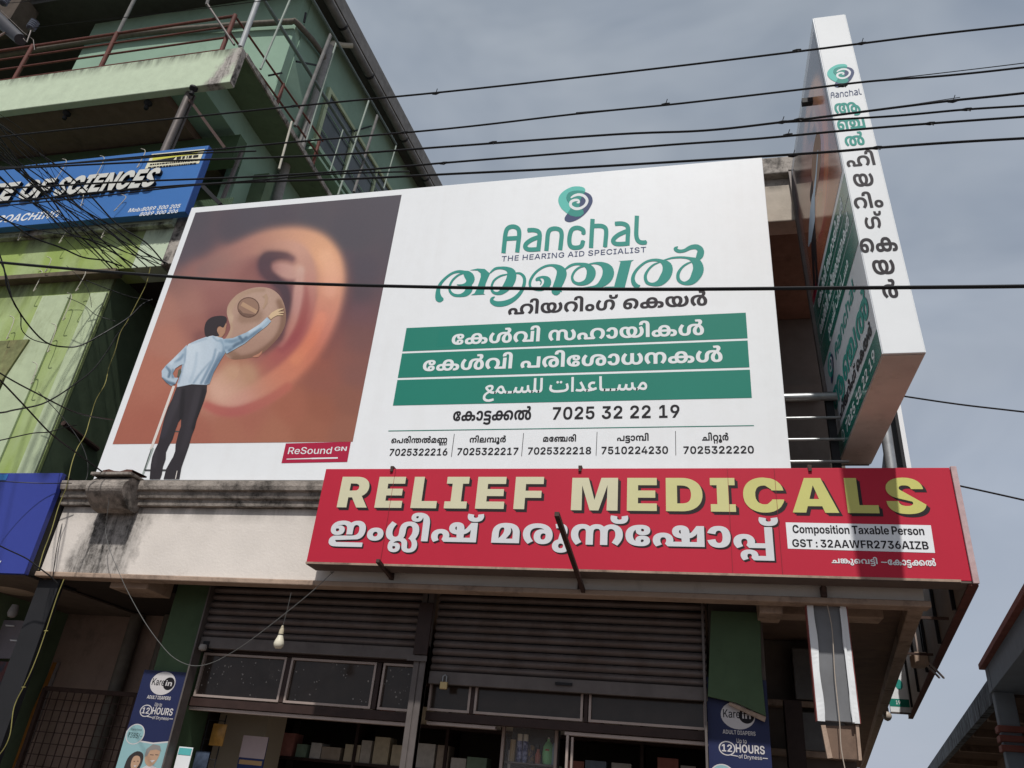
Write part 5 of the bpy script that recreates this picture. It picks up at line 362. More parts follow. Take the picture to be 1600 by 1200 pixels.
r8|647|323 -10 -49 3 -45 8 -40 15 -37 20 -30 24 -25 28 -18 33 -11 35 -4 38 3 30 6 29 11 27 15 25 18 22 22 18 24 15 26 11 28 7 -36 14 -30 20 -26 26 -19 32 -12 35 -3 38 3 36 10 34 17 30 22 28 28 23 32 19 37 14 40 8 43 3 43 -3 40 -8 36 -14 33 -19 27 -23 23 -28 17 -30 10 -34 3 -36 -4 -38 -11 -35 -20 -32 -25 -26 -30 -20 -35 -11 53 -21 24 -15 40 -40 15 -25 11 -27 7 -29 2 -30 -4 -38 -11 -35 -18 -33 -25 -28 -31 -24 -36 -20 -41 -15 -44 -8;323 79 29 2 25 5 24 9 20 11 17 14 14 17 10 19 6 22 2 23 -2 24 -6 22 -11 21 -14 18 -38 28 -23 9 -26 6 -55 0 -25 -6 -23 -9 -21 -13 -17 -15 -15 -18 -10 -20 -7 -23 -2 -24 2 -23 6 -22 10 -19 14 -17 17 -14 44 -20 26 -5;323 418 23 2 22 5 20 8 32 24 12 16 9 19 5 20 2 22 -2 22 -5 20 -9 18 -26 29 -37 18 -22 5 -24 2 -24 -2 -22 -5 -20 -8 -17 -10 -27 -29 -14 -38 0 -44 6 -20 20 -35 15 -13 18 -11 20 -8 21 -5
rA|697|19 0 261 728 135 0 263 -728 -120 0 -224 680 25 0 -221 -680;162 191 0 92 373 0 0 -92
rC|730|382 -10 -62 5 -57 15 -53 25 -46 35 -39 43 -32 52 -24 59 -14 66 -5 73 5 74 14 66 24 60 32 51 39 44 46 34 53 26 57 15 62 5 37 -2 37 -6 35 -9 32 -13 31 -16 28 -20 25 -23 22 -26 19 -29 16 -32 12 -35 8 -37 -112 0 -24 63 -27 33 -33 25 -39 17 -67 9 -42 -3 -38 -11 -35 -18 -31 -25 -27 -32 -21 -37 -16 -44 -9 -49 -3 -55 3 -54 10 -49 15 -44 22 -38 26 -31 31 -25 35 -17 39 -11 41 -4 87 17 36 21 43 47 24 63 112 0 -8 -36 -11 -34 -34 -60 -22 -26 -25 -24 -28 -20 -30 -17 -33 -14 -36 -9 -37 -6
rD|712|312 0 -180 0 0 96 174 0 52 4 46 10 40 18 33 24 28 30 21 37 15 43 9 49 3 54 -3 54 -9 48 -15 42 -21 37 -27 30 -32 24 -39 17 -44 11 -51 3 -183 0 0 97 190 0 68 -5 62 -15 54 -24 48 -33 39 -42 31 -50 23 -58 14 -64 4 -72 -4 -72 -14 -65 -23 -58 -32 -51 -40 -42 -48 -33 -56 -24 -63 -15;186 728 0 -728 -110 0 0 728
rE|598|76 0 0 728 468 0 0 -96 -358 0 0 -216 332 0 0 -95 -332 0 0 -225 360 0 0 -96
rG|742|383 -10 -63 5 -58 15 -53 26 -46 35 -39 43 -32 52 -23 59 -14 66 -5 72 5 73 14 67 24 59 32 52 39 43 46 35 52 26 56 15 61 5 39 -2 37 -6 35 -10 33 -13 31 -17 28 -20 25 -23 22 -25 20 -29 15 -31 12 -32 8 -35 -113 0 -26 59 -77 66 -41 13 -46 4 -41 -3 -38 -11 -35 -18 -31 -25 -26 -31 -22 -38 -15 -43 -10 -50 -3 -54 3 -55 10 -49 15 -43 22 -38 26 -31 31 -25 36 -18 39 -11 42 -4 37 3 34 8 32 13 27 19 23 22 19 27 14 31 9 35 2 37 30 -4 -209 0 0 91 287 0 0 -83 -4 -57 -13 -53 -22 -47 -30 -42 -36 -35 -43 -28 -48 -21 -53 -12
rH|733|76 0 0 728 110 0 0 -308 361 0 0 308 111 0 0 -728 -111 0 0 324 -361 0 0 -324
rI|421|40 0 0 95 115 0 0 538 -115 0 0 95 341 0 0 -95 -115 0 0 -538 115 0 0 -95
rK|676|154 192 0 121 357 415 141 0 -310 -340 -7 1;76 0 0 728 110 0 0 -728;524 0 -248 357 68 85 310 -442
rL|558|76 0 0 728 110 0 0 -632 334 0 0 -96
rN|743|76 0 0 728 125 0 376 -622 -13 -8 -9 630 112 0 0 -728 -127 0 -378 621 17 7 8 -628
rP|634|76 0 0 728 263 0 52 -4 46 -10 41 -16 34 -23 29 -27 22 -33 16 -37 10 -40 3 -43 -3 -44 -10 -40 -16 -37 -23 -33 -29 -27 -34 -23 -41 -17 -46 -10 -52 -3 -189 0 0 94 181 0 32 2 28 6 25 10 20 13 17 17 13 19 9 22 5 24 2 27 -2 26 -5 24 -9 22 -13 19 -17 16 -20 13 -25 10 -28 6 -33 2 -143 0 0 -633
rR|645|76 0 0 728 266 0 52 -4 46 -9 40 -16 35 -22 28 -26 23 -32 16 -36 9 -40 3 -43 -3 -44 -10 -39 -16 -36 -23 -31 -29 -26 -35 -21 -41 -16 -46 -9 -52 -3 -200 0 0 94 194 0 32 2 28 5 24 9 21 12 16 15 13 18 9 20 6 24 2 26 -2 26 -6 23 -9 21 -13 19 -17 15 -20 12 -24 9 -29 6 -32 2 -146 0 0 -633;491 0 -175 328 122 0 179 -328
rS|640|323 -12 -54 3 -48 9 -43 15 -38 21 -31 26 -26 31 -19 36 -12 40 -5 44 110 0 4 -26 8 -24 12 -21 36 -32 23 -11 25 -8 28 -5 29 -2 31 2 27 5 26 8 22 11 19 14 16 16 11 18 7 21 1 42 -6 17 -9 14 -29 25 -176 57 -60 19 -48 24 -39 29 -28 34 -17 41 -5 47 4 40 11 37 18 33 25 29 31 25 36 20 41 14 44 9 48 3 49 -3 44 -9 40 -15 36 -20 29 -25 25 -29 18 -33 11 -37 5 -40 -107 0 -8 34 -15 28 -23 23 -30 17 -36 10 -40 3 -53 -6 -24 -8 -20 -10 -17 -13 -14 -16 -10 -17 -6 -18 -2 -21 2 -20 6 -17 11 -15 335 -141 34 -36 13 -22 9 -24 6 -26 2 -29 -4 -41 -10 -37 -18 -34 -25 -30 -31 -25 -37 -21 -43 -15 -49 -9
rT|641|37 632 0 96 567 0 0 -96 -228 0 0 -632 -110 0 0 632
rU|728|364 -11 -56 3 -50 12 -46 18 -41 25 -33 31 -27 37 -20 41 -12 45 -4 49 0 478 110 0 0 -469 2 -32 8 -29 12 -27 16 -24 21 -20 25 -16 28 -12 32 -8 35 -2 35 2 32 8 29 12 24 16 21 20 16 24 12 27 8 29 2 32 0 469 110 0 0 -478 -4 -49 -12 -45 -20 -41 -27 -37 -33 -31 -41 -25 -45 -18 -51 -12
ra|555|222 -11 -34 2 -31 7 -28 10 -26 14 -22 19 -18 22 -13 26 -8 30 -3 33 2 29 6 25 10 21 13 18 16 16 61 32 204 34 17 7 10 11 4 17 -1 21 -4 17 -16 27 -26 19 -36 10 -44 0 -38 -10 -62 -66 -101 17 11 31 15 27 19 24 23 20 26 16 61 22 33 5 134 -15 23 -10 21 -13 19 -16 16 -19 14 -22 10 -25 6 -29 3 -34 0 -359 -104 0 0 74 -50 -53 -36 -19 -23 -7;273 76 25 6 22 9 19 13 15 15 12 17 9 19 7 40 0 67 -223 -67 -9 -13 -5 -14 -1 -18 3 -22 10 -19 9 -11
rd|604|269 -11 -43 4 -39 11 -36 19 -31 26 -27 32 -22 38 -16 45 -9 49 -4 54 4 55 9 49 16 44 22 38 27 32 32 25 36 19 39 11 42 4 28 -2 26 -5 22 -8 81 -77 5 0 0 276 106 0 0 -728 -104 0 0 83 -6 0 -83 -79 -22 -8 -25 -5;292 80 28 3 26 8 23 13 19 17 17 22 12 26 10 30 5 33 2 36 -2 35 -5 33 -22 55 -16 22 -20 17 -23 13 -26 8 -28 2 -29 -2 -26 -8 -22 -13 -20 -18 -16 -22 -12 -25 -9 -30 -6 -32 -2 -35 2 -36 6 -32 9 -30 13 -26 16 -22 19 -18 23 -13 25 -8
re|573|298 -11 -51 3 -45 12 -41 19 -35 27 -29 32 -24 38 -17 44 -10 48 -4 53 4 53 10 48 17 44 24 39 28 33 35 27 39 19 43 12 48 4 32 -2 31 -5 30 -9 28 -13 26 -17 24 -21 20 -24 18 -29 14 -32 11 -36 6 -40 3 -79 -435 0 0 79 380 0 -49 -25 -2 31 -5 29 -9 26 -12 23 -16 20 -19 16 -22 11 -25 7 -29 2 -28 -2 -25 -7 -23 -12 -20 -15 -16 -19 -13 -22 -10 -25 -5 -27 0 -114 6 -30 10 -28 14 -23 18 -20 21 -15 24 -12 27 -6 29 -3 20 1 90 48 15 31 100 -16 -10 -29 -14 -26 -19 -24 -22 -21 -26 -18 -30 -14 -32 -11 -36 -6
rf|362|331 536 0 -87 -322 0 0 87;109 0 0 605 2 30 7 27 12 23 15 20 19 16 22 13 25 9 27 5 109 -8 -17 -86 -69 4 -17 -6 -13 -10 -9 -13 -5 -18 -2 -21 0 -590
ri|241|67 0 0 536 106 0 0 -536;121 621 -18 2 -16 6 -24 24 -7 15 -2 17 2 16 7 16 11 13 13 10 16 6 18 2 17 -2 16 -6 14 -10 11 -13 6 -16 3 -17 -3 -16 -6 -15 -11 -13 -14 -11 -16 -6
rm|877|67 0 0 536 102 0 2 -121 -9 0 10 28 12 24 15 21 37 32 20 11 22 8 23 5 23 1 38 -4 33 -12 28 -20 22 -26 17 -33 11 -37 -14 0 8 26 13 24 15 21 18 18 21 15 23 12 25 9 27 6 59 -1 29 -7 27 -12 24 -16 21 -21 17 -25 13 -30 8 -34 2 -40 0 -358 -106 0 0 348 -3 34 -10 26 -17 20 -22 14 -24 8 -48 1 -20 -5 -17 -8 -28 -24 -10 -15 -8 -18 -4 -19 -1 -362 -105 0 0 355 -3 28 -9 23 -16 20 -21 15 -24 8 -27 3 -19 -1 -19 -5 -34 -18 -25 -31 -9 -19 -5 -23 -2 -25 0 -330
rn|587|173 315 0 -315 -106 0 0 536 102 0 1 -132 -15 0 18 44 24 35 27 27 33 19 36 11 41 4 35 -3 32 -8 30 -13 26 -18 22 -22 17 -28 13 -33 8 -38 3 -43 0 -338 -106 0 0 325 -3 37 -10 31 -17 25 -23 18 -28 11 -33 4 -23 -2 -22 -5 -20 -9 -18 -12 -15 -15 -12 -18 -9 -22 -6 -25
ro|589|294 -11 -48 3 -44 12 -40 19 -35 27 -29 32 -24 39 -18 44 -10 48 -4 53 4 53 10 49 18 44 24 38 29 33 35 26 40 20 44 11 48 4 49 -4 44 -11 40 -20 35 -26 30 -33 23 -38 18 -44 10 -49 4 -53 -4 -53 -10 -48 -18 -44 -23 -39 -30 -32 -35 -27 -40 -19 -44 -12;294 79 31 3 26 8 24 14 19 18 17 22 12 27 9 29 6 32 0 68 -6 32 -9 30 -12 26 -17 22 -19 19 -24 14 -26 8 -31 3 -30 -3 -26 -8 -23 -14 -20 -18 -16 -23 -13 -26 -9 -30 -5 -32 -2 -34 2 -34 5 -32 9 -29 13 -27 16 -22 20 -18 23 -14 26 -8
rp|604|67 -204 0 740 104 0 0 -84 6 0 63 67 42 18 25 5 28 2 43 -4 39 -11 36 -19 31 -25 27 -32 22 -38 16 -44 10 -49 3 -55 -3 -54 -10 -49 -16 -45 -22 -38 -26 -32 -32 -26 -36 -19 -39 -11 -43 -4 -27 2 -25 5 -42 18 -17 12 -46 57 -5 0 0 -287;313 80 28 3 26 8 22 13 20 18 16 22 12 26 10 30 5 32 2 36 -2 35 -5 32 -9 30 -13 25 -16 22 -19 18 -23 13 -26 8 -28 2 -29 -2 -26 -8 -23 -13 -19 -17 -16 -22 -13 -26 -10 -29 -5 -33 -2 -35 2 -36 6 -33 9 -30 13 -26 16 -22 20 -17 22 -13 26 -8
rr|371|67 0 0 536 103 0 0 -86 16 27 17 23 21 18 25 14 28 8 74 0 0 -100 -78 4 -21 -5 -19 -8 -32 -26 -12 -17 -14 -41 -2 -24 0 -323
rs|522|262 -12 -38 2 -35 6 -33 10 -29 14 -25 17 -22 22 -17 25 -12 28 -8 32 101 14 9 -26 13 -21 17 -16 22 -12 26 -7 31 -2 31 2 27 7 23 12 16 15 10 17 4 20 -3 16 -6 14 -11 12 -15 11 -131 34 -46 14 -37 18 -29 23 -21 27 -12 32 -4 36 2 31 9 28 15 25 20 22 24 19 29 15 32 11 36 7 39 2 38 -2 33 -6 31 -10 27 -14 23 -17 19 -20 16 -24 11 -25 7 -29 -97 -14 -7 20 -11 18 -15 17 -20 12 -24 8 -30 2 -27 -2 -25 -7 -21 -11 -15 -14 -10 -17 -3 -20 2 -16 7 -15 11 -12 15 -10 21 -9 113 -27 46 -13 37 -18 29 -22 20 -26 12 -31 4 -35 -3 -32 -9 -29 -16 -26 -21 -23 -26 -20 -30 -16 -35 -11 -38 -7
rt|337|306 536 0 -87 -297 0 0 87;93 669 106 0 1 -544 4 -15 8 -12 11 -7 14 -5 67 2 12 -86 -72 -7 -45 4 -38 12 -29 20 -22 27 -13 34 -4 42
ru|588|254 -8 -35 3 -33 7 -29 13 -26 18 -22 23 -18 28 -13 33 -8 38 -3 43 0 338 106 0 0 -325 4 -37 10 -31 17 -25 23 -18 28 -11 33 -4 23 2 22 5 19 8 18 12 15 16 12 18 10 22 5 25 2 28 0 315 106 0 0 -536 -102 0 0 132 15 0 -19 -44 -23 -35 -28 -27 -33 -19 -36 -11
ry|559|65 -199 17 87 50 -4 20 2 18 7 15 13 9 12 30 82 -205 536 114 0 161 -491 -31 0 164 491 113 0 -236 -617 -25 -49 -49 -52 -20 -11 -47 -12
r₹|542|516 553 -25 -89 -465 0 25 89;290 0 -254 309 -1 69 126 0 56 6 24 8 20 12 16 14 13 17 10 20 6 23 2 25 -4 37 -12 31 -20 26 -28 20 -37 11 -46 4 -135 0 26 96 109 0 55 -4 49 -9 41 -16 35 -21 29 -26 21 -31 16 -34 9 -38 3 -42 -2 -38 -8 -35 -13 -33 -18 -29 -25 -26 -30 -21 -37 -17 -44 -11 -51 -6 228 -285 0 -6;517 728 -26 -90 -372 3 25 87
"""
RUNS = {
 'hearing': 'm59 m65 m49 m51 m65 m6 m25 m77 m3 m71 m23 m49 m118',
 'l1': 'm72 m23 m120 m55 m65 m3 m58 m59 m64 m49 m65 m23 m120',
 'l2': 'm72 m23 m120 m55 m65 m3 m44 m50 m65 m72 m56 m64 m41 m42 m23 m120',
 'kot': 'm72 m23 m64 m184 m163 m119',
 'n1': 'm71 m44 m50 m65 m206 m119 m48 m190',
 'n2': 'm42 m65 m52 m216 m68 m118',
 'n3': 'm48 m72 m180 m50 m65',
 'n4': 'm44 m184 m64 m216 m65',
 'n5': 'm28 m65 m220 m68 m118',
 'eng': 'n11 n6 n172 n66 n57 n77 n3 n48 n50 n67 n203 n77 n72 n57 n64 n208 n77',
 'chank': 'm28 m173 m67 m71 m55 m184 m65',
 'v0': 'm59 m65',
 'v1': 'm49',
 'v2': 'm51 m65 m6',
 'v3': 'm25 m77',
 'v4': 'm71 m23',
 'v5': 'm49',
 'v6': 'm118',
 'v7': 'm10',
 'v8': 'm180',
 'v9': 'm119',
 'aan': 'm10 m180 m119',
 'arab': 'a8 a768 a602 a1072 a665 a663 a3 a1258 a47 a213 a9 a46 a602 a602 a1072 a766',
}

GL = {}
for ln in GLYPH_DATA.strip('\n').split('\n'):
    k, adv, rest = ln.split('|', 2); cs = []
    for c in rest.split(';'):
        if not c.strip(): continue
        q = [int(t) for t in c.split()]; x = y = 0; pts = []
        for i in range(0, len(q), 2): x += q[i]; y += q[i + 1]; pts.append((x, y))
        cs.append(pts)
    GL[k] = [int(adv), cs, None]
def fill(cs):
    """triangles covering the inside of a set of closed outlines (non-zero winding)"""
    pts = []; edges = []
    for c in cs:
        b = len(pts); n = len(c); pts += [Vector(p) for p in c]; edges += [(b + i, b + (i + 1) % n) for i in range(n)]
    v, e, f, *_ = delaunay_2d_cdt(pts, edges, [], 0, 1e-4)
    segs = np.array([(c[i][0], c[i][1], c[(i + 1) % len(c)][0], c[(i + 1) % len(c)][1]) for c in cs for i in range(len(c))], float)
    keep = []
    for t in f:
        cx = sum(v[i].x for i in t) / len(t); cy = sum(v[i].y for i in t) / len(t)
        up = (segs[:, 1] <= cy) & (segs[:, 3] > cy); dn = (segs[:, 1] > cy) & (segs[:, 3] <= cy); wn = 0
        for msk, sg in ((up, 1), (dn, -1)):
            s_ = segs[msk]
            if len(s_):
                xi = s_[:, 0] + (cy - s_[:, 1]) / (s_[:, 3] - s_[:, 1]) * (s_[:, 2] - s_[:, 0]); wn += sg * int((xi > cx).sum())
        if wn: keep.append(tuple(t))
    return [tuple(p) for p in v], keep
def run(keys, track=0, space=280):
    if isinstance(keys, str): keys = RUNS[keys].split()
    x = 0; o = []
    for k in keys:
        if k[1:] == ' ' or k[1:] == '_': x += space; continue
        g = GL[k]
        if g[2] is None: g[2] = fill(g[1]) if g[1] else ([], [])
        if g[1]: o.append((k, x))
        x += g[0] + track
    return o
def lat(font, s, track=0, space=280): return run([font + c for c in s], track, space)
def join(a, b, gap=0):
    xm = max(x + max(p[0] for c in GL[k][1] for p in c) for k, x in a)
    return a + [(k, x + xm + gap) for k, x in b]
def inkbox(r):
    X = [x + p[0] for k, x in r for c in GL[k][1] for p in c]; Yv = [p[1] for k, x in r for c in GL[k][1] for p in c]
    return min(X), max(X), min(Yv), max(Yv)
def lay(r, x0, x1, zb, zt, vref=None, vbase=0, shear=0.0):
    """scale a run so its ink spans x0..x1 and height vbase..vref spans zb..zt; gives outlines per letter"""
    a, b, c, d = inkbox(r); vt = d if vref is None else vref
    sy = (zt - zb) / (vt - vbase); sh = shear * sy; a2 = a; b2 = b
    sx = (x1 - x0) / (b2 - a2); res = []
    for k, x in r:
        cs = [[(x0 + (x + p[0] - a) * sx + (p[1] - vbase) * sh, zb + (p[1] - vbase) * sy) for p in ct] for ct in GL[k][1]]
        V, F = GL[k][2]
        res.append((cs, [(x0 + (x + p[0] - a) * sx + (p[1] - vbase) * sh, zb + (p[1] - vbase) * sy) for p in V], F))
    return res
FRONT = lambda Y: (lambda u, v, d: (u, Y - d, v))
def letters(mb, res, fr, d0, th=0.0):
    """put laid-out letters on a surface frame; th > 0 gives them sides"""
    for cs, V, F in res:
        mb.add([fr(u, v, d0 + th) for u, v in V], F)
        if th > 0:
            for c in cs:
                n = len(c); mb.add([fr(u, v, d0) for u, v in c] + [fr(u, v, d0 + th) for u, v in c],
                                   [(i, (i + 1) % n, n + (i + 1) % n, n + i) for i in range(n)])
    return mb
def smoothline(P, m=5):
    P = [np.array(p, float) for p in P]; out_ = []
    for i in range(len(P) - 1):
        p0 = P[max(i - 1, 0)]; p1 = P[i]; p2 = P[i + 1]; p3 = P[min(i + 2, len(P) - 1)]
        for j in range(m):
            t = j / m
            out_.append(0.5 * ((2 * p1) + (p2 - p0) * t + (2 * p0 - 5 * p1 + 4 * p2 - p3) * t * t + (3 * p1 - p0 - 3 * p2 + p3) * t ** 3))
    out_.append(P[-1]); return out_
def ribbon(P, m=5, rnd=True):
    """outline polygons of a brush stroke through (x, y, width) points: quads plus round joints"""
    S = smoothline(P, m); polys = []
    for i in range(len(S) - 1):
        a, b = S[i], S[i + 1]; d = b[:2] - a[:2]; l = np.hypot(*d)
        if l < 1e-9: continue
        n = np.array([-d[1], d[0]]) / l
        polys.append([tuple(a[:2] + n * a[2] / 2), tuple(b[:2] + n * b[2] / 2), tuple(b[:2] - n * b[2] / 2), tuple(a[:2] - n * a[2] / 2)])
    ks = range(len(S)) if rnd else range(1, len(S) - 1)
    for i in ks:
        x, y, w_ = S[i]; polys.append([(x + w_ / 2 * math.cos(t), y + w_ / 2 * math.sin(t)) for t in [2 * math.pi * k / 10 for k in range(10)]])
    out2 = []
    for p in polys:                     # same turning sense for all, so the non-zero rule unites them
        ar = sum(p[i][0] * p[(i + 1) % len(p)][1] - p[(i + 1) % len(p)][0] * p[i][1] for i in range(len(p)))
        out2.append(p if ar > 0 else p[::-1])
    return out2
def union(polys): return fill(polys)
def ccw(p):
    ar = sum(p[i][0] * p[(i + 1) % len(p)][1] - p[(i + 1) % len(p)][0] * p[i][1] for i in range(len(p)))
    return p if ar > 0 else p[::-1]
def blob(P, m=5):                       # closed smooth outline
    P = [(x, y, 0) for x, y in P]; n = len(P); out_ = []
    for i in range(n):
        p0, p1, p2, p3 = [np.array(P[(i + k) % n][:2], float) for k in (-1, 0, 1, 2)]
        for j in range(m):
            t = j / m; out_.append(tuple(0.5 * ((2 * p1) + (p2 - p0) * t + (2 * p0 - 5 * p1 + 4 * p2 - p3) * t * t + (3 * p1 - p0 - 3 * p2 + p3) * t ** 3)))
    return out_
# ------------------------------------------------------------------ paints and surfaces
m_cream = mat('cream_fascia_paint', (0.70, 0.645, 0.59), 0.85, var=0.07, scale=2.5, dirt=0.45, dscale=(1.6, 2, 0.7), damt=0.16, dark=(0.2, 0.16, 0.13), bump=0.25, bscale=45, grime=[(3.61, 0.16, 0.6)], patch=(-5.05, .27, .06, 3.3))
m_cornice = mat('sooty_cornice', (0.38, 0.335, 0.295), 0.92, var=0.15, scale=9, dirt=0.95, dscale=(3, 3, 6), damt=0.58, dark=(0.03, 0.027, 0.024), bump=0.6, bscale=50)
m_soot = mat('sooty_plaster', (0.42, 0.38, 0.34), 0.92, var=0.15, scale=9, dirt=0.98, dscale=(7, 7, 6), damt=0.55, dark=(0.03, 0.027, 0.025), bump=0.5, bscale=60)
m_beige = mat('beige_beam_paint', (0.50, 0.44, 0.37), 0.88, var=0.10, dirt=0.5, dscale=(2, 2, 1), damt=0.25, dark=(0.18, 0.15, 0.12), bump=0.2, bscale=40, grime=[(7.32, 0.12, 0.8)])
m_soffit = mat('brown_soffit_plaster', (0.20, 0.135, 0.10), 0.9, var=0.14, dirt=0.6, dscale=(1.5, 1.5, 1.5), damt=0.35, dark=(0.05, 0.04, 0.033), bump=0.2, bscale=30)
m_edge = mat('canopy_edge_paint', (0.40, 0.295, 0.225), 0.85, var=0.12, dirt=0.75, dscale=(2.5, 2.5, 3), damt=0.42, dark=(0.08, 0.055, 0.045), bump=0.3, bscale=50)
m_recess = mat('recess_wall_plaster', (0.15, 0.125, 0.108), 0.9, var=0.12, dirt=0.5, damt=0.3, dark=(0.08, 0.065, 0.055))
m_greend = mat('dark_green_paint', (0.07, 0.115, 0.06), 0.7, var=0.1, dirt=0.4, damt=0.25, dark=(0.02, 0.03, 0.02))
m_limegr = mat('lime_green_wall', (0.31, 0.41, 0.115), 0.85, var=0.10, scale=3, dirt=0.55, dscale=(2.5, 2.5, 0.5), damt=0.34, dark=(0.12, 0.13, 0.05), bump=0.2, bscale=35, second=((0.38, 0.47, 0.22), 1.2, (1.6, 1, 0.35)), grime=[(6.66, .5, .8), (7.31, .22, .95)])
m_palegr = mat('pale_green_pilaster', (0.47, 0.55, 0.36), 0.85, var=0.10, dirt=0.5, dscale=(6, 6, 0.8), damt=0.3, dark=(0.16, 0.18, 0.08), bump=0.2)
m_mint = mat('mint_cornice_paint', (0.53, 0.62, 0.46), 0.85, var=0.08, dirt=0.45, dscale=(2.2, 2.2, 1.6), damt=0.12, dark=(0.2, 0.19, 0.14), bump=0.3, bscale=45, grime=[(11.02, 0.24, 1.0), (7.52, 0.08, 0.9), (7.32, 0.22, 0.95)], patch=(-6.42, .13, .5, 10.6))
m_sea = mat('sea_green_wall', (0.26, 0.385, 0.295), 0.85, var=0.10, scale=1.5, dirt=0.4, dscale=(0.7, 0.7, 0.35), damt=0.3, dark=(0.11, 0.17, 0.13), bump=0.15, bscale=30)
m_shadegreen = mat('shaded_green_wall', (0.135, 0.19, 0.115), 0.85, var=0.12, dirt=0.5, damt=0.3, dark=(0.03, 0.05, 0.03))  # the building's green darkened to stand for shade, with dirt on top
m_black = mat('black_paint', (0.018, 0.018, 0.02), 0.6, var=0.1)
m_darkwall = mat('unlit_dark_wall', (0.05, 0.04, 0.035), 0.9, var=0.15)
m_steel = mat('galvanised_steel', (0.42, 0.43, 0.43), 0.42, var=0.2, scale=12, metal=0.75, dirt=0.4, damt=0.3, dark=(0.12, 0.1, 0.09))
m_greysteel = mat('grey_painted_steel', (0.15, 0.13, 0.122), 0.55, var=0.15, scale=8, metal=0.3, dirt=0.5, damt=0.3, dark=(0.05, 0.04, 0.035))
m_rust = mat('red_oxide_steel', (0.16, 0.055, 0.042), 0.7, var=0.2, scale=14, dirt=0.5, damt=0.35, dark=(0.03, 0.018, 0.015))
m_brownsteel = mat('brown_angle_iron', (0.075, 0.045, 0.037), 0.7, var=0.2, scale=20)
m_shut = mat('shutter_steel', (0.175, 0.145, 0.135), 0.5, var=0.12, scale=5, metal=0.25, dirt=0.5, dscale=(2.5, 2, .9), damt=0.3, dark=(0.07, 0.052, 0.045), second=((.15, .118, .105), 4))
m_wood = mat('dark_brown_wood', (0.045, 0.026, 0.022), 0.5, var=0.2, scale=10)
m_alum = mat('aluminium_trim', (0.42, 0.34, 0.30), 0.5, var=0.1, metal=0.4)
m_pipe = mat('weathered_grey_pipe', (0.30, 0.29, 0.28), 0.7, var=0.15, scale=10, dirt=0.5, damt=0.3, dark=(0.08, 0.07, 0.065))
m_brpipe = mat('dusty_brown_pipe', (0.17, 0.15, 0.125), 0.8, var=0.2, scale=10)
m_pvc = mat('cream_plastic_pipe', (0.55, 0.52, 0.44), 0.6, var=0.1)
m_wire = mat('black_cable_sheath', (0.012, 0.012, 0.013), 0.5, var=0.1)
m_gwire = mat('grey_service_wire', (0.12, 0.12, 0.115), 0.5, var=0.1)
m_ywire = mat('yellow_rope', (0.30, 0.27, 0.09), 0.7, var=0.15, scale=30)
m_pole = mat('asbestos_grey', (0.20, 0.195, 0.19), 0.85, var=0.2, dirt=0.6, dscale=(2, 2, 2), damt=0.4, dark=(0.06, 0.055, 0.05))
m_vinyl = mat('white_flex_vinyl', (0.75, 0.77, 0.785), 0.55, var=0.022, scale=0.9, dirt=.10, dscale=(5, 5, .25), damt=.5, dark=(.5, .48, .45), bump=0.35, bscale=1.6, spec=.35)
m_vinyl2 = mat('white_flex_side', (0.74, 0.76, 0.77), 0.6, var=0.05, scale=1.5, bump=0.12, bscale=5)
m_red = mat('crimson_flex_vinyl', (0.47, 0.016, 0.042), 0.6, var=0.06, scale=1.2, bump=0.04, bscale=3)
m_glass = mat('dusty_window_glass', (0.05, 0.037, 0.03), 0.12, var=0.2, scale=6, dirt=0.5, dscale=(4, 4, 4), damt=0.12, dark=(0.16, 0.14, 0.12), spec=0.28)
m_winglass = mat('dark_slate_glass', (0.05, 0.065, 0.068), 0.25, var=0.1, spec=0.5)
m_teal = mat('teal_print', srgb(28, 130, 112, .86), 0.6, var=0.03, scale=1.5)
m_teal2 = mat('teal_logo_print', srgb(48, 146, 134, .88), 0.6, var=0.0)
m_lteal = mat('light_teal_print', srgb(92, 186, 174, .95), 0.6, var=0.0)
m_navy = mat('navy_print', srgb(66, 80, 120, .75), 0.6, var=0.0)
m_char = mat('charcoal_print', srgb(56, 50, 58, 0.42), 0.6, var=0.0)
m_ink = mat('black_print', srgb(30, 28, 34, 0.6), 0.6, var=0.0)
m_wprint = mat('white_print', (0.70, 0.72, 0.73), 0.6, var=0.0)
m_conc = mat('street_concrete', (0.25, 0.24, 0.22), 0.9, var=0.15, bump=0.3)
m_asph = mat('street_asphalt', (0.05, 0.05, 0.052), 0.9, var=0.25, scale=25, bump=0.5, bscale=120)
m_earth = mat('dry_ground', (0.17, 0.14, 0.11), 0.95, var=0.2, scale=0.6, bump=0.3)

# ------------------------------------------------------------------ ground, road, pavement
part('ground', MB().add([(-400, -400, -0.02), (400, -400, -0.02), (400, 400, -0.02), (-400, 400, -0.02)], [(0, 1, 2, 3)]), m_earth, kind='structure')
part('road', MB().box(-200, 200, -9, 1.6, -0.015, 0.0), m_asph, kind='structure')
m_paver = mat('red_earth_paver', (0.21, 0.155, 0.125), 0.9, var=0.2, scale=3, bump=.3)
kb = MB().box(-60, 40, 1.6, 6.1, -0.01, 0.14); part('pavement', kb, m_paver, kind='structure')
kbs = None
for i in range(40):
    if kbs is None: kbs = part('kerb_stone', MB().box(-16, -15.22, 1.42, 1.597, -0.01, 0.15), m_conc, bpy.data.objects['pavement'], bev=0.012, loc=(-16, 1.42, 0))
    else: again(kbs, (-16 + 0.8 * i, 1.42, 0), bpy.data.objects['pavement'])

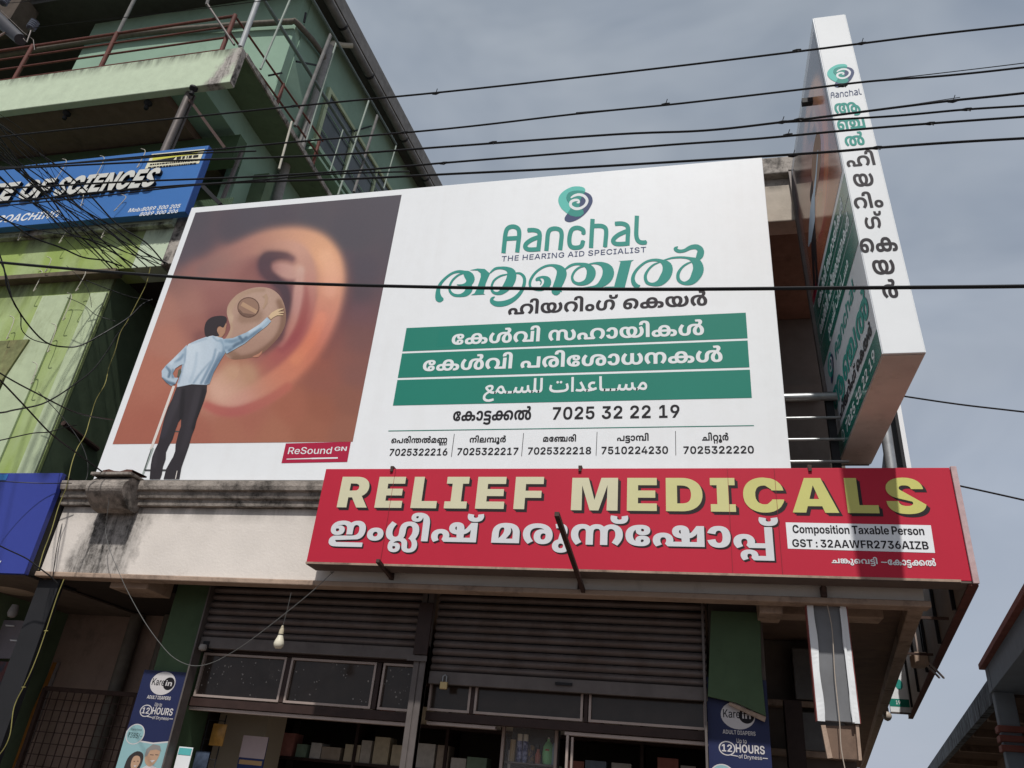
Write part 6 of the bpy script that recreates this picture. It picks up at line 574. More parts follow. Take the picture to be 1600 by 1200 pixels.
# ------------------------------------------------------------------ the shop building
FY = 5.75
shop = thing('shop_building', 'two storey shop building with cream concrete fascia, open dark upper floor and pharmacy below', 'building', (-2, 6.2, 0.14))
wallp = part('fascia', MB().box(-5.66, 1.53, FY, FY + 0.12, 2.99, 3.598), m_cream, shop, bev=0.006)
part('canopy_lip', MB().box(-5.69, 1.56, FY - 0.035, FY + 0.10, 2.945, 2.988), m_edge, shop, bev=0.008)
cor = [(FY, 3.60), (FY - 0.045, 3.60), (FY - 0.05, 3.625), (FY - 0.05, 3.655), (FY - 0.075, 3.66), (FY - 0.085, 3.685), (FY - 0.085, 3.72),
       (FY - 0.115, 3.725), (FY - 0.125, 3.76), (FY - 0.125, 3.808), (FY + 0.25, 3.815), (FY + 0.25, 3.60)]
part('cornice', MB().prism(cor, -5.70, 1.45), m_cornice, shop, bev=0.004)
# scroll bracket
sc_ = [(FY - 0.1, 3.805)]
for k in range(15):
    t = k / 14; a = R(95 - 230 * t)
    sc_.append((FY - 0.20 - 0.10 * math.sin(R(200 * t)) + 0.02 * t, 3.805 - 0.27 * t))
sc_ += [(FY - 0.05, 3.52), (FY - 0.001, 3.56), (FY - 0.001, 3.805)]
part('scroll_bracket', MB().prism(sc_, -5.23, -4.85).prism([(FY - 0.27, 3.806), (FY - 0.27, 3.835), (FY - .05, 3.835), (FY - .05, 3.816)], -5.25, -4.83), m_cornice, shop, bev=0.006)
rt = MB()
for i in range(5):
    a = i / 5
    rt.add([(-5.15 + 0.31 * a, FY - 0.25, 3.855 + 0.012 * math.sin(a * 9)), (-5.15 + 0.31 * (a + .2), FY - 0.25, 3.855 + 0.012 * math.sin(a * 9 + 1.8)), (-5.15 + 0.31 * (a + .2), FY - 0.05, 3.875), (-5.15 + 0.31 * a, FY - 0.05, 3.875),
            (-5.15 + 0.31 * a, FY - 0.25, 3.842), (-5.15 + 0.31 * (a + .2), FY - 0.25, 3.842), (-5.15 + 0.31 * (a + .2), FY - 0.05, 3.862), (-5.15 + 0.31 * a, FY - 0.05, 3.862)],
           [(0, 1, 2, 3), (7, 6, 5, 4), (0, 4, 5, 1), (3, 2, 6, 7)])
part('clay_tile', rt, mat('clay_tile', (0.14, 0.07, 0.055), 0.9, var=0.2, scale=20, bump=0.4), shop)
# canopy slab, soffit beams, skewed side
SK = 0.15
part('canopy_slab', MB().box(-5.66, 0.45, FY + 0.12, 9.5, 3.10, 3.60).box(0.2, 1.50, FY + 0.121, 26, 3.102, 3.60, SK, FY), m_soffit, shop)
part('side_beam', MB().box(1.43, 1.535, FY + 0.121, 26, 2.965, 3.06, SK, FY), m_edge, shop, bev=0.01)
part('cross_beam', MB().box(0.5, 1.36, 6.22, 6.42, 2.97, 3.098), m_edge, shop, bev=0.008)
part('corner_beam', MB().box(-5.0, -4.62, FY + 0.121, 6.22, 2.90, 3.098), m_edge, shop, bev=0.008)
part('beam_end', MB().box(0.46, 0.62, 5.88, 6.21, 2.90, 3.098), m_edge, shop, bev=0.008)
# ground floor walls and columns
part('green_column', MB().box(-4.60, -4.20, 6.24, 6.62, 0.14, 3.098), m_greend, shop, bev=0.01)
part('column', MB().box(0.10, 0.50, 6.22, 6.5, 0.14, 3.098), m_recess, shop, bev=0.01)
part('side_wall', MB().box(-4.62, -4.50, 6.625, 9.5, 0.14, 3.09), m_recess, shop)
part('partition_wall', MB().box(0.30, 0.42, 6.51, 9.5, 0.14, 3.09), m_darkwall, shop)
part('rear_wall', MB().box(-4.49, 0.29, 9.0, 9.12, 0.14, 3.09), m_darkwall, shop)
part('shop_floor', MB().box(-4.6, 1.5, 6.11, 16, 0.02, 0.16), m_conc, shop)
# right-hand back wall with ledges and hollow duct forms
part('inner_wall', MB().box(0.43, 1.34, 7.9, 8.0, 0.14, 3.095), m_recess, shop)
for z in (2.50, 2.10):
    part('ledge', MB().box(0.44, 1.33, 7.72, 7.899, z, z + 0.05), m_edge, shop, bev=0.006)
part('dark_post', MB().box(0.72, 0.86, 7.3, 7.44, 0.14, 2.5), m_wood, shop)
for z0, z1 in ((2.56, 3.0), (2.15, 2.46)):
    part('wrapped_panel', MB().slab([(0.86, 7.7, z1), (1.18, 7.7, z1), (1.25, 7.7, z1 - 0.08), (1.25, 7.7, z0 + 0.1), (1.16, 7.7, z0), (0.86, 7.7, z0)], (0, 0.12, 0)),
         mat('grey_plastic_wrap', (0.16, 0.155, 0.15), 0.3, var=0.25, scale=5, bump=0.6, bscale=9), shop, bev=0.01)
# upper storey
UP = 6.3
part('roof_parapet', MB().box(-5.6, 1.15, UP - 0.05, UP + 0.15, 7.42, 7.64), m_soot, shop, bev=0.012)
part('roof_slab', MB().box(-5.6, 1.13, UP + 0.04, 9.2, 7.30, 7.417), m_soot, shop)
part('upper_beam', MB().box(-5.6, 1.13, UP, UP + 0.22, 6.83, 7.298), m_beige, shop, bev=0.012)
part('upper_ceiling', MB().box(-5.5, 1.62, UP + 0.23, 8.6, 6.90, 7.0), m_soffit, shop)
part('upper_back_wall', MB().box(-5.5, 1.62, 8.2, 8.3, 3.9, 6.89), m_recess, shop)
part('upper_side_wall', MB().box(-5.6, -5.48, 6.0, 8.19, 3.88, 6.82), m_recess, shop)
part('upper_floor', MB().box(-5.6, 1.5, 6.001, 8.19, 3.70, 3.88), m_soffit, shop)
part('upper_ledge', MB().box(0.2, 1.45, 8.05, 8.199, 5.80, 5.92), m_recess, shop)
part('upper_column', MB().box(-1.2, -0.85, 6.32, 6.6, 3.89, 6.82), m_recess, shop)
part('guard_rail', MB().tube([(0.70, 5.92, 4.66), (1.2, 5.92, 4.66)], 0.035, 10), m_steel, shop, smooth=True)
for z in (4.47, 4.28, 4.09):
    part('guard_rail', MB().tube([(0.70, 5.92, z), (1.2, 5.92, z)], 0.012, 8), m_steel, shop, smooth=True)
part('guard_post', MB().box(1.09, 1.15, 5.95, 6.01, 3.9, 4.72), m_black, shop)
part('corner_pole', MB().tube([(1.585, 6.3, 3.6), (1.60, 6.3, 4.9)], 0.045, 12), m_steel, shop, smooth=True)
part('corner_strut', MB().tube([(1.2, 6.25, 4.14), (1.58, 6.25, 4.14)], 0.022, 8), m_steel, shop, smooth=True)

# rear board on the side of the building, seen edge-on
rb = thing('side_board', 'white edge of a board standing behind the pole at the right corner of the building', 'sign board', (1.75, 6.3, 4.0))
part('panel', MB().box(1.71, 1.745, 6.32, 9.0, 3.9, 4.95, SK, 6.3), m_vinyl2, rb); part('frame', MB().box(1.685, 1.708, 6.32, 8.9, 3.92, 4.93, SK, 6.3), m_black, rb)

# ------------------------------------------------------------------ shutters
def shutter(x0, x1, ztop, zbot, n, label):
    t = thing('roller_shutter', label, 'shutter', ((x0 + x1) / 2, 6.2, zbot), group='roller shutters of the pharmacy')
    p = (ztop - zbot - 0.1) / n
    prof = [(6.22 - 0.022 * math.sin(math.pi * k / 6) + (0.004 if k in (0, 6) else 0), p * (k / 6) * 0.88) for k in range(7)] + [(6.235, p * 0.88), (6.235, 0)]
    z = zbot + 0.1; first = None
    for i in range(n):
        zz = z + p * i
        if first is None: first = part('slat', MB().prism([(a, b + zz) for a, b in prof], x0, x1), m_shut, t, loc=(x0, 6.2, zz))
        else:
            q = again(first, (x0, 6.2, zz), t); q.rotation_euler = (random.uniform(-.06, .06), random.uniform(-.0012, .0012), 0)   # slightly bent slats
    part('bottom_rail', MB().prism([(6.185, zbot), (6.185, zbot + 0.094), (6.24, zbot + 0.094), (6.24, zbot)], x0, x1), m_greysteel, t, bev=0.004)
    part('backing', MB().box(x0, x1, 6.241, 6.25, zbot, ztop), m_black, t)
    return t
s1 = shutter(-4.18, -2.2, 3.095, 2.49, 8, 'narrower brown roller shutter left of the steel post, half raised')
s2 = shutter(-2.07, 0.08, 3.095, 2.32, 11, 'wide brown roller shutter right of the steel post, with a padlock at its foot')
part('pull_handle', MB().box(-1.05, -0.92, 6.165, 6.184, 2.365, 2.385), m_black, s2)
lockp = part('padlock', MB().box(-1.96, -1.90, 6.15, 6.18, 2.28, 2.335), mat('brass', (0.45, 0.33, 0.16), 0.4, metal=0.7), s2, bev=0.004)
part('shackle', MB().tube([(-1.945, 6.165, 2.335), (-1.945, 6.165, 2.375), (-1.93, 6.165, 2.388), (-1.915, 6.165, 2.375), (-1.915, 6.165, 2.335)], 0.005, 6), m_steel, lockp)
post = thing('steel_post', 'grey steel channel post between the two roller shutters', 'post', (-2.14, 6.15, 0.14))
part('channel', MB().box(-2.19, -2.145, 6.12, 6.20, 0.14, 3.09).box(-2.135, -2.09, 6.12, 6.20, 0.14, 3.09).box(-2.19, -2.09, 6.13, 6.205, 0.14, 2.6), m_greysteel, post, bev=0.003)
part('upper_cap', MB().box(-2.20, -2.08, 6.10, 6.118, 2.52, 2.93), m_wood, post, bev=0.003)
part('joint_plate', MB().box(-2.24, -2.075, 6.095, 6.099, 2.47, 2.51), m_greysteel, post)
part('shutter_guide', MB().box(0.051, 0.068, 6.14, 6.19, 1.2, 3.09), m_greysteel, s2); part('shutter_guide', MB().box(-4.199, -4.185, 6.14, 6.25, 0.14, 3.09), m_greysteel, s1)

# shop front: transom lights and door heads
fr = thing('shopfront_frame', 'dark wooden shopfront frame with glazed transom lights under the shutters', 'shopfront', (-2.1, 6.3, 0.16))
def bar(x0, x1, y0, y1, z0, z1, mt, name='rail', parent=fr): return part(name, MB().box(x0, x1, y0, y1, z0, z1), mt, parent, bev=0.003)
bar(-4.24, -2.2, 6.28, 6.36, 2.47, 2.56, m_wood); bar(-4.24, -2.2, 6.28, 6.36, 2.035, 2.105, m_wood)
bar(-2.09, 0.10, 6.28, 6.36, 2.06, 2.125, m_wood); bar(-2.09, 0.10, 6.28, 6.36, 2.40, 2.50, m_wood)
bar(-4.24, -2.2, 6.30, 6.37, 2.005, 2.032, m_alum, 'door_track'); bar(-2.08, -1.52, 6.30, 6.37, 2.03, 2.056, m_alum, 'door_track'); bar(-0.98, 0.08, 6.30, 6.37, 2.03, 2.056, m_alum, 'door_track')
def light_(x0, x1, z0, z1):
    g = part('window', MB().box(x0, x0 + .018, 6.272, 6.30, z0, z1).box(x1 - .018, x1, 6.272, 6.30, z0, z1).box(x0 + .018, x1 - .018, 6.272, 6.30, z0, z0 + .018).box(x0 + .018, x1 - .018, 6.272, 6.30, z1 - .018, z1), m_alum, fr)
    part('pane', MB().box(x0 + 0.018, x1 - 0.018, 6.301, 6.306, z0 + 0.018, z1 - 0.018), m_glass, g)
for a, b in ((-4.17, -3.375), (-3.33, -2.56), (-2.50, -2.2)): light_(a, b, 2.11, 2.465)
for a, b in ((-2.08, -1.735), (-1.70, -0.845), (-0.80, 0.065)): light_(a, b, 2.13, 2.40)
for x in (-4.22, -3.353, -2.535): bar(x - .018, x + .018, 6.275, 6.35, 2.11, 2.467, m_wood, 'mullion')
for x in (-1.717, -0.822): bar(x - .015, x + .015, 6.275, 6.35, 2.126, 2.40, m_wood, 'mullion')
bar(-0.965, -0.945, 6.29, 6.33, 0.16, 2.03, m_alum, 'stile'); bar(-0.93, -0.912, 6.31, 6.35, 0.16, 2.02, m_alum, 'stile')
# poster sheets and dust spots on the glass
spots = MB()
for i in range(90):
    a = random.choice(((-4.15, -3.4), (-3.3, -2.6), (-2.48, -2.22), (-4.15, -2.6)))
    x = random.uniform(*a); z = 2.13 + 0.32 * random.random(); s_ = random.uniform(0.002, 0.009)
    if -3.42 < x < -3.28: continue
    spots.add([(x + s_ * random.uniform(.4, 1.3) * math.cos(t), 6.2995, z + s_ * random.uniform(.4, 1.3) * math.sin(t)) for t in [k * 1.047 for k in range(6)]], [(0, 1, 2, 3, 4, 5)])
part('peeled_sticker_marks', spots, mat('sticker_residue', (0.32, 0.30, 0.28), 0.8), fr, kind='stuff')

# ------------------------------------------------------------------ inside of the pharmacy
sh = thing('shelving', 'dark wooden pharmacy shelves stacked with medicine cartons behind the counter', 'shelf', (-2.2, 7.9, 0.16))
for i, z in enumerate((1.35, 1.72, 2.09, 2.46)):
    part('shelf', MB().box(-4.1, 0.2, 7.6, 8.0, z, z + 0.025), m_wood, sh)
for x in (-4.1, -3.2, -2.3, -1.4, -0.5, 0.2):
    part('upright', MB().box(x, x + 0.03, 7.59, 8.0, 0.16, 2.9), m_wood, sh)
cols = [(0.30, 0.28, 0.25), (0.26, 0.22, 0.18), (0.16, 0.20, 0.26), (0.34, 0.30, 0.22), (0.28, 0.12, 0.10), (0.14, 0.2, 0.15), (0.36, 0.35, 0.33)]
cms = [mat('carton_%s' % n, tuple(min(1, 1.7 * q) for q in c), 0.7, var=0.15, scale=20) for n, c in zip(('buff', 'brown', 'blue', 'straw', 'red', 'green', 'white'), cols)]
bx = {}
cartons = 0
for z in (1.375, 1.745, 2.115):
    x = -4.0
    row = {1.375: 'lowest', 1.745: 'middle', 2.115: 'top'}[z]; nth = 0; seen = []
    while x < 0.05:
        wd = random.uniform(0.1, 0.2); hh = random.uniform(0.11, 0.26)
        if random.random() < 0.9:
            cm = random.choice(cms); nth += 1
            o = part('carton', MB().box(x, x + wd, 7.61, 7.8, z, z + hh), cm)
            bay = min(4, int((x + 4.1) / .9)); slot = sum(1 for q in seen if q == bay); seen.append(bay)
            o['label'] = '%s %s carton, %s in the %s bay of the %s pharmacy shelf' % ('tall' if hh > .18 else 'low', cm.name.split('_')[1], 'first second third fourth fifth sixth seventh eighth ninth'.split()[slot], ('leftmost', 'second', 'middle', 'fourth', 'rightmost')[bay], row); o['category'] = 'carton'; o['group'] = 'cartons on the pharmacy shelves'; cartons += 1
        x += wd + random.uniform(0.005, 0.05)
# inner left wall return with rack and goods
ww = thing('cream_pillar', 'cream painted pillar just inside the pharmacy, left of the shelves', 'pillar', (-4.2, 6.9, 0.16))
part('pillar', MB().box(-4.32, -3.82, 7.0, 7.35, 0.16, 3.09), mat('cream_inner_paint', (0.50, 0.42, 0.31), 0.8, var=0.1, scale=2), ww)
rk = thing('wire_rack', 'black wire hanging rack of snack packets beside the green column', 'rack', (-4.05, 6.55, 0.16))
part('frame', MB().tube([(-4.14, 6.55, 0.3), (-4.14, 6.55, 2.0)], 0.006, 6).tube([(-3.98, 6.55, 0.3), (-3.98, 6.55, 2.0)], 0.006, 6), m_black, rk)
for z in (1.95, 1.8, 1.65, 1.5): part('rung', MB().tube([(-4.14, 6.54, z), (-3.98, 6.54, z)], 0.004, 6), m_black, rk)
for i, (x, z, c) in enumerate(((-4.0, 1.84, (0.5, 0.26, 0.06)), (-4.1, 1.62, (0.06, 0.08, 0.12)), (-4.02, 1.46, (0.5, 0.28, 0.07)))):
    pk = MB(); n = 8
    v = []
    for j in range(n + 1):
        for k in range(6):
            u = k / 5; t = j / n; v.append((x + (u - .5) * 0.13, 6.52 - 0.02 * math.sin(math.pi * u) * math.sin(math.pi * t) - .002 * random.random(), z + (t - .5) * 0.17))
    pk.add(v, [(j * 6 + k, j * 6 + k + 1, (j + 1) * 6 + k + 1, (j + 1) * 6 + k) for j in range(n) for k in range(5)])
    b_ = len(pk.v); pk.add([(x - .065, 6.525, z - .085), (x + .065, 6.525, z - .085), (x + .065, 6.525, z + .085), (x - .065, 6.525, z + .085)], [(3, 2, 1, 0)])
    part('snack_packet', pk, mat('packet_foil_%s' % ('orange', 'dark', 'amber')[i], c, 0.3, var=0.25, scale=30), label=('topmost orange foil packet', 'dark foil packet in the middle', 'lowest amber foil packet')[i] + ' hanging on the wire rack by the green column', cat='packet', smooth=True)
def plaque(name, label, cat, x0, x1, Y, z0, z1, rows, base, th=0.01):
    t = thing(name, label, cat, ((x0 + x1) / 2, Y, z0))
    part('board', MB().box(x0, x1, Y, Y + th, z0, z1), base, t)
    for (a, b, c, d, mt) in rows:
        part('print', MB().box(x0 + a * (x1 - x0), x0 + b * (x1 - x0), Y - 0.003, Y - 0.001, z0 + c * (z1 - z0), z0 + d * (z1 - z0)), mt, t)
    return t
plaque('product_dispenser', 'tall blue and cream display strip of small packs inside the shop door', 'display', -3.86, -3.62, 6.7, 1.0, 1.86,
       [(0, 1, .80, 1, mat('pack_pink', (0.5, 0.4, 0.4), 0.5)), (0.05, .95, .74, .78, mat('pack_gold', (.5, .32, .15), .5)), (0.05, .95, .60, .70, cms[2])] +
       [(0.12 + 0.05 * (i % 2), .85, .56 - .07 * i, .585 - .07 * i, mat('pack_orange', (.55, .25, .08), .5)) for i in range(6)], mat('pack_navy', (.03, .05, .16), .5, var=.2, scale=20))
plaque('leaflet', 'white and green leaflet fixed to the green column below the bent banner', 'leaflet', -4.16, -4.03, 6.25, 1.3, 1.72,
       [(0.05, .95, .86, .98, mat('leaflet_teal', (.10, .42, .42), .5)), (0.1, .9, .6, .62, cms[4]), (.1, .9, .5, .52, m_char), (.1, .9, .42, .44, m_char)], m_vinyl2, 0.006)

# glass display cabinet with bottles
CYB = 6.6
cab = thing('display_cabinet', 'aluminium framed glass display cabinet of toiletries in the middle of the shopfront', 'cabinet', (-1.29, CYB, 0.16))
part('frame', MB().box(-1.53, -1.505, CYB - .02, CYB + .02, .2, 2.13).box(-1.10, -1.075, CYB - .02, CYB + .02, .2, 2.13).box(-1.505, -1.10, CYB - .02, CYB + .02, 2.105, 2.13), m_alum, cab, bev=.003)
part('back', MB().box(-1.5, -1.10, CYB + .25, CYB + .27, .2, 2.1), mat('cabinet_back', (.06, .062, .07), .5), cab)
part('shelf', MB().box(-1.5, -1.105, CYB + .03, CYB + .24, 1.82, 1.832), m_greysteel, cab); part('shelf', MB().box(-1.5, -1.105, CYB + .03, CYB + .24, 1.45, 1.462), m_greysteel, cab)
gm = bpy.data.materials.new('clear_cabinet_glass'); gm.use_nodes = True
gb = gm.node_tree.nodes['Principled BSDF']; gb.inputs['Base Color'].default_value = (1, 1, 1, 1); gb.inputs['Alpha'].default_value = .10; gb.inputs['Roughness'].default_value = .03; gb.inputs['IOR'].default_value = 1.05
part('pane', MB().add([(-1.5, CYB, .2), (-1.105, CYB, .2), (-1.105, CYB, 2.1), (-1.5, CYB, 2.1)], [(0, 1, 2, 3)]), gm, cab)
def bottle(x, z, prof, mt, label, capmt=None, capz=None, y=CYB + .09, sx=1.0):
    t = thing('bottle', label, 'bottle', (x, y, z))
    b = MB().lathe((0, 0, z), prof, 20); b.v = [(x + vx * sx, y + vy, vz) for vx, vy, vz in b.v]
    part('body', b, mt, t, smooth=True)
    if capmt: 
        r, a, h = capz; part('cap', MB().lathe((x, y, z), [(0, a), (r, a), (r, a + h), (0, a + h)], 16), capmt, t, smooth=True)
    return t
m_gb = mat('mint_green_plastic', (.25, .60, .27), .35, var=.03); m_wc = mat('ivory_cap', (.66, .62, .52), .4)
m_can = mat('navy_white_can', (.30, .32, .48), .3, var=.0, second=((.03, .04, .12), 28))
bottle(-1.165, 1.833, [(0, 0), (.035, 0), (.043, .02), (.046, .08), (.04, .13), (.022, .16), (.012, .165), (.012, .185), (0, .185)], m_gb, 'mint green oval lotion bottle on the cabinet shelf', m_wc, (.008, .185, .01), sx=1.0)
part('label_print', MB().box(-1.18, -1.15, CYB + .04, CYB + .0425, 1.93, 1.94), mat('red_label', (.4, .03, .03), .5), bpy.data.objects['bottle'])
for i, x in enumerate((-1.40, -1.352)):
    bottle(x, 1.833, [(0, 0), (.022, 0), (.022, .15), (.018, .16), (0, .16)], m_can, ('left', 'right')[i] + ' of the two navy spray cans with ivory caps in the cabinet', m_wc, (.021, .155, .05))
bottle(-1.455, 1.833, [(0, 0), (.022, 0), (.022, .16), (0, .16)], mat('tan_tube', (.42, .30, .16), .5), 'tan cylinder pack at the left end of the cabinet shelf')
bottle(-1.245, 1.833, [(0, 0), (.022, 0), (.024, .06), (.012, .09), (.012, .11), (0, .11)], mat('coral_bottle', (.45, .14, .10), .4), 'small coral bottle beside the green lotion bottle', m_wire, (.013, .105, .03))
bottle(-1.302, 1.833, [(0, 0), (.026, 0), (.026, .12), (.02, .13), (0, .13)], mat('dark_pack', (.07, .06, .08), .5, second=((.3, .2, .1), 30)), 'dark patterned jar between the spray cans and the coral bottle')
bottle(-1.118, 1.833, [(0, 0), (.024, 0), (.028, .1), (.014, .15), (0, .16)], mat('pale_blue_bottle', (.26, .34, .40), .35), 'pale blue bottle at the right end of the cabinet shelf')
for i, x in enumerate((-1.46, -1.405, -1.35)):
    bottle(x, 1.463, [(0, 0), (.024, 0), (.024, .30), (0, .31)], (mat('yellow_cap', (.6, .48, .06), .4), mat('yellow_cap', (.6, .48, .06), .4), mat('blue_cap', (.2, .35, .5), .4))[i], ('leftmost yellow topped bottle', 'second yellow topped bottle', 'blue topped bottle')[i] + ' on the lower cabinet shelf')
# ------------------------------------------------------------------ helper to lay a line of writing on a front-facing board
def PT(r, pl, pr, pt, Y, mt, parent, d=0.002, th=0.0, vref=None, shear=0.0, name='lettering', each=False, bot=None, label=None):
    a = py(*pl, Y); b = py(*pr, Y); t = py(*pt, Y); zb = (a[2] + b[2]) / 2; zt = t[2]; kw = {}
    if bot: _, _, c, dd = inkbox(r); kw['vbase'] = c
    res = lay(r, a[0], b[0], zb, zt, vref, shear=shear, **kw)
    if each:
        return [part('letter', letters(MB(), [q], FRONT(Y), d, th), mt, parent) for q in res]
    return part(name, letters(MB(), res, FRONT(Y), d, th), mt, parent, label=label)
def PP(polys, Y, d, mt, parent, name='print', f=None):
    """flat printed shape from outlines read on the board"""
    f = f or (lambda x, y: tuple(py(x, y, Y)[[0, 2]]))
    V, F = fill([ccw([f(*p) for p in P]) for P in polys])
    return part(name, MB().add([(u, Y - d, v) for u, v in V], F), mt, parent)
def zoomf(x0, y0, s, f=None):
    return (lambda x, y: tuple(py(x0 + x / s, y0 + y / s, BY)[[0, 2]]))

# ------------------------------------------------------------------ main billboard
BY = 5.80
bx0, bx1, bz0, bz1 = -5.50, 0.755, 3.88, 7.215
bb = thing('billboard', 'large white hearing aid billboard with an ear picture and teal lettering above the shop fascia', 'billboard', ((bx0 + bx1) / 2, BY, bz0))
pn = MB(); nx, nz = 60, 30
# flex sheet: slightly slack between its fixings
def sheet(x, z):
    u = (x - bx0) / (bx1 - bx0); v = (z - bz0) / (bz1 - bz0); e = min(u, 1 - u, v, 1 - v)
    return 0.0
vv = [(bx0, BY, bz0), (bx1, BY, bz0), (bx1, BY, bz1), (bx0, BY, bz1)]
part('panel', MB().box(bx0, bx1, BY, BY + 0.03, bz0, bz1), m_vinyl, bb, bev=0.004)
fm = MB()
for x in np.linspace(bx0 + .04, bx1 - .04, 7): fm.box(x - .02, x + .02, BY + .032, BY + .072, bz0, bz1)
for z in np.linspace(bz0 + .05, bz1 - .05, 4): fm.box(bx0, bx1, BY + .073, BY + .113, z - .02, z + .02)
part('frame', fm, m_greysteel, bb)
# the printed ear: a soft blurred picture, its own colours only
def lin(h):
    v = [int(h[i:i + 2], 16) / 255 for i in (0, 2, 4)]; return [((c + .055) / 1.055) ** 2.4 if c > .04 else c / 12.92 for c in v]
ZG = (160, 300, 2.608)
QB = """200 60 4b464d,500 60 4a454d,800 60 4a464d,1000 120 47434b,1030 300 47404a,1000 420 4a3c44,960 120 48444c,150 200 4f4850,250 170 4c454d,400 110 49434b,650 60 49434b,
60 300 5a4b50,120 380 8a6055,60 480 a06e5c,200 450 9a6a5c,100 650 a66d58,200 600 935f52,30 850 a5654e,20 1100 9c5843,300 330 97665c,300 430 8c5a52,330 260 8a5f58,400 260 93665c,450 330 8f5d55,
200 1150 9a5a45,400 1130 9d6048,600 1120 9c6146,800 1100 94583e,980 1120 8c5640,500 1050 9a5a45,700 1000 98583f,850 1000 8d5139,980 950 84503d,1000 520 65444a,1000 650 6f4843,950 750 7f4c40,880 850 884e3d,1020 820 7a4c42,980 580 6b4440,930 650 82493f,860 750 8c4c3a,
620 500 8a5850,500 450 8c5c50,560 350 80504d,700 200 a87868,850 300 bd8868,600 700 96564c,420 760 a06a50,300 760 a26652,280 650 93594a,340 560 7c4c48,640 400 70464a,300 900 ae7c64,100 950 a15e48,520 700 94584c,230 320 8c6058"""
QS = [  # soft brush strokes: points (x, y, half width, colour), softness
 ([(980, 230, 10, '4f424b'), (985, 380, 12, '563f45'), (965, 500, 12, '633f42'), (925, 610, 12, '74443f'), (870, 720, 10, '80483c')], 26),
 ([(250, 300, 10, '82605a'), (350, 240, 16, '8f685e'), (450, 195, 22, 'a07062'), (560, 160, 32, 'b07e68'), (660, 145, 36, 'c08c6e'), (760, 150, 38, 'ce9772'), (835, 185, 42, 'd59d72'), (885, 250, 42, 'd69c72'), (905, 330, 40, 'd09672'), (895, 420, 42, 'cb8a6a'), (870, 510, 44, 'c67f64'), (835, 600, 42, 'c0725a'), (785, 690, 40, 'bb6a4e'), (720, 770, 38, 'bf7050'), (640, 845, 36, 'bd7456'), (550, 905, 36, 'b87c62'), (450, 945, 36, 'bd8a76'), (360, 950, 34, 'be8e78'), (290, 920, 30, 'b28068')], 30),
 ([(875, 230, 14, 'dba57c'), (905, 320, 14, 'd9a07c'), (895, 400, 12, 'd39678')], 26),
 ([(850, 540, 12, 'cf7f60'), (800, 650, 12, 'c9714f'), (720, 750, 12, 'c87852')], 22),
 ([(560, 205, 10, 'a57766'), (650, 185, 18, 'b88872'), (730, 200, 22, 'c0907a'), (775, 260, 20, 'b88874'), (790, 340, 18, 'b58070'), (790, 440, 16, 'ad6f62'), (775, 530, 16, 'a35c52'), (740, 610, 18, '9b4c48'), (690, 680, 20, '9a4a46'), (620, 745, 20, '9c5048'), (550, 800, 14, 'a05e4c')], 22),
 ([(760, 400, 12, '9c5c54'), (765, 480, 12, '96504a'), (745, 560, 14, '934642'), (700, 640, 16, '8f3f40'), (650, 690, 14, '914544')], 16),
 ([(620, 290, 12, 'a87a70'), (660, 300, 24, 'b68a7c'), (705, 310, 22, 'bb9080'), (735, 290, 12, 'c0947e')], 16),
 ([(745, 300, 8, 'c09a88'), (735, 400, 13, 'bb8c7e'), (722, 480, 13, 'b68478'), (700, 560, 13, 'b07868'), (665, 630, 12, 'aa6c60'), (640, 670, 8, 'a46058')], 14),
 ([(545, 300, 20, '76494a'), (500, 320, 22, '84544e'), (470, 370, 18, '86564e')], 34),
 ([(700, 240, 3, '6c4a4c'), (670, 228, 7, '573b40'), (620, 226, 11, '4a333c'), (575, 240, 20, '47333c'), (562, 280, 20, '4a353e'), (580, 320, 16, '4c343c'), (620, 355, 14, '46303a'), (655, 390, 14, '42303a'), (672, 440, 12, '422f38'), (668, 500, 13, '452f38'), (655, 560, 12, '52343a'), (625, 630, 12, '64393d')], 19),
 ([(240, 640, 14, '7c4c46'), (250, 700, 14, '84504a')], 30),
 ([(400, 840, 36, 'b68e6e'), (340, 900, 30, 'c49a82'), (470, 830, 26, 'ac8262')], 40),
 ([(620, 420, 6, '553a3c'), (640, 620, 10, '5c3a3c'), (560, 705, 8, '76463f')], 18),
 ([(270, 985, 8, 'a8584c'), (340, 1012, 12, 'a4544a'), (420, 1015, 12, 'a2524a'), (500, 992, 12, 'a4564a'), (590, 950, 10, 'a65a4a'), (680, 890, 8, 'ab5c48')], 17),
]
sp = [s.split() for s in QB.replace('\n', '').split(',') if s.strip()]
S2 = np.array([[float(a), float(b)] for a, b, c in sp]); SC = np.array([lin(c) for a, b, c in sp])
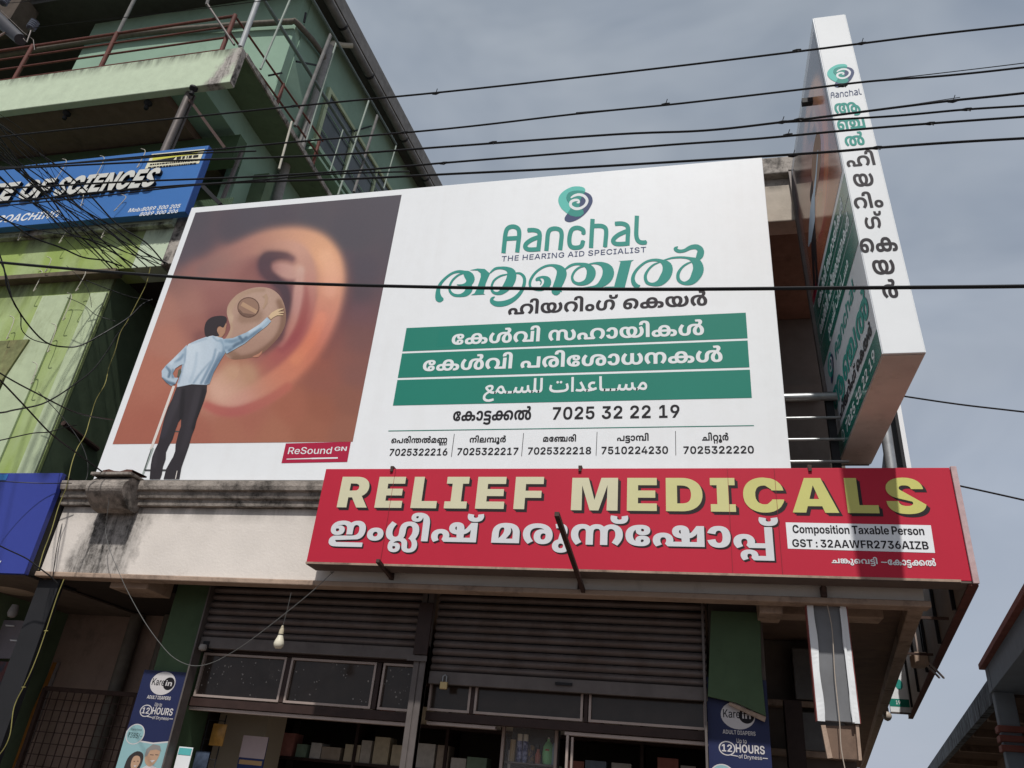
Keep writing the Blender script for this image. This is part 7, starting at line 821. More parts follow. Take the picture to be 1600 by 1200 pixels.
def paint(q):
    """colour of the printed ear at picture positions q: soft wash, then soft brush strokes"""
    c = np.zeros((len(q), 3))
    for i in range(0, len(q), 6000):
        d2 = ((q[i:i + 6000, None, :] - S2[None]) ** 2).sum(2)
        wg = np.exp(-d2 / (2 * 42. ** 2)) + 0.02 * np.exp(-d2 / (2 * 110. ** 2)) + 1e-9
        c[i:i + 6000] = (wg @ SC) / wg.sum(1, keepdims=True)
    for st, soft in QS:
        L_ = smoothline([(x, y, h, *lin(k)) for x, y, h, k in st], 6)
        P_ = np.array(L_); best = np.full(len(q), 1e9); cb = np.zeros((len(q), 3))
        for k in range(len(P_) - 1):
            a, b = P_[k], P_[k + 1]; ab = b[:2] - a[:2]; t = np.clip(((q - a[:2]) @ ab) / (ab @ ab + 1e-9), 0, 1)
            d = np.hypot(*(q - (a[:2] + t[:, None] * ab)).T) - (a[2] + t * (b[2] - a[2]))
            m_ = d < best; best[m_] = d[m_]; cb[m_] = (a[3:] + t[:, None] * (b[3:] - a[3:]))[m_]
        al = np.exp(-(np.maximum(best, 0) / soft) ** 2)[:, None] * .93
        c = c * (1 - al) + np.clip(cb, 0, 1) * al
    return c
eq = [(306.9, 332.6), (629, 303.8), (550.3, 687.3), (173.4, 696.9)]
ew = [py(x, y, BY) for x, y in eq]
ex0 = (ew[0][0] + ew[3][0]) / 2; ex1 = (ew[1][0] + ew[2][0]) / 2; ez1 = (ew[0][2] + ew[1][2]) / 2; ez0 = (ew[2][2] + ew[3][2]) / 2
def toimg(p):
    q = np.asarray(p) - EYE; c = q @ np.array([CX, CY, CU]) if False else q[0] * CX + q[1] * CY + q[2] * CU
    return 800 - 1200 * c[0] / c[2], 600 + 1200 * c[1] / c[2]
NX, NZ = 200, 230
gx = np.linspace(ex0, ex1, NX); gz = np.linspace(ez0, ez1, NZ)
pts = np.array([[toimg((x, BY, z)) for x in gx] for z in gz]).reshape(-1, 2)
cols_ = paint((pts - np.array([240., 330.])) * 3.244)
lum_ = cols_ @ np.array([.3, .6, .1]); cols_ = (lum_[:, None] * .10 + cols_ * .90) * np.array([1.07, 1.03, 1.06]) * (.97 + .06 * np.random.RandomState(5).rand(len(cols_), 1)); cols_ = np.minimum(cols_, 1)
me = bpy.data.meshes.new('ear_print')
idx = np.arange(NX * NZ).reshape(NZ, NX)
me.from_pydata([(x - WL[bb].x, BY - 0.0015 - WL[bb].y, z - WL[bb].z) for z in gz for x in gx], [], [(int(idx[j, i]), int(idx[j, i + 1]), int(idx[j + 1, i + 1]), int(idx[j + 1, i])) for j in range(NZ - 1) for i in range(NX - 1)])
ca = me.color_attributes.new('Col', 'FLOAT_COLOR', 'POINT')
ca.data.foreach_set('color', np.hstack([cols_, np.ones((len(cols_), 1))]).astype('f').ravel())
me.materials.append(mat('ear_picture_ink', (0, 0, 0), 0.6, var=0.0, vcol=True, spec=.3))
o = bpy.data.objects.new('ear_print', me); link(o, bb)
# hearing device and man, printed over the ear (read in the enlarged crop of the picture)
HX = lambda x, y: tuple(py(220 + x / 3.752, 440 + y / 3.752, BY)[[0, 2]])
def painted(outlines, d, basec, strokes, mname, name='man_print', cell=6.0, k=.93):
    """a printed shape with its own soft colour changes: a fine mesh coloured point by point"""
    P = [ccw([tuple(map(float, p)) for p in o_]) for o_ in outlines]
    pts = []; edges = []
    for c in P:
        b = len(pts); n = len(c); pts += [Vector(p) for p in c]; edges += [(b + i, b + (i + 1) % n) for i in range(n)]
    al = np.array([p for c in P for p in c]); x0, y0 = al.min(0); x1, y1 = al.max(0)
    for i, yy in enumerate(np.arange(y0, y1, cell)):
        for xx in np.arange(x0 + (i % 2) * cell / 2, x1, cell): pts.append(Vector((xx, yy)))
    v, e, f, *_ = delaunay_2d_cdt(pts, edges, [], 0, 1e-3)
    V = np.array([tuple(p) for p in v]); T = np.array([tuple(t) for t in f if len(t) == 3]); cen = V[T].mean(1)
    segs = np.array([(c[i][0], c[i][1], c[(i + 1) % len(c)][0], c[(i + 1) % len(c)][1]) for c in P for i in range(len(c))])
    wn = np.zeros(len(cen), int)
    for xa, ya, xb, yb in segs:
        if ya == yb: continue
        m_ = ((ya <= cen[:, 1]) & (yb > cen[:, 1])) | ((yb <= cen[:, 1]) & (ya > cen[:, 1]))
        xi = xa + (cen[:, 1] - ya) / (yb - ya) * (xb - xa); wn += np.where(m_ & (xi > cen[:, 0]), 1 if yb > ya else -1, 0)
    T = T[wn != 0]
    c = np.tile(lin(basec), (len(V), 1))
    for st, soft, amt in strokes:
        P_ = np.array(smoothline([(x, y, h, *lin(kk)) for x, y, h, kk in st], 5)); best = np.full(len(V), 1e9); cb = np.zeros((len(V), 3))
        for j in range(len(P_) - 1):
            a_, b_ = P_[j], P_[j + 1]; ab = b_[:2] - a_[:2]; t = np.clip(((V - a_[:2]) @ ab) / (ab @ ab + 1e-9), 0, 1)
            dd = np.hypot(*(V - (a_[:2] + t[:, None] * ab)).T) - (a_[2] + t * (b_[2] - a_[2]))
            m_ = dd < best; best[m_] = dd[m_]; cb[m_] = (a_[3:] + t[:, None] * (b_[3:] - a_[3:]))[m_]
        al_ = np.exp(-(np.maximum(best, 0) / soft) ** 2)[:, None] * amt; c = c * (1 - al_) + np.clip(cb, 0, 1) * al_
    rr = np.random.RandomState(3).rand(len(V), 1); c = np.minimum(c * k * (.96 + .07 * rr), 1)
    me = bpy.data.meshes.new(name); l = WL[bb]
    me.from_pydata([(u - l.x, BY - d - l.y, w_ - l.z) for u, w_ in [HX(*p) for p in V]], [], [tuple(int(i) for i in t) for t in T])
    ca = me.color_attributes.new('Col', 'FLOAT_COLOR', 'POINT'); ca.data.foreach_set('color', np.hstack([c, np.ones((len(c), 1))]).astype('f').ravel())
    me.materials.append(MATS['ear_picture_ink']); o = bpy.data.objects.new(name, me); link(o, bb); return o
ZH = zoomf(220, 440, 3.752)
dv = [(505, 185), (512, 140), (540, 100), (575, 70), (630, 45), (690, 33), (755, 40), (805, 72), (838, 125), (852, 195), (845, 260), (810, 325), (765, 375), (720, 415), (660, 443), (590, 455), (535, 455), (500, 435), (485, 400), (488, 350), (512, 310), (526, 270), (515, 225)]
ink = lambda n, c, k=.95: mat(n, srgb(*c, k), 0.6, var=0.0, spec=.3)
ink('device_tan', (150, 119, 98))
painted([blob(dv, 4)], .0025, 'ab8a78', [([(700, 120, 60, 'b69786'), (620, 250, 90, 'b08f7e'), (640, 360, 60, 'a68372')], 60, .9), ([(812, 120, 5, '84644f'), (840, 210, 8, '7c5b49'), (820, 300, 8, '7a5846'), (760, 375, 8, '775443'), (660, 438, 8, '785543'), (550, 455, 6, '7d5a48')], 16, .85),
   ([(515, 250, 5, 'b79a82'), (528, 215, 9, 'c0a48c'), (520, 180, 9, 'b99c84'), (532, 140, 8, 'b3967f'), (570, 95, 7, 'b0937c'), (640, 58, 5, 'aa8c76'), (720, 50, 4, 'a58772')], 9, .9), ([(505, 330, 6, 'b4957e'), (520, 300, 8, 'b89a82'), (530, 260, 6, 'b4957c')], 9, .8), ([(500, 400, 8, '83634f'), (560, 440, 8, '80604c')], 18, .7),
   ([(680, 200, 20, '866752'), (600, 215, 14, '876853')], 22, .6)], 'x', 'device_print')
def RB(P, Y, d, mt, parent, f, m=4, rnd=True, name='print'):
    V, F = fill([ccw([f(*p) for p in q]) for q in ribbon(P, m, rnd)])
    return part(name, MB().add([(u, Y - d, v) for u, v in V], F), mt, parent)
circ = lambda cx, cy, rx, ry=None, n=28: [(cx + rx * math.cos(2 * math.pi * k / n), cy + (ry or rx) * math.sin(2 * math.pi * k / n)) for k in range(n)]
PP([circ(632, 152, 65, 60)], BY, .0035, ink('device_groove', (100, 72, 60)), bb, 'print', ZH)
PP([circ(632, 152, 59, 54)], BY, .0040, ink('device_slot', (146, 114, 96)), bb, 'print', ZH)
PP([[(577, 160), (600, 185), (670, 195), (640, 205), (600, 200), (580, 180)]], BY, .0044, ink('device_slot_dark', (112, 84, 72)), bb, 'print', ZH)
PP([[(600, 120), (686, 170), (676, 190), (586, 142)]], BY, .0046, ink('device_bar', (178, 144, 116)), bb, 'print', ZH)
PP([[(738, 70), (748, 95), (745, 125), (722, 163), (715, 155), (728, 120), (728, 95), (713, 90)]], BY, .0040, ink('device_mark', (172, 142, 118)), bb, 'print', ZH)
PP([[(655, 440), (690, 425), (715, 405), (708, 425), (690, 443), (668, 446)]], BY, .0040, ink('device_knob', (176, 122, 98)), bb, 'print', ZH)
# ladder and man
RB([(195, 612, 15), (60, 985, 15)], BY, .0030, ink('ladder_cream', (205, 198, 192), 1.05), bb, ZH, 1, False)
RB([(72, 975, 12), (25, 1100, 12), (8, 1145, 10)], BY, .0034, ink('ladder_grey', (150, 160, 155), 1.05), bb, ZH, 2, False)
RB([(62, 985, 5), (40, 1050, 6), (22, 1110, 5)], BY, .0037, ink('ladder_dark', (70, 72, 72), 1.0), bb, ZH, 2, False)
RB([(25, 1106, 9), (150, 1106, 10)], BY, .0034, ink('ladder_dark', (70, 72, 72), 1.0), bb, ZH, 1, False)
RB([(195, 878, 7), (230, 880, 7)], BY, .0034, ink('ladder_dark', (70, 72, 72), 1.0), bb, ZH, 1, False)
RB([(215, 1110, 4), (205, 1158, 5)], BY, .0052, ink('ladder_cream', (205, 198, 192), 1.05), bb, ZH, 1, False)
painted([[(212, 618), (300, 603), (390, 606), (388, 645), (372, 700), (330, 810), (318, 860), (300, 905), (285, 960), (268, 1010), (250, 1060), (240, 1090), (228, 1158), (135, 1158), (150, 1100), (172, 1060), (190, 1030), (203, 995), (205, 960), (222, 890), (236, 850), (238, 805), (222, 825), (205, 870), (188, 925), (165, 965), (150, 1000), (148, 1040), (132, 1085), (125, 1130), (115, 1158), (53, 1158), (60, 1075), (68, 1030), (85, 985), (105, 945), (118, 890), (140, 800), (160, 740), (185, 690)]],
  .0045, '2c272c', [([(225, 640, 8, '3b363c'), (200, 720, 10, '3c373d'), (165, 810, 9, '39343a'), (130, 900, 6, '36313a')], 14, .8), ([(340, 640, 10, '383338'), (315, 740, 10, '3a353b'), (285, 860, 8, '363137'), (250, 980, 6, '342f35')], 14, .7), ([(370, 640, 5, '1e1a1f'), (350, 730, 6, '1c181d'), (310, 860, 6, '1c181d')], 8, .8), ([(250, 640, 4, '1c181c'), (245, 720, 6, '1b171b'), (238, 800, 5, '1a161a')], 9, .8), ([(90, 1000, 4, '3a353a'), (80, 1080, 4, '38343a')], 8, .6)], 'x')
painted([[(385, 325), (430, 316), (482, 333), (500, 368), (508, 402), (470, 462), (430, 532), (405, 600), (385, 607), (300, 603), (215, 620), (215, 600), (235, 540), (245, 485), (255, 450), (262, 400), (280, 368), (330, 345)]],
  .0050, 'bccad6', [([(300, 400, 30, 'c8d5df'), (300, 500, 26, 'c6d3de')], 30, .8), ([(440, 350, 12, 'b6c6d3'), (470, 380, 14, 'a4b8c8')], 16, .7), ([(470, 345, 4, '8fa7ba'), (494, 375, 7, '7f98ad'), (488, 415, 7, '7b94a9'), (462, 462, 6, '7089a0')], 8, .85),
   ([(440, 400, 2, '8ba1b4'), (425, 460, 3, '7d95ab'), (390, 530, 3, '748ca3'), (355, 598, 2, '6e869d')], 6, .85), ([(465, 420, 3, '7c93a8'), (440, 480, 4, '6c849a'), (405, 550, 4, '647c93'), (380, 600, 3, '627a91')], 6, .9), ([(495, 410, 4, '738ba1'), (455, 475, 6, '5f778e'), (420, 540, 6, '5b738a'), (398, 595, 4, '5b738a')], 7, .85),
   ([(410, 470, 1, '93a8ba'), (350, 540, 2, '869cb0'), (310, 598, 2, '8097ac')], 5, .75), ([(262, 400, 2, '9db0c0'), (254, 455, 3, '8ba0b3'), (243, 510, 3, '8299ad'), (222, 590, 2, '8299ad')], 6, .8), ([(385, 335, 2, '9fb2c2'), (355, 345, 2, 'a0b3c3'), (300, 362, 2, 'a4b6c5')], 5, .7), ([(425, 325, 2, '8ca2b5'), (445, 345, 2, '90a5b7'), (470, 350, 2, '90a5b7')], 4, .8),
   ([(330, 420, 2, 'aabccb'), (320, 500, 3, 'a9bbca'), (290, 590, 3, 'a3b6c6')], 7, .6)], 'x')
painted([[(272, 372), (235, 410), (190, 455), (150, 492), (124, 525), (125, 562), (150, 592), (180, 613), (205, 600), (222, 565), (200, 565), (189, 540), (205, 510), (232, 492), (262, 480), (268, 430)]], .0056, 'b0c1cf',
  [([(150, 500, 2, '7189a0'), (172, 528, 4, '5b7389'), (165, 560, 3, '5b7389')], 5, .9), ([(128, 570, 3, '5e768c'), (160, 592, 5, '4f667c'), (196, 602, 4, '4f667c')], 6, .9), ([(200, 470, 2, '859bb0'), (232, 455, 3, '7189a0'), (250, 430, 2, '7b93a8')], 6, .8), ([(215, 440, 2, 'c6d3de'), (180, 480, 4, 'c8d5e0')], 7, .7), ([(190, 520, 2, '6b8399'), (190, 560, 4, '627a90')], 6, .8), ([(262, 400, 3, '93a8ba'), (264, 470, 3, '859bb0')], 6, .8)], 'x')
painted([[(482, 338), (540, 333), (575, 318), (620, 300), (700, 250), (742, 210), (766, 234), (740, 262), (690, 300), (610, 365), (540, 405), (505, 425), (490, 395)]], .0056, '9db3c4',
  [([(500, 350, 4, '7f98ad'), (540, 352, 5, '6d869c'), (575, 340, 4, '768fa4')], 6, .85), ([(520, 405, 3, '5b738a'), (560, 372, 5, '4f677d'), (598, 356, 4, '566e84')], 6, .9), ([(580, 325, 3, '4e667c'), (600, 345, 5, '455d73'), (620, 330, 4, '4e667c')], 6, .85), ([(610, 350, 3, '5f778d'), (660, 312, 4, '566e85'), (705, 280, 3, '647c92')], 6, .8), ([(640, 295, 4, 'c3d2de'), (690, 264, 4, 'c0cfdb'), (735, 226, 4, 'b9cad7')], 6, .8), ([(500, 390, 4, '6f879d'), (530, 385, 4, '8aa0b3')], 7, .7)], 'x')
PP([[(222, 520), (236, 510), (240, 530), (228, 560), (215, 560)]], BY, .0062, ink('phone', (90, 92, 80)), bb, 'man_print', ZH)
PP([[(750, 205), (770, 183), (805, 163), (838, 158), (836, 164), (806, 178), (840, 178), (840, 184), (808, 188), (838, 194), (836, 199), (800, 200), (775, 214), (764, 224)]], BY, .0062, ink('hand', (206, 178, 142)), bb, 'man_print', ZH)
PP([[(455, 268), (470, 262), (488, 270), (497, 240), (505, 250), (500, 275), (496, 300), (482, 322), (470, 330), (452, 325), (445, 300)]], BY, .0055, ink('face', (172, 130, 104)), bb, 'man_print', ZH)
PP([blob([(380, 318), (374, 280), (384, 240), (410, 214), (450, 203), (490, 204), (506, 218), (502, 240), (494, 258), (484, 272), (462, 262), (450, 272), (452, 300), (462, 318), (440, 322), (412, 314), (395, 326)], 3)], BY, .0060, ink('hair', (46, 38, 42), 1.0), bb, 'man_print', ZH)
PP([circ(456, 287, 7, 14)], BY, .0070, ink('face', (172, 130, 104)), bb, 'man_print', ZH)
# crimson maker's label
PP([[(446.8, 693), (548.4, 690.3), (542.7, 721.8), (439.9, 723.7)]], BY, .0022, mat('crimson_print', srgb(158, 32, 60, 1.1), .36, var=0), bb)
PT(lat('r', 'ReSound'), (449.5, 710.3), (517.7, 708.6), (452, 699), BY, m_wprint, bb, .0035)
PT(lat('b', 'GN'), (522.3, 705.3), (541.5, 704.2), (523, 698.2), BY, m_wprint, bb, .0035)
RB([(487, 716.6, 2.2), (528, 715.7, 2.2)], BY, .0035, m_wprint, bb, lambda x, y: tuple(py(x, y, BY)[[0, 2]]), 1, False)
RB([(448, 717.6, 1.2), (487, 716.6, 1.8)], BY, .0035, m_wprint, bb, lambda x, y: tuple(py(x, y, BY)[[0, 2]]), 1, False)
# logo
ZC = zoomf(770, 280, 6.154)
BI = lambda x, y: tuple(py(x, y, BY)[[0, 2]])
def logo(f, put):
    put([blob([(890, 112), (878, 84), (835, 71), (765, 74), (692, 108), (642, 158), (630, 215), (656, 275), (700, 318), (750, 352), (810, 363), (850, 357), (875, 335), (878, 300), (850, 220), (870, 150)], 4)], .0022, m_lteal, f)
    put([blob([(888, 124), (940, 152), (961, 203), (945, 255), (900, 322), (830, 380), (752, 412), (705, 405), (690, 378), (715, 335), (770, 280), (722, 220), (708, 175), (735, 128), (810, 110)], 4)], .0026, m_navy, f)
    put([[(888, 124), (860, 112), (800, 111), (745, 122), (712, 155), (710, 190), (728, 225), (760, 262), (745, 290), (718, 328), (745, 350), (800, 363), (845, 358), (876, 330), (868, 295), (830, 280), (845, 190), (872, 150)]], .0030, m_teal2, f)
    put([ccw([f(*p) for p in q]) for q in ribbon([(755, 178, 14), (785, 160, 22), (830, 150, 25), (880, 165, 27), (907, 205, 27), (890, 250, 25), (845, 280, 25), (795, 285, 27), (752, 260, 27), (752, 222, 27), (788, 203, 25), (822, 206, 22), (828, 225, 18), (812, 228, 12)], 4)], .0036, m_wprint, None)
def put_front(polys, d, mt, f):
    if f is not None: polys = [ccw([f(*p) for p in P]) for P in polys]
    V, F = fill(polys); part('logo', MB().add([(u, BY - d, v) for u, v in V], F), mt, bb)
logo(ZC, put_front)
AAN = [[(103, 712), (112, 620), (125, 515), (148, 470), (195, 456), (240, 473), (255, 520), (245, 620), (235, 705)], [(130, 573), (248, 566)],
       [(335, 492), (395, 490), (440, 505), (452, 545), (445, 620), (437, 692)], [(440, 558), (375, 582), (325, 618), (312, 652), (345, 677), (436, 674)],
       [(515, 690), (523, 610), (530, 530), (550, 488), (600, 475), (648, 490), (663, 535), (656, 610), (648, 682)],
       [(872, 527), (868, 490), (820, 468), (768, 480), (744, 525), (736, 600), (752, 648), (800, 660), (852, 645), (869, 592)],
       [(945, 662), (952, 520), (960, 383)], [(962, 452), (1040, 450), (1082, 470), (1091, 515), (1085, 590), (1080, 653)],
       [(1175, 430), (1240, 427), (1288, 445), (1302, 485), (1298, 560), (1295, 638)], [(1294, 498), (1215, 532), (1168, 570), (1158, 602), (1195, 624), (1294, 620)],
       [(1386, 352), (1382, 450), (1380, 540), (1395, 590), (1430, 610), (1476, 608)]]
def aanp(f, w_=42):
    out_ = []
    for s_ in AAN: out_ += [ccw([f(*p) for p in q]) for q in ribbon([(x, y, w_) for x, y in s_], 3, False)]
    return out_
V, F = fill(aanp(ZC)); part('lettering', MB().add([(u, BY - .0024, v) for u, v in V], F), m_teal2, bb)
PT(lat('r', 'THE HEARING AID SPECIALIST', 40), (783.6, 408), (1009.5, 394.5), (786, 400.3), BY, m_navy, bb, .0024)
# the flowing display lettering
ZA = zoomf(660, 370, 6.154); ZB = zoomf(880, 360, 6.154)
STA = [[(185, 600, 40), (160, 595, 66), (150, 540, 46), (165, 470, 32), (210, 410, 25), (280, 355, 22), (345, 335, 26), (400, 342, 34), (440, 370, 80), (462, 405, 84), (445, 448, 60), (395, 464, 22), (335, 462, 8)],
       [(395, 458, 14), (445, 470, 50), (450, 505, 66), (420, 545, 54), (365, 565, 30), (305, 560, 28), (268, 528, 24), (262, 480, 22), (290, 420, 20), (345, 370, 18), (400, 350, 12)],
       [(655, 345, 14), (700, 308, 24), (760, 300, 26), (820, 312, 44), (858, 350, 84), (852, 410, 92), (820, 470, 84), (770, 525, 56), (725, 545, 32), (680, 532, 26), (665, 485, 22), (690, 420, 20), (750, 378, 18), (812, 362, 12)],
       [(895, 350, 14), (945, 355, 22), (980, 395, 30), (978, 460, 32), (945, 535, 34), (880, 600, 42), (800, 638, 52), (720, 646, 52), (672, 625, 42), (670, 596, 28), (692, 580, 12)],
       [(1135, 458, 8), (1143, 435, 12), (1125, 412, 20), (1098, 415, 22), (1110, 398, 20), (1160, 388, 24), (1200, 415, 64), (1200, 455, 68), (1160, 495, 46), (1105, 508, 26), (1045, 490, 22), (1034, 440, 26), (1060, 380, 24), (1110, 325, 22), (1180, 285, 22), (1250, 275, 24), (1310, 300, 60), (1340, 345, 96), (1325, 410, 92), (1300, 470, 84), (1285, 520, 88)]]
STB = [[(20, 375, 16), (60, 345, 24), (110, 326, 24), (170, 325, 28), (230, 342, 50), (268, 390, 84), (262, 445, 84), (225, 495, 56), (160, 515, 34), (105, 498, 28), (86, 450, 24), (110, 395, 22), (155, 358, 20), (205, 345, 12)],
       [(240, 328, 12), (310, 316, 20), (380, 330, 50), (430, 380, 104), (428, 440, 108), (385, 500, 80), (325, 540, 40), (240, 555, 26), (60, 566, 10)],
       [(735, 532, 14), (708, 535, 40), (680, 510, 44), (670, 460, 36), (692, 400, 28), (740, 345, 24), (805, 300, 22), (880, 285, 26), (950, 300, 40), (1000, 345, 92), (1000, 405, 98), (970, 460, 90), (925, 505, 62), (860, 520, 32), (805, 500, 32), (790, 440, 30), (818, 380, 22), (868, 332, 18), (925, 308, 10)],
       [(965, 288, 10), (1050, 265, 18), (1140, 260, 20), (1220, 272, 30), (1280, 310, 84), (1300, 370, 104), (1280, 430, 98), (1235, 490, 66), (1165, 510, 32), (1112, 480, 34), (1105, 420, 32), (1140, 360, 22), (1190, 322, 18), (1245, 300, 10)],
       [(1280, 285, 26), (1312, 245, 66), (1322, 195, 62), (1285, 160, 50), (1225, 165, 42), (1165, 195, 32), (1110, 200, 34), (1078, 178, 34), (1100, 158, 10)]]
pl = []
for s_ in STA: pl += [ccw([ZA(*p) for p in q]) for q in ribbon(s_, 4)]
for s_ in STB: pl += [ccw([ZB(*p) for p in q]) for q in ribbon(s_, 4)]
pl.append(ccw([ZA(*p) for p in [(455, 322), (530, 306), (600, 310), (640, 345), (652, 352), (632, 395), (610, 450), (595, 520), (590, 548), (605, 555), (465, 562), (500, 545), (520, 510), (545, 440), (562, 385), (560, 350), (530, 325)]]))
pl.append(ccw([ZA(*p) for p in [(1250, 525), (1240, 535), (1345, 530), (1335, 515)]]))
pl.append(ccw([ZB(*p) for p in [(552, 300), (530, 296), (680, 285), (656, 300), (592, 552), (340, 563), (410, 542), (490, 540)]]))
V, F = fill(pl); part('lettering', MB().add([(u, BY - .0024, v) for u, v in V], F), m_teal2, bb)
PT(run('hearing'), (793.5, 491.4), (1105.5, 477.5), (838, 466), BY, m_char, bb, .0024, vref=None)
# teal bars
for q in ([(635.3, 512.3), (1165.6, 489), (1167.8, 529), (629, 548.8)], [(628, 551.8), (1168.2, 532.9), (1171, 573.8), (622, 590.6)], [(621, 593.8), (1171.6, 577.9), (1174.8, 621.6), (614, 633.8)]):
    ws = [py(x, y, BY) for x, y in q]; a = (ws[0][0] + ws[3][0]) / 2; b = (ws[1][0] + ws[2][0]) / 2; c = (ws[2][2] + ws[3][2]) / 2; d = (ws[0][2] + ws[1][2]) / 2
    part('teal_bar', MB().add([(a, BY - .0018, c), (b, BY - .0018, c), (b, BY - .0018, d), (a, BY - .0018, d)], [(0, 1, 2, 3)]), m_teal, bb)
PP([[(686, 516), (765, 513), (762, 538), (683, 541.5)]], BY, .0021, mat('teal_patch', srgb(34, 122, 106, 1.0), .36, var=0), bb, 'vinyl_patch')
PT(run('l1'), (705, 538.5), (1100.3, 524), (1068, 498.5), BY, m_wprint, bb, .0032)
PT(run('l2'), (660, 579), (1129.4, 566.8), (1100, 539), BY, m_wprint, bb, .0032)
PT(run('arab', -14), (755.3, 615), (1011.3, 610.5), (941, 588), BY, m_wprint, bb, .0032)
PT(run('kot'), (707, 658.4), (829.6, 655), (824, 634.5), BY, m_ink, bb, .0024)
PT(lat('b', '7025 32 22 19', 30, 300), (862.8, 655.6), (1062, 652.6), (870, 636), BY, m_ink, bb, .0024)
def strip(x0, y0, x1, y1, wd, mt, parent=bb, Y=BY):
    return RB([(x0, y0, wd), (x1, y1, wd)], Y, .0024, mt, parent, lambda x, y: tuple(py(x, y, Y)[[0, 2]]), 1, False, 'rule')
strip(606.9, 673.4, 1178, 665, 1.1, m_teal)
for q in ((710, 678, 705.3, 713.8), (818.2, 676.8, 815, 712.8), (933, 675, 931.4, 712), (1055.4, 673.6, 1056, 711.6)): strip(*q, .9, m_char)
for nm, a, b, c in (('n1', (611, 692.5), (698.4, 691.6), (655, 681)), ('n2', (733.4, 691.6), (790.3, 690.9), (760, 680)), ('n3', (848.4, 690.3), (900, 689.6), (880, 678.5)), ('n4', (964, 689), (1013.6, 688.4), (1000, 676.5)), ('n5', (1097, 688.4), (1138.6, 688), (1120, 675.5))):
    PT(run(nm), a, b, c, BY, m_ink, bb, .0024)
for s_, a, b, c in (('7025322216', (607.8, 712.3), (698.8, 711.5), (640, 701)), ('7025322217', (713.8, 711.3), (809.4, 710.6), (750, 699.8)), ('7025322218', (824.4, 710.2), (923.6, 709.6), (870, 698.7)), ('7510224230', (939.6, 709.6), (1044, 709), (990, 697.6)), ('7025322220', (1068, 709), (1178.4, 708.4), (1120, 697))):
    PT(lat('b', s_, 10), a, b, c, BY, m_ink, bb, .0024)

# ------------------------------------------------------------------ red pharmacy sign
RY = 5.5
rs = thing('pharmacy_sign', 'long crimson pharmacy sign box with cream and white lettering fixed to the fascia', 'shop sign', (-0.6, RY, 3.07))
part('panel', MB().box(-2.97, 1.765, RY, RY + 0.022, 3.07, 3.865), m_red, rs, bev=0.004)
part('box_body', MB().box(-2.965, 1.76, RY + 0.0225, RY + 0.18, 3.075, 3.86), m_greysteel, rs)
part('bottom_cover', MB().box(-2.968, 1.762, RY + 0.003, RY + 0.182, 3.058, 3.0695), mat('dusty_sign_underside', (.15, .115, .10), .8, var=.15), rs)
part('trim', MB().box(-2.972, 1.70, RY - 0.004, RY - 0.0005, 3.062, 3.078), m_edge, rs)
def cream(u):
    t = min(1, max(0, (u + 1.2) / 2.2)); c = [a + (b - a) * t for a, b in zip((200, 196, 166), (192, 190, 108))]
    return mat('faded_letter_%d' % int(t * 6), srgb(*c, 1.05), .6, var=.03)
m_lsh = mat('letter_shadow_print', (.022, .014, .016), .5, var=0)
def lined(r, a, b, t, mt, shx, shz, vref=None, nm='letter'):
    fade = mt is None
    A = py(*a, RY); B = py(*b, RY); T = py(*t, RY)
    res = lay(r, A[0], B[0], (A[2] + B[2]) / 2, T[2], vref)
    for q in res:
        if fade: mt = cream(q[0][0][0][0])
        o = part(nm, letters(MB(), [q], FRONT(RY), .0035, 0.0), mt, rs)
        q2 = ([[(u + shx, v + shz) for u, v in c] for c in q[0]], [(u + shx, v + shz) for u, v in q[1]], q[2])
        q3 = ([[(u + shx / 2, v + shz / 2) for u, v in c] for c in q[0]], [(u + shx / 2, v + shz / 2) for u, v in q[1]], q[2])
        part(nm + '_shade', letters(letters(MB(), [q2], FRONT(RY), .0012), [q3], FRONT(RY), .0020), m_lsh, rs)
lined(lat('k', 'RELIEF', 95), (526, 794), (847, 794.8), (640, 745.3), None, .022, -.022, 727)
lined(lat('k', 'MEDICALS', 80), (892, 796.5), (1450, 804), (1010, 747), None, .022, -.022, 727)
lined(run('eng'), (514, 843.2), (1219, 857), (668, 801.5), mat('white_letter', (.62, .63, .65), .45, var=.03), .012, -.012)
PP([[(1227.5, 816.3), (1454.3, 820.8), (1461, 864), (1231, 857.3)]], RY, .0016, m_vinyl, rs, 'tax_plate')
PT(lat('b', 'Composition Taxable Person', -20, 200), (1238.7, 832.3), (1444.8, 836.8), (1250, 820.5), RY, m_ink, rs, .0032, vref=727)
PT(lat('b', 'GST : 32AAWFR2736AIZB', 0, 200), (1238.3, 854.1), (1451.6, 859), (1250, 842.6), RY, m_ink, rs, .0032, vref=735)
PT(run('chank'), (1299.5, 879.5), (1371.5, 882), (1364, 870.5), RY, m_wprint, rs, .003)
strip_ = MB().add([(q[0], RY - .003, q[2]) for q in (py(1376.5, 879.3, RY), py(1386, 879.7, RY), py(1386, 878.2, RY), py(1376.5, 877.8, RY))], [(0, 1, 2, 3)])
part('dash', strip_, m_wprint, rs)
PT(run('kot'), (1387.5, 883), (1462.8, 884.6), (1458, 872.5), RY, m_wprint, rs, .003)
for xs in (607.5, 1140, 1215): # joints in the flex sheet
    q = py(xs, 800, RY); part('seam', MB().box(q[0] - .0015, q[0] + .0015, RY - .0045, RY - .0005, 3.08, 3.86), mat('sheet_seam', (.30, .03, .045), .7, var=.2), rs)
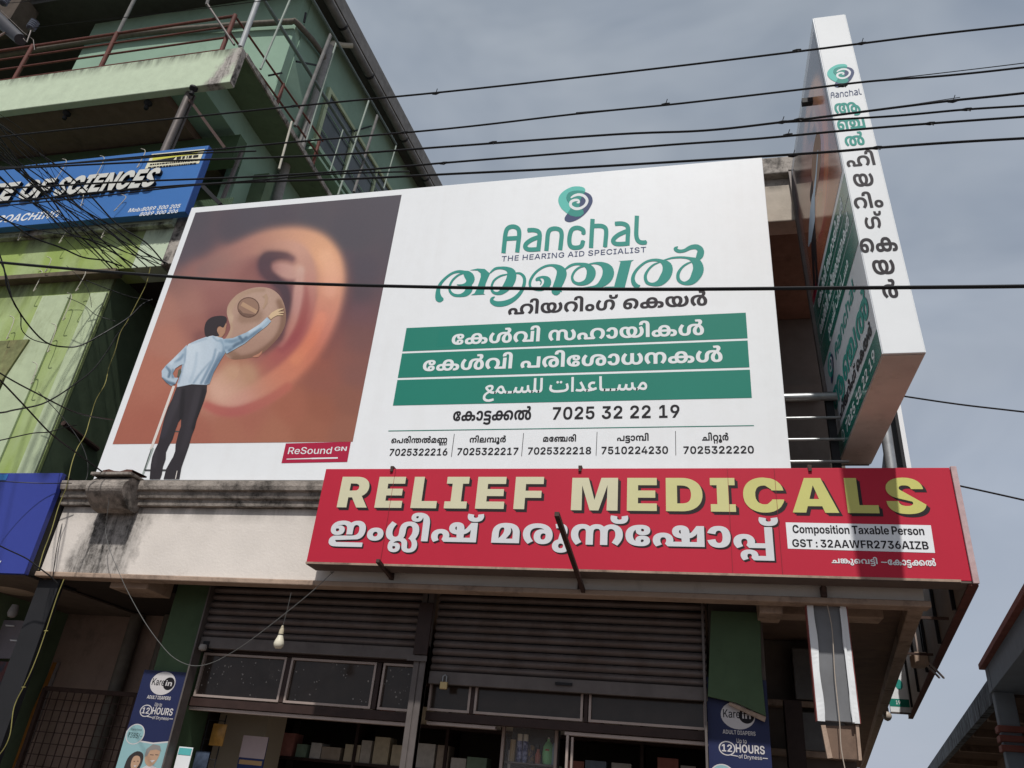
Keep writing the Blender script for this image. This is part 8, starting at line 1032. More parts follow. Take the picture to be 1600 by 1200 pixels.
# clamps and projecting arms
for x in (612.5, 906.5, 1265.5):
    c = py(x, 735, RY)
    part('clamp', MB().box(c[0] - .014, c[0] + .014, RY - .012, RY + .10, 3.866, 3.885).box(c[0] - .012, c[0] + .012, RY - .014, RY - .003, 3.835, 3.866), m_brownsteel, rs, bev=.002)
arm = thing('angle_iron_arm', 'long brown iron arm sticking out from under the crimson sign beside its middle letters', 'iron bracket', (-0.8, 5.72, 3.0), group='iron arms under the crimson sign')
pb = py(912, 925, 5.74); pa = pxx(870, 803, pb[0])
part('bar', MB().beam(pb, pa, .03, .03, (1, 0, 0)), m_brownsteel, arm, bev=.002)
e = pb + (pa - pb) * .12
part('foot', MB().beam((pb[0] - .03, 5.74, pb[2] + .08), (pb[0] - .03, 5.74, pb[2] - .01), .035, .02), m_brownsteel, arm)
arm2 = thing('angle_iron_arm', 'short brown iron arm under the left end of the crimson sign', 'iron bracket', (-2.45, 5.72, 3.0), group='iron arms under the crimson sign')
pb = py(613, 904, 5.74); pa = pxx(590, 876, pb[0])
part('bar', MB().beam(pb, pa, .028, .028, (1, 0, 0)), m_brownsteel, arm2, bev=.002); part('foot', MB().beam((pb[0] - .005, 5.73, pb[2] + .05), (pb[0] - .005, 5.73, pb[2] - .01), .035, .02), m_brownsteel, arm2)
arm3 = thing('angle_iron_arm', 'brown iron arm above the hanging light box under the right end of the crimson sign', 'iron bracket', (1.0, 5.72, 3.0), group='iron arms under the crimson sign')
pb = py(1287, 935, 5.74); pa = pxx(1286, 893, pb[0])
part('bar', MB().beam(pb, pa, .028, .028, (1, 0, 0)), m_brownsteel, arm3, bev=.002); part('foot', MB().box(pb[0] - .02, pb[0] + .02, 5.70, 5.74, 2.99, 3.056), m_brownsteel, arm3)

# side continuation of the red sign
SS = 0.165
sd = thing('side_sign', 'sign panel running back along the building side behind the crimson sign, bare inner side showing', 'shop sign', (1.77, RY, 3.07))
part('panel', MB().box(1.772, 1.80, RY, 13.0, 3.06, 3.87, SS, RY), mat('unseen_outer_skin', (.22, .20, .20), .7, var=.15), sd)  # unseen outer face, dull grey so it throws no red light on the neighbour
part('corner_trim', MB().box(1.768, 1.806, RY - .012, RY + .012, 3.055, 3.872), mat('pinkish_white_trim', (.55, .40, .40), .6, var=.15, scale=20, dirt=.5, dscale=(8, 8, 6), damt=.35, dark=(.3, .12, .12)), sd, bev=.003)
part('backing', MB().box(1.745, 1.7715, RY + .183, 13.0, 3.065, 3.865, SS, RY), mat('raw_board_back', (.30, .25, .21), .85, var=.1), sd)
part('bottom_channel', MB().box(1.742, 1.803, RY + .02, 13.0, 3.045, 3.0595, SS, RY), m_rust, sd)
for y in (6.25, 7.5, 8.8, 9.0, 10.4, 11.8): part('batten', MB().box(1.715, 1.742, y, y + .035, 3.06, 3.86, SS, RY), m_black, sd)
for y in (6.6, 8.1): part('stay', MB().beam((1.56 + .15 * (y - FY), y, 3.07), (1.72 + SS * (y - RY), y, 3.07), .02, .02), m_brownsteel, sd)
fl = thing('floodlight', 'small dusty floodlight on a bracket between the side beam and the crimson side sign', 'lamp', (2.0, 8.6, 3.0))
c = pz(1436, 1030, 3.05); c2 = pz(1450, 1060, 3.0)
part('housing', MB().box(c[0] - .06, c[0] + .06, c[1] - .1, c[1] + .1, 2.98, 3.10), m_edge, fl, bev=.015)
part('bracket', MB().beam((c[0] + .02, c[1] - .1, 3.0), (c2[0], c2[1] - .4, 2.95), .015, .015).beam((c[0] + .06, c[1] - .1, 3.0), (c2[0] + .04, c2[1] - .4, 2.95), .015, .015).beam((c[0], c[1], 3.1), (c[0], c[1], 3.3), .015, .015), m_alum, fl)
bu = thing('globe_lamp', 'dusty round globe lamp on the side beam near the back', 'lamp', (2.2, 10, 2.9))
c = pz(1389, 1122, 2.9)
part('globe', MB().lathe((c[0] - .02, c[1], 2.86), [(0, 0), (.035, .015), (.055, .045), (.06, .07), (.045, .10), (.03, .115), (0, .115)], 18), mat('dusty_globe', (.42, .36, .30), .4), bu, smooth=True)
part('holder', MB().lathe((c[0] - .02, c[1], 2.975), [(0, 0), (.03, 0), (.03, .05), (0, .05)], 12), m_black, bu)
# distant hanging board with the same mark, seen through the gap
hb = thing('distant_board', 'small white and teal hanging board seen through the gap behind the side beam', 'sign board', (2.7, 12, 2.95))
dY = 12.2
a = py(1392, 1112, dY)
part('panel', MB().box(a[0], a[0] + .25, dY, dY + .03, a[2], a[2] + .75), m_vinyl2, hb)
part('band', MB().add([(a[0], dY - .002, a[2] + .07), (a[0] + .25, dY - .002, a[2] + .07), (a[0] + .25, dY - .002, a[2] + .17), (a[0], dY - .002, a[2] + .17)], [(0, 1, 2, 3)]), m_teal, hb)
r_ = lay(lat('b', '19'), a[0] + .08, a[0] + .135, a[2] + .10, a[2] + .15); part('lettering', letters(MB(), r_, FRONT(dY), .004), m_wprint, hb)
part('logo', MB().add([(a[0] + .15 + .05 * math.cos(t), dY - .002, a[2] + .36 + .07 * math.sin(t)) for t in [k * .524 for k in range(12)]], [tuple(range(12))]), m_teal2, hb)
r_ = lay(lat('r', 'Aanchal') if all('r' + c in GL for c in 'Aanchal') else lat('r', 'Karein'), a[0] + .1, a[0] + .34, a[2] + .24, a[2] + .29) if False else None
part('lip', MB().box(a[0], a[0] + .25, dY - .02, dY + .04, a[2] - .02, a[2] - .001), m_greysteel, hb)

# ------------------------------------------------------------------ projecting vertical sign
vt = thing('projecting_sign', 'tall white light box projecting from the building corner, vertical lettering on its narrow face', 'sign box', (1.3, 5.4, 4.22))
# it leans a little to the left towards the top
LN = -0.105 / 3.23
def vx(x, z): return x + LN * (z - 4.22)
def vbox(mbx, x0, x1, y0, y1, z0, z1):
    b = len(mbx.v); mbx.box(x0, x1, y0, y1, z0, z1)
    mbx.v[b:] = [(vx(x, z), y, z) for x, y, z in mbx.v[b:]]; return mbx
VY0, VY1, VZ0, VZ1 = 4.5, 6.28, 4.22, 7.45
part('front_face', vbox(MB(), 1.195, 1.437, VY0, VY0 + .02, VZ0, VZ1), m_vinyl2, vt, bev=.004)
part('side_face', vbox(MB(), 1.19, 1.1945, VY0 + .004, VY1, VZ0 + .002, VZ1 - .002), mat('side_vinyl', (.66, .69, .72), .3, var=.02, coat=.25), vt)
part('right_face', vbox(MB(), 1.4375, 1.442, VY0 + .004, VY1, VZ0 + .002, VZ1 - .002), m_vinyl2, vt)
part('bottom_cover', vbox(MB(), 1.197, 1.435, VY0 + .021, VY1, VZ0 - .004, VZ0 + .01), mat('dusty_pvc_underside', (.70, .63, .58), .6, var=.12, scale=2.5, dirt=.4, damt=.3, dark=(.18, .15, .12)), vt)
part('top_cover', vbox(MB(), 1.197, 1.435, VY0 + .021, VY1, VZ1 - .012, VZ1), m_greysteel, vt)
part('frame', vbox(vbox(MB(), 1.2, 1.43, VY1 + .001, VY1 + .04, VZ0, VZ1), 1.16, 1.189, VY1 - .03, VY1 + .02, VZ0, VZ1), m_greysteel, vt)
for z in (4.7, 7.0): part('wall_bracket', MB().box(1.22, 1.40, VY1 + .041, 6.6, z, z + .04), m_greysteel, vt)
part('clip', MB().box(vx(1.10, 6.95), vx(1.185, 6.95), 4.95, 5.0, 6.98, 7.03), m_black, vt)
def FV(Y):
    return lambda u, v, d: (vx(u, v), Y - d, v)
def vletter(name, x0, x1, y0, y1, mt):
    a = py(x0, y1, VY0); b = py(x1, y0, VY0); c = py((x0 + x1) / 2, y1, VY0); d = py((x0 + x1) / 2, y0, VY0)
    r = run(name); i = inkbox(r); zm = (c[2] + d[2]) / 2
    l_ = py(x0, (y0 + y1) / 2, VY0)[0] - LN * (zm - 4.22); r2 = py(x1, (y0 + y1) / 2, VY0)[0] - LN * (zm - 4.22)
    res = lay(r, l_, r2, c[2], d[2], vbase=i[2]); part('lettering', letters(MB(), res, FV(VY0), .002), mt, vt)
for nm, q in (('v0', (1321, 1366, 235.5, 260)), ('v1', (1333, 1365, 271, 291.5)), ('v2', (1333, 1379, 299, 325.5)), ('v3', (1350, 1379, 330, 357.5)), ('v4', (1343, 1402, 371, 394)), ('v5', (1363, 1398, 405.7, 429)), ('v6', (1377.5, 1402, 436, 466))):
    vletter(nm, *q, m_char)
for nm, q in (('v7', (1304, 1344.5, 160, 182)), ('v8', (1307.6, 1351.6, 185, 202)), ('v9', (1319, 1350, 206, 228))): vletter(nm, *q, m_teal2)
def vfr(x, y):
    p = py(x, y, VY0); return (p[0] - LN * (p[2] - 4.22), p[2])
def maplogo(P0, P1, P2):                # places the enlarged logo drawing on the narrow face
    return lambda x, y: vfr(P0[0] + (x - 630) / 331 * P1[0] + (y - 70) / 342 * P2[0], P0[1] + (x - 630) / 331 * P1[1] + (y - 70) / 342 * P2[1])
fl_ = maplogo((1290, 103), (42, -4.5), (6.5, 35))
def put_v(polys, d, mt, f):
    if f is not None: polys = [ccw([f(*p) for p in P]) for P in polys]
    V, F = fill(polys); part('logo', MB().add([FV(VY0)(u, v, d) for u, v in V], F), mt, vt)
logo(fl_, put_v)
fa_ = lambda x, y: vfr(1296 + (x - 80) / 1400 * 49 + (y - 350) / 360 * 2, 141.5 + (x - 80) / 1400 * -3 + (y - 350) / 360 * 12)
V, F = fill(aanp(fa_, 36)); part('lettering', MB().add([FV(VY0)(u, v, .002) for u, v in V], F), m_navy, vt)
# printed left face: frame with u running from back to front
def FS(u, v, d): return (vx(1.19, v) - d, VY1 - u, v)
UW = VY1 - VY0
def srect(name, u0, u1, z0, z1, d, mt): return part(name, MB().add([FS(u0, z0, d), FS(u1, z0, d), FS(u1, z1, d), FS(u0, z1, d)], [(0, 1, 2, 3)]), mt, vt)
def zs(x, y): return pxx(x, y, 1.17)[2]
zp, z1_, z2_, z3_ = zs(1320.5, 295), zs(1326, 327.5), zs(1333, 360), zs(1340, 392); zg = zs(1366, 516)
# ear picture, narrower version
gx = np.linspace(0.03, UW - .05, 60); gz = np.linspace(zp + .06, VZ1 - .10, 110)
me = bpy.data.meshes.new('ear_print')
UU, ZZ = np.meshgrid(gx, gz); tu = (UU - gx[0]) / (gx[-1] - gx[0]); tz = (ZZ - gz[0]) / (gz[-1] - gz[0])
# sample the same picture field, cropped
sx_ = 1040 * tu - 160 + 200 * tz; sy_ = 1180 - 1180 * tz - 70 * tu
cc_ = np.minimum(paint(np.stack([sx_.ravel(), sy_.ravel()], 1)) * 1.1, 1)
idx = np.arange(len(gx) * len(gz)).reshape(len(gz), len(gx)); l0 = WL[vt]
me.from_pydata([tuple(Vector(FS(u, z, .002)) - l0) for z in gz for u in gx], [], [(int(idx[j, i]), int(idx[j, i + 1]), int(idx[j + 1, i + 1]), int(idx[j + 1, i])) for j in range(len(gz) - 1) for i in range(len(gx) - 1)])
ca = me.color_attributes.new('Col', 'FLOAT_COLOR', 'POINT'); ca.data.foreach_set('color', np.hstack([cc_, np.ones((len(cc_), 1))]).astype('f').ravel())
me.materials.append(mat('ear_picture_gloss', (0, 0, 0), 0.15, var=0.0, vcol=True, coat=.4)); o = bpy.data.objects.new('ear_print', me); link(o, vt)
# the man again, small, at the back edge of the side face
def sman(P, d, mt):
    f = lambda x, y: (0.06 + (x / 850) * .95 * UW * .75, gz[0] - .02 + (1158 - y) / 1158 * (gz[-1] - gz[0]) * .62)
    V, F = fill([ccw([f(*p) for p in P])]); part('man_print', MB().add([FS(u, v, d) for u, v in V], F), mt, vt)
for nm_, c_, k_ in (('trousers', (46, 41, 46), .8), ('shirt_pale', (184, 202, 216), 1.0)): ink(nm_, c_, k_)
sman([(212, 618), (390, 606), (372, 700), (318, 860), (250, 1060), (228, 1158), (135, 1158), (203, 995), (236, 850), (188, 925), (125, 1130), (53, 1158), (60, 1075), (105, 945), (160, 740)], .003, MATS['trousers'])
sman([(385, 325), (430, 316), (482, 333), (620, 300), (742, 210), (766, 234), (610, 365), (505, 425), (405, 600), (215, 620), (200, 600), (125, 562), (124, 525), (235, 410), (330, 345)], .0035, MATS['shirt_pale'])
sman([(380, 318), (374, 280), (384, 240), (410, 214), (450, 203), (490, 204), (506, 218), (494, 300), (440, 322)], .004, MATS['hair'])
sman(dv, .0026, MATS['device_tan'])
srect('label_print', .05, .35, zp + .02, zp + .10, .003, MATS['crimson_print'])
m_teal3 = mat('teal_side_print', srgb(36, 118, 104, .95), .2, var=.02, coat=.3)
for a, b in ((z1_ + .008, zp), (z2_ + .008, z1_ - .008), (z3_, z2_ - .008)): srect('teal_bar', 0.005, UW - .004, a, b, .0025, m_teal3)
srect('teal_bar', 0.005, UW - .004, VZ0 + .004, zg, .0025, m_teal3)
def stext(r, u0, u1, z0, z1, mt, d=.004): part('lettering', letters(MB(), lay(r, u0, u1, z0, z1), FS, d), mt, vt)
h = zp - z1_
stext(run('l1'), .25, UW - .2, z1_ + .25 * h, zp - .15 * h, m_wprint); h = z1_ - z2_
stext(run('l2'), .15, UW - .12, z2_ + .25 * h, z1_ - .15 * h, m_wprint); h = z2_ - z3_
stext(run('arab', -14), .45, UW - .35, z3_ + .3 * h, z2_ - .15 * h, m_wprint)
hz = z3_ - zg
fs1 = lambda x, y: (.55 + (x - 80) / 1400 * .95, z3_ - hz * (.10 + .22 * (y - 350) / 360))
V, F = fill(aanp(fs1, 42)); part('lettering', MB().add([FS(u, v, .004) for u, v in V], F), m_teal2, vt)
fs2 = lambda x, y: (.20 + (x - 630) / 331 * .26, z3_ - hz * (.06 + .34 * (y - 70) / 342))
logo(fs2, lambda polys, d, mt, f: part('logo', MB().add([FS(u, v, d + .002) for u, v in fill([ccw([f(*p) for p in P]) for P in polys] if f is not None else polys)[0]], fill([ccw([f(*p) for p in P]) for P in polys] if f is not None else polys)[1]), mt, vt))
stext(run('aan'), .12, UW - .08, zg + hz * .26, zg + hz * .60, m_teal2); stext(run('hearing'), .35, UW - .12, zg + hz * .06, zg + hz * .22, m_char)
hb_ = zg - VZ0
stext(lat('b', '7025 32 22 19', 20, 280), .5, UW - .15, VZ0 + .28 * hb_, VZ0 + .72 * hb_, m_wprint)
V, F = fill([ccw([(.36 + .05 * math.cos(t), VZ0 + hb_ * .5 + .05 * math.sin(t)) for t in [k * .45 for k in range(14)]])]); part('phone_mark', MB().add([FS(u, v, .004) for u, v in V], F), m_wprint, vt)
V, F = fill([ccw([(.36 + .038 * math.cos(t), VZ0 + hb_ * .5 + .038 * math.sin(t)) for t in [k * .45 for k in range(14)]])]); part('phone_mark', MB().add([FS(u, v, .005) for u, v in V], F), m_teal3, vt)

# ------------------------------------------------------------------ hanging light box under the canopy
hl = thing('hanging_light_box', 'torn grey light box hanging under the canopy with ragged white skin on both edges', 'sign box', (0.9, 5.8, 2.19))
part('body', MB().box(.80, 1.00, 5.80, 5.86, 2.20, 3.06), mat('bare_grey_sheet', (.20, .205, .215), .5, var=.15, scale=4, dirt=.4, damt=.3, dark=(.12, .12, .12)), hl, bev=.004)
q = [py(x, y, 5.83) for x, y in ((1284, 1134), (1341, 1134), (1346, 1187), (1301, 1185))]
part('bare_foot', MB().slab([tuple(p) for p in q], (0, .02, 0)), m_soffit, hl)
q = [py(x, y, 5.80) for x, y in ((1283, 1133), (1290, 1133), (1301, 1184), (1293, 1185))]
part('foot_edge', MB().slab([tuple(p) for p in q], (0, .03, 0)), m_edge, hl)
q = [py(x, y, 5.80) for x, y in ((1337, 1133), (1342, 1133), (1347, 1188), (1342, 1188))]
part('foot_edge', MB().slab([tuple(p) for p in q], (0, .03, 0)), m_edge, hl)
sk_ = MB()
def torn(xc, w0, side):
    n = 26; vs_ = []
    for i in range(n + 1):
        z = 2.195 + (2.944 - 2.195) * i / n; cr_ = (i % 8) / 8 if side < 0 else 0
        ww_ = w0 * (.95 + .10 * math.sin(i * .45) - .22 * (cr_ > .8) + .02 * random.random())
        vs_ += [(xc, 5.785 - .002 * math.sin(i * .9), z), (xc + side * ww_, 5.79 - .012 * abs(math.sin(i * .2)), z)]
    sk_.add(vs_, [(2 * i, 2 * i + 1, 2 * i + 3, 2 * i + 2) for i in range(n)])
torn(.772, .048, 1); torn(1.03, .046, -1)
part('torn_skin', sk_, m_vinyl2, hl)
part('side_skin', MB().box(.766, .770, 5.785, 5.86, 2.195, 2.944).box(1.032, 1.036, 5.785, 5.86, 2.195, 2.944), mat('faded_red_skin', (.34, .10, .09), .6, var=.2), hl)
part('inner_strip', MB().box(.985, 1.0, 5.775, 5.784, 2.2, 2.93), m_vinyl2, hl)
hw = thing('hanging_wire', 'twisted pale wire dangling down the face of the hanging light box', 'wire', (.9, 5.75, 2.9))
P = [py(x, y, 5.76) for x, y in ((1292, 943), (1299, 975), (1302, 1010), (1304, 1050), (1308, 1090), (1312, 1130), (1314, 1165), (1320, 1200), (1330, 1240))]
part('strand', MB().tube([tuple(p) for p in smoothline(P, 3)], .0035, 6), mat('dirty_white_flex', (.42, .36, .30), .6), hw)

# ------------------------------------------------------------------ diaper banners and the green board
def banner(name, lab, X0, X1, Y, zt, top):
    t = thing('banner', lab, 'banner', (X0, Y, 1.0), group='navy banners either side of the pharmacy')
    W_ = X1 - X0
    part('sheet', MB().box(X0, X1, Y, Y + .006, .7, top), mat('navy_banner', (.018, .024, .075), .45, var=.04), t)
    F_ = FRONT(Y)
    def pr(pts, d, mt): V, F = fill([ccw([(X0 + a * W_, zt - (.85 * b - .085) * W_) for a, b in pts])]); part('print', MB().add([F_(u, v, d) for u, v in V], F), mt, t)
    def tx(r, a, b, c, d, mt, **k): part('lettering', letters(MB(), lay(r, X0 + a * W_, X0 + b * W_, zt - (.85 * c - .085) * W_, zt - (.85 * d - .085) * W_, **k), F_, .003), mt, t)
    pw_ = mat('banner_white', (.52, .50, .50), .45, var=0); nv = MATS['navy_banner']
    pr(circ(.50, .37, .28, .255), .0015, pw_)
    tx(lat('r', 'Kare'), .26, .54, .42, .27, m_ink, vref=727); pr(circ(.64, .37, .125, .14), .0022, m_ink); tx(lat('b', 'in') if 'bi' in GL else lat('r', 'in'), .57, .71, .42, .30, pw_)
    tx(lat('b', 'ADULT DIAPERS', 0, 200), .24, .77, .72, .645, pw_)
    tx(lat('r', 'Up to'), .46, .62, .87, .79, pw_); tx(lat('b', 'HOURS'), .44, .90, 1.04, .89, pw_); tx(lat('r', 'of Dryness', 0, 200), .48, .85, 1.14, 1.07, pw_)
    pr(circ(.30, .98, .135, .13), .0015, pw_); pr(circ(.30, .98, .115, .11), .0022, nv); tx(lat('b', '12'), .215, .38, 1.04, .91, pw_)
    pr([(.34, 1.085), (.47, 1.10), (.47, 1.115), (.33, 1.10)], .0024, pw_); pr([(.86, 1.10), (.94, 1.10), (.94, 1.115), (.86, 1.115)], .0024, pw_)
    tq = mat('banner_aqua', (.25, .42, .44), .45, var=.05)
    pr([(0, 1.42), (.15, 1.53), (.35, 1.60), (.65, 1.62), (1, 1.56), (1, 3.2), (0, 3.2)], .0015, pw_)
    pr([(0, 1.45), (.15, 1.56), (.35, 1.63), (.65, 1.65), (1, 1.59), (1, 3.2), (0, 3.2)], .0020, tq)
    pr(circ(.21, 1.48, .205, .215), .0026, pw_); pr(circ(.21, 1.48, .185, .195), .0030, tq)
    tx(lat('r', 'Starts from', 0, 200), .08, .33, 1.41, 1.36, m_ink); 
    tx((lat('r', '\u20b9') if 'r\u20b9' in GL else []) + [] or lat('r', '3'), .07, .11, 1.56, 1.46, m_ink) if False else None
    tx(lat('r', '\u20b9385/-'), .06, .37, 1.56, 1.45, m_ink)
    # the two smiling people, plain flat figures
    skn = mat('banner_skin', (.42, .27, .18), .5, var=0); hr = mat('banner_hair', (.035, .03, .03), .5, var=0); gh = mat('banner_grey_hair', (.22, .21, .20), .5, var=0)
    pr(blob([(.18, 2.10), (.22, 1.93), (.36, 1.82), (.50, 1.86), (.54, 2.0), (.50, 2.2), (.42, 2.3), (.2, 2.3)], 3), .0026, hr)
    pr(blob([(.30, 2.0), (.34, 1.92), (.44, 1.92), (.49, 2.02), (.45, 2.15), (.37, 2.2), (.31, 2.12)], 3), .0032, skn)
    pr([(.15, 2.6), (.22, 2.25), (.37, 2.2), (.5, 2.22), (.6, 2.4), (.62, 2.6)], .0029, pw_)
    pr([(.5, 2.6), (.55, 2.15), (.70, 2.05), (.9, 2.12), (.98, 2.6)], .0030, pw_)
    pr(blob([(.56, 1.92), (.58, 1.76), (.70, 1.68), (.83, 1.72), (.86, 1.86), (.80, 2.04), (.70, 2.1), (.60, 2.03)], 3), .0034, skn)
    pr([(.55, 1.92), (.55, 1.76), (.66, 1.65), (.82, 1.67), (.88, 1.78), (.76, 1.75), (.64, 1.78), (.60, 1.9)], .0038, gh)
    for a, b, c in ((.345, .38, 2.02), (.42, .455, 2.01), (.66, .74, 1.86), (.77, .84, 1.85)): pr([(a, c), (b, c), (b, c + .012), (a, c + .012)], .0042, hr)
    pr([(.37, 2.11), (.44, 2.10), (.41, 2.14)], .0042, pw_); pr([(.69, 1.98), (.80, 1.96), (.75, 2.02)], .0042, pw_)
    return t
banner('banner', 'navy diaper banner on the green column at the left of the shutters', -4.655, -4.225, 6.2, 2.285, 2.285)
banner('banner', 'navy diaper banner under the slanting green board right of the shutters', .0735, .4985, 6.20, 2.335, 2.489)
gbd = thing('green_board', 'dark green board hung over the right banner, its lower edge cut on a slant', 'board', (.28, 5.98, 2.2))
q = [py(x, y, 6.14) for x, y in ((1111, 954), (1188, 957), (1190, 1050), (1197, 1119), (1150, 1098), (1106, 1088))]
part('sheet', MB().slab([tuple(p) for p in q], (0, .03, 0)), m_greend, gbd, bev=.003)
q = [py(x, y, 6.155) for x, y in ((1140, 1097), (1197, 1120), (1195, 1128), (1138, 1101))]
part('raw_edge', MB().slab([tuple(p) for p in q], (0, .02, 0)), m_edge, gbd)

# ------------------------------------------------------------------ bulb on its flex
bl = thing('light_bulb', 'white bulb hanging on a thin flex in front of the left shutter', 'light bulb', (-3.25, 5.9, 2.4))
c = py(437, 1000, 5.6); s_ = 0.034
part('globe', MB().lathe((c[0], c[1], c[2] - .065), [(0, 0), (.022, .003), (.036, .018), (.040, .038), (.034, .060), (.024, .085), (.020, .10), (0, .10)], 24), mat('milky_bulb', (.62, .58, .46), .3, var=0), bl, smooth=True)
part('collar', MB().lathe((c[0], c[1], c[2] + .035), [(0, 0), (.0205, 0), (.0205, .008), (0, .008)], 20), m_black, bl, smooth=True)
part('holder', MB().lathe((c[0], c[1], c[2] + .043), [(.019, 0), (.018, .03), (.010, .055), (.006, .065), (0, .066)], 20), mat('ivory_holder', (.48, .42, .30), .45), bl, smooth=True)
tp = py(455, 926, 5.6)
part('flex', MB().tube([(c[0], c[1], c[2] + .1), tuple((np.array([c[0], c[1], c[2] + .1]) + tp) / 2 + np.array([.004, 0, 0])), tuple(tp)], .002, 5), m_gwire, bl)
for x, y, lab in ((317, 1012, 'small glass lamp at the top left corner of the transom lights'),):
    t = thing('corner_lamp', lab, 'lamp', tuple(py(x, y, 6.15))); c = py(x, y, 6.15)
    part('globe', MB().lathe((c[0], c[1], c[2] - .03), [(0, 0), (.03, .01), (.036, .03), (.03, .055), (0, .06)], 16), mat('clear_lamp', (.3, .28, .26), .1), t, smooth=True)
    part('holder', MB().box(c[0] - .03, c[0] + .03, c[1] + .03, c[1] + .12, c[2] - .01, c[2] + .06), m_black, t)
# ------------------------------------------------------------------ the green building on the left
gb_ = thing('green_building', 'tall sea green building with balcony and stained lime green lower wall left of the shop', 'building', (-9, 8, 0))
LX = -6.70
part('lower_wall', MB().box(-16, LX, 6.3, 6.34, 0, 6.70), m_limegr, gb_, bev=.004)
part('return_wall', MB().box(LX - .25, LX - .002, 6.341, 9.5, 0, 7.0), m_shadegreen, gb_)
for x0, x1, mt in ((-7.62, -7.22, m_palegr), (-6.93, -6.705, m_palegr), (-8.9, -8.35, m_palegr)):
    part('pilaster', MB().box(x0, x1, 6.272, 6.299, 0, 6.45), mt, gb_, bev=.004)
part('rusty_sheet', MB().slab([tuple(py(x, y, 6.25)) for x, y in ((-120, 540), (45, 530), (-95, 740), (-330, 760))], (0, .03, 0)),
     mat('rusty_ribbed_sheet', (.27, .29, .13), .8, var=.3, scale=7, dirt=.6, dscale=(9, 2, .8), damt=.4, dark=(.12, .07, .04)), gb_)
part('wall_ledge', MB().box(-16, LX + .1, 6.17, 6.3, 6.66, 6.725), mat('brown_ledge', (.16, .13, .09), .9, var=.2, dirt=.6, damt=.5), gb_, bev=.006)
part('lime_band', MB().box(-16, -6.42, 6.2, 6.5, 6.727, 7.30), m_limegr, gb_, bev=.006)
part('mint_band', MB().box(-6.418, -6.02, 6.2, 6.5, 6.727, 7.30), m_mint, gb_, bev=.006)
part('end_pier', MB().box(-6.018, -5.72, 6.19, 6.6, 6.74, 7.48), m_soot, gb_, bev=.01)
part('cornice', MB().box(-16, -6.02, 6.13, 6.6, 7.302, 7.50), m_mint, gb_, bev=.01)
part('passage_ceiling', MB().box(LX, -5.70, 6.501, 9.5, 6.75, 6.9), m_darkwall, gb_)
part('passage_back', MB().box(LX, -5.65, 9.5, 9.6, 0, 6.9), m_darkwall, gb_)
part('vent_box', MB().box(LX + .001, LX + .10, 7.6, 7.95, 5.05, 5.45), m_black, gb_)
part('stub_pipe', MB().tube([tuple(py(99, 661, 6.33)), tuple(pxx(152, 702, LX + .02))], .03, 8), m_brownsteel, gb_)
# first floor recess behind the blue sign
part('balcony_floor', MB().box(-16, -5.9, 6.61, 9.0, 7.2, 7.42), m_shadegreen, gb_)
part('recess_wall', MB().box(-16, -6.62, 8.3, 8.5, 7.42, 10.25), m_shadegreen, gb_)
part('lintel', MB().box(-16, -6.66, 7.45, 7.65, 9.75, 10.249), m_greend, gb_)
k8_ = .03
part('side_lower_wall', MB().box(-7.14, -6.90, 7.95, 20, 7.3, 10.925, k8_, 8.15), m_sea, gb_)
part('soffit_beam', MB().box(-7.50, -6.90, 6.625, 7.949, 10.44, 10.925), m_sea, gb_, bev=.006)
# balcony slab with upstand
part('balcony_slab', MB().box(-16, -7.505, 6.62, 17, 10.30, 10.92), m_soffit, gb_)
part('balcony_fascia', MB().box(-16, -6.30, 6.50, 6.618, 10.25, 11.0), m_mint, gb_, bev=.012)
part('walkway_slab', MB().box(-16, -6.315, 6.62, 17, 10.93, 10.99), m_shadegreen, gb_)
part('walkway_edge', MB().box(-6.312, -6.28, 6.62, 17, 10.915, 11.01), m_soot, gb_, bev=.006)
part('fascia_end', MB().box(-6.299, -6.29, 6.505, 6.61, 10.255, 10.99), m_soot, gb_)
# upper walls
k8 = .08; XW, YW = -6.90, 8.15
part('upper_wall', MB().box(-11.65, XW, YW, YW + .2, 10.98, 14.78), m_sea, gb_)
part('side_wall', MB().box(XW - .2, XW - .001, YW + .201, 20, 10.98, 14.78, k8, YW), m_sea, gb_)
part('stair_recess', MB().box(-16, -11.66, 9.4, 9.5, 10.98, 17), m_darkwall, gb_)
part('stair_side', MB().box(-11.80, -11.66, 8.36, 9.39, 10.98, 17), m_shadegreen, gb_)
part('stair_beam', MB().box(-18, -12.6, 7.3, 7.7, 14.0, 14.7), mat('dark_brown_concrete', (.09, .07, .055), .9, var=.2), gb_)
part('eave', MB().box(-16, XW + .34, YW - .6, 20, 14.78, 14.92, k8, YW), mat('dark_eave_board', (.07, .07, .065), .9, var=.15), gb_)
part('roof', MB().box(-16, XW + .37, YW - .7, 20.1, 14.921, 15.3, k8, YW), m_pole, gb_)
gt = part('gutter', MB().tube([(XW + .36 + k8 * (y - YW), y, 14.70) for y in (6.5, 8, 10, 12, 14, 16, 18, 20)], .085, 12), m_pole, gb_, smooth=True)
for y in (8.9, 10.1, 11.9, 13.2): part('gutter_clip', MB().tube([(XW + .36 + k8 * (y - YW), y, 14.70), (XW + .36 + k8 * (y - YW), y + .05, 14.70)], .098, 12), m_black, gt)
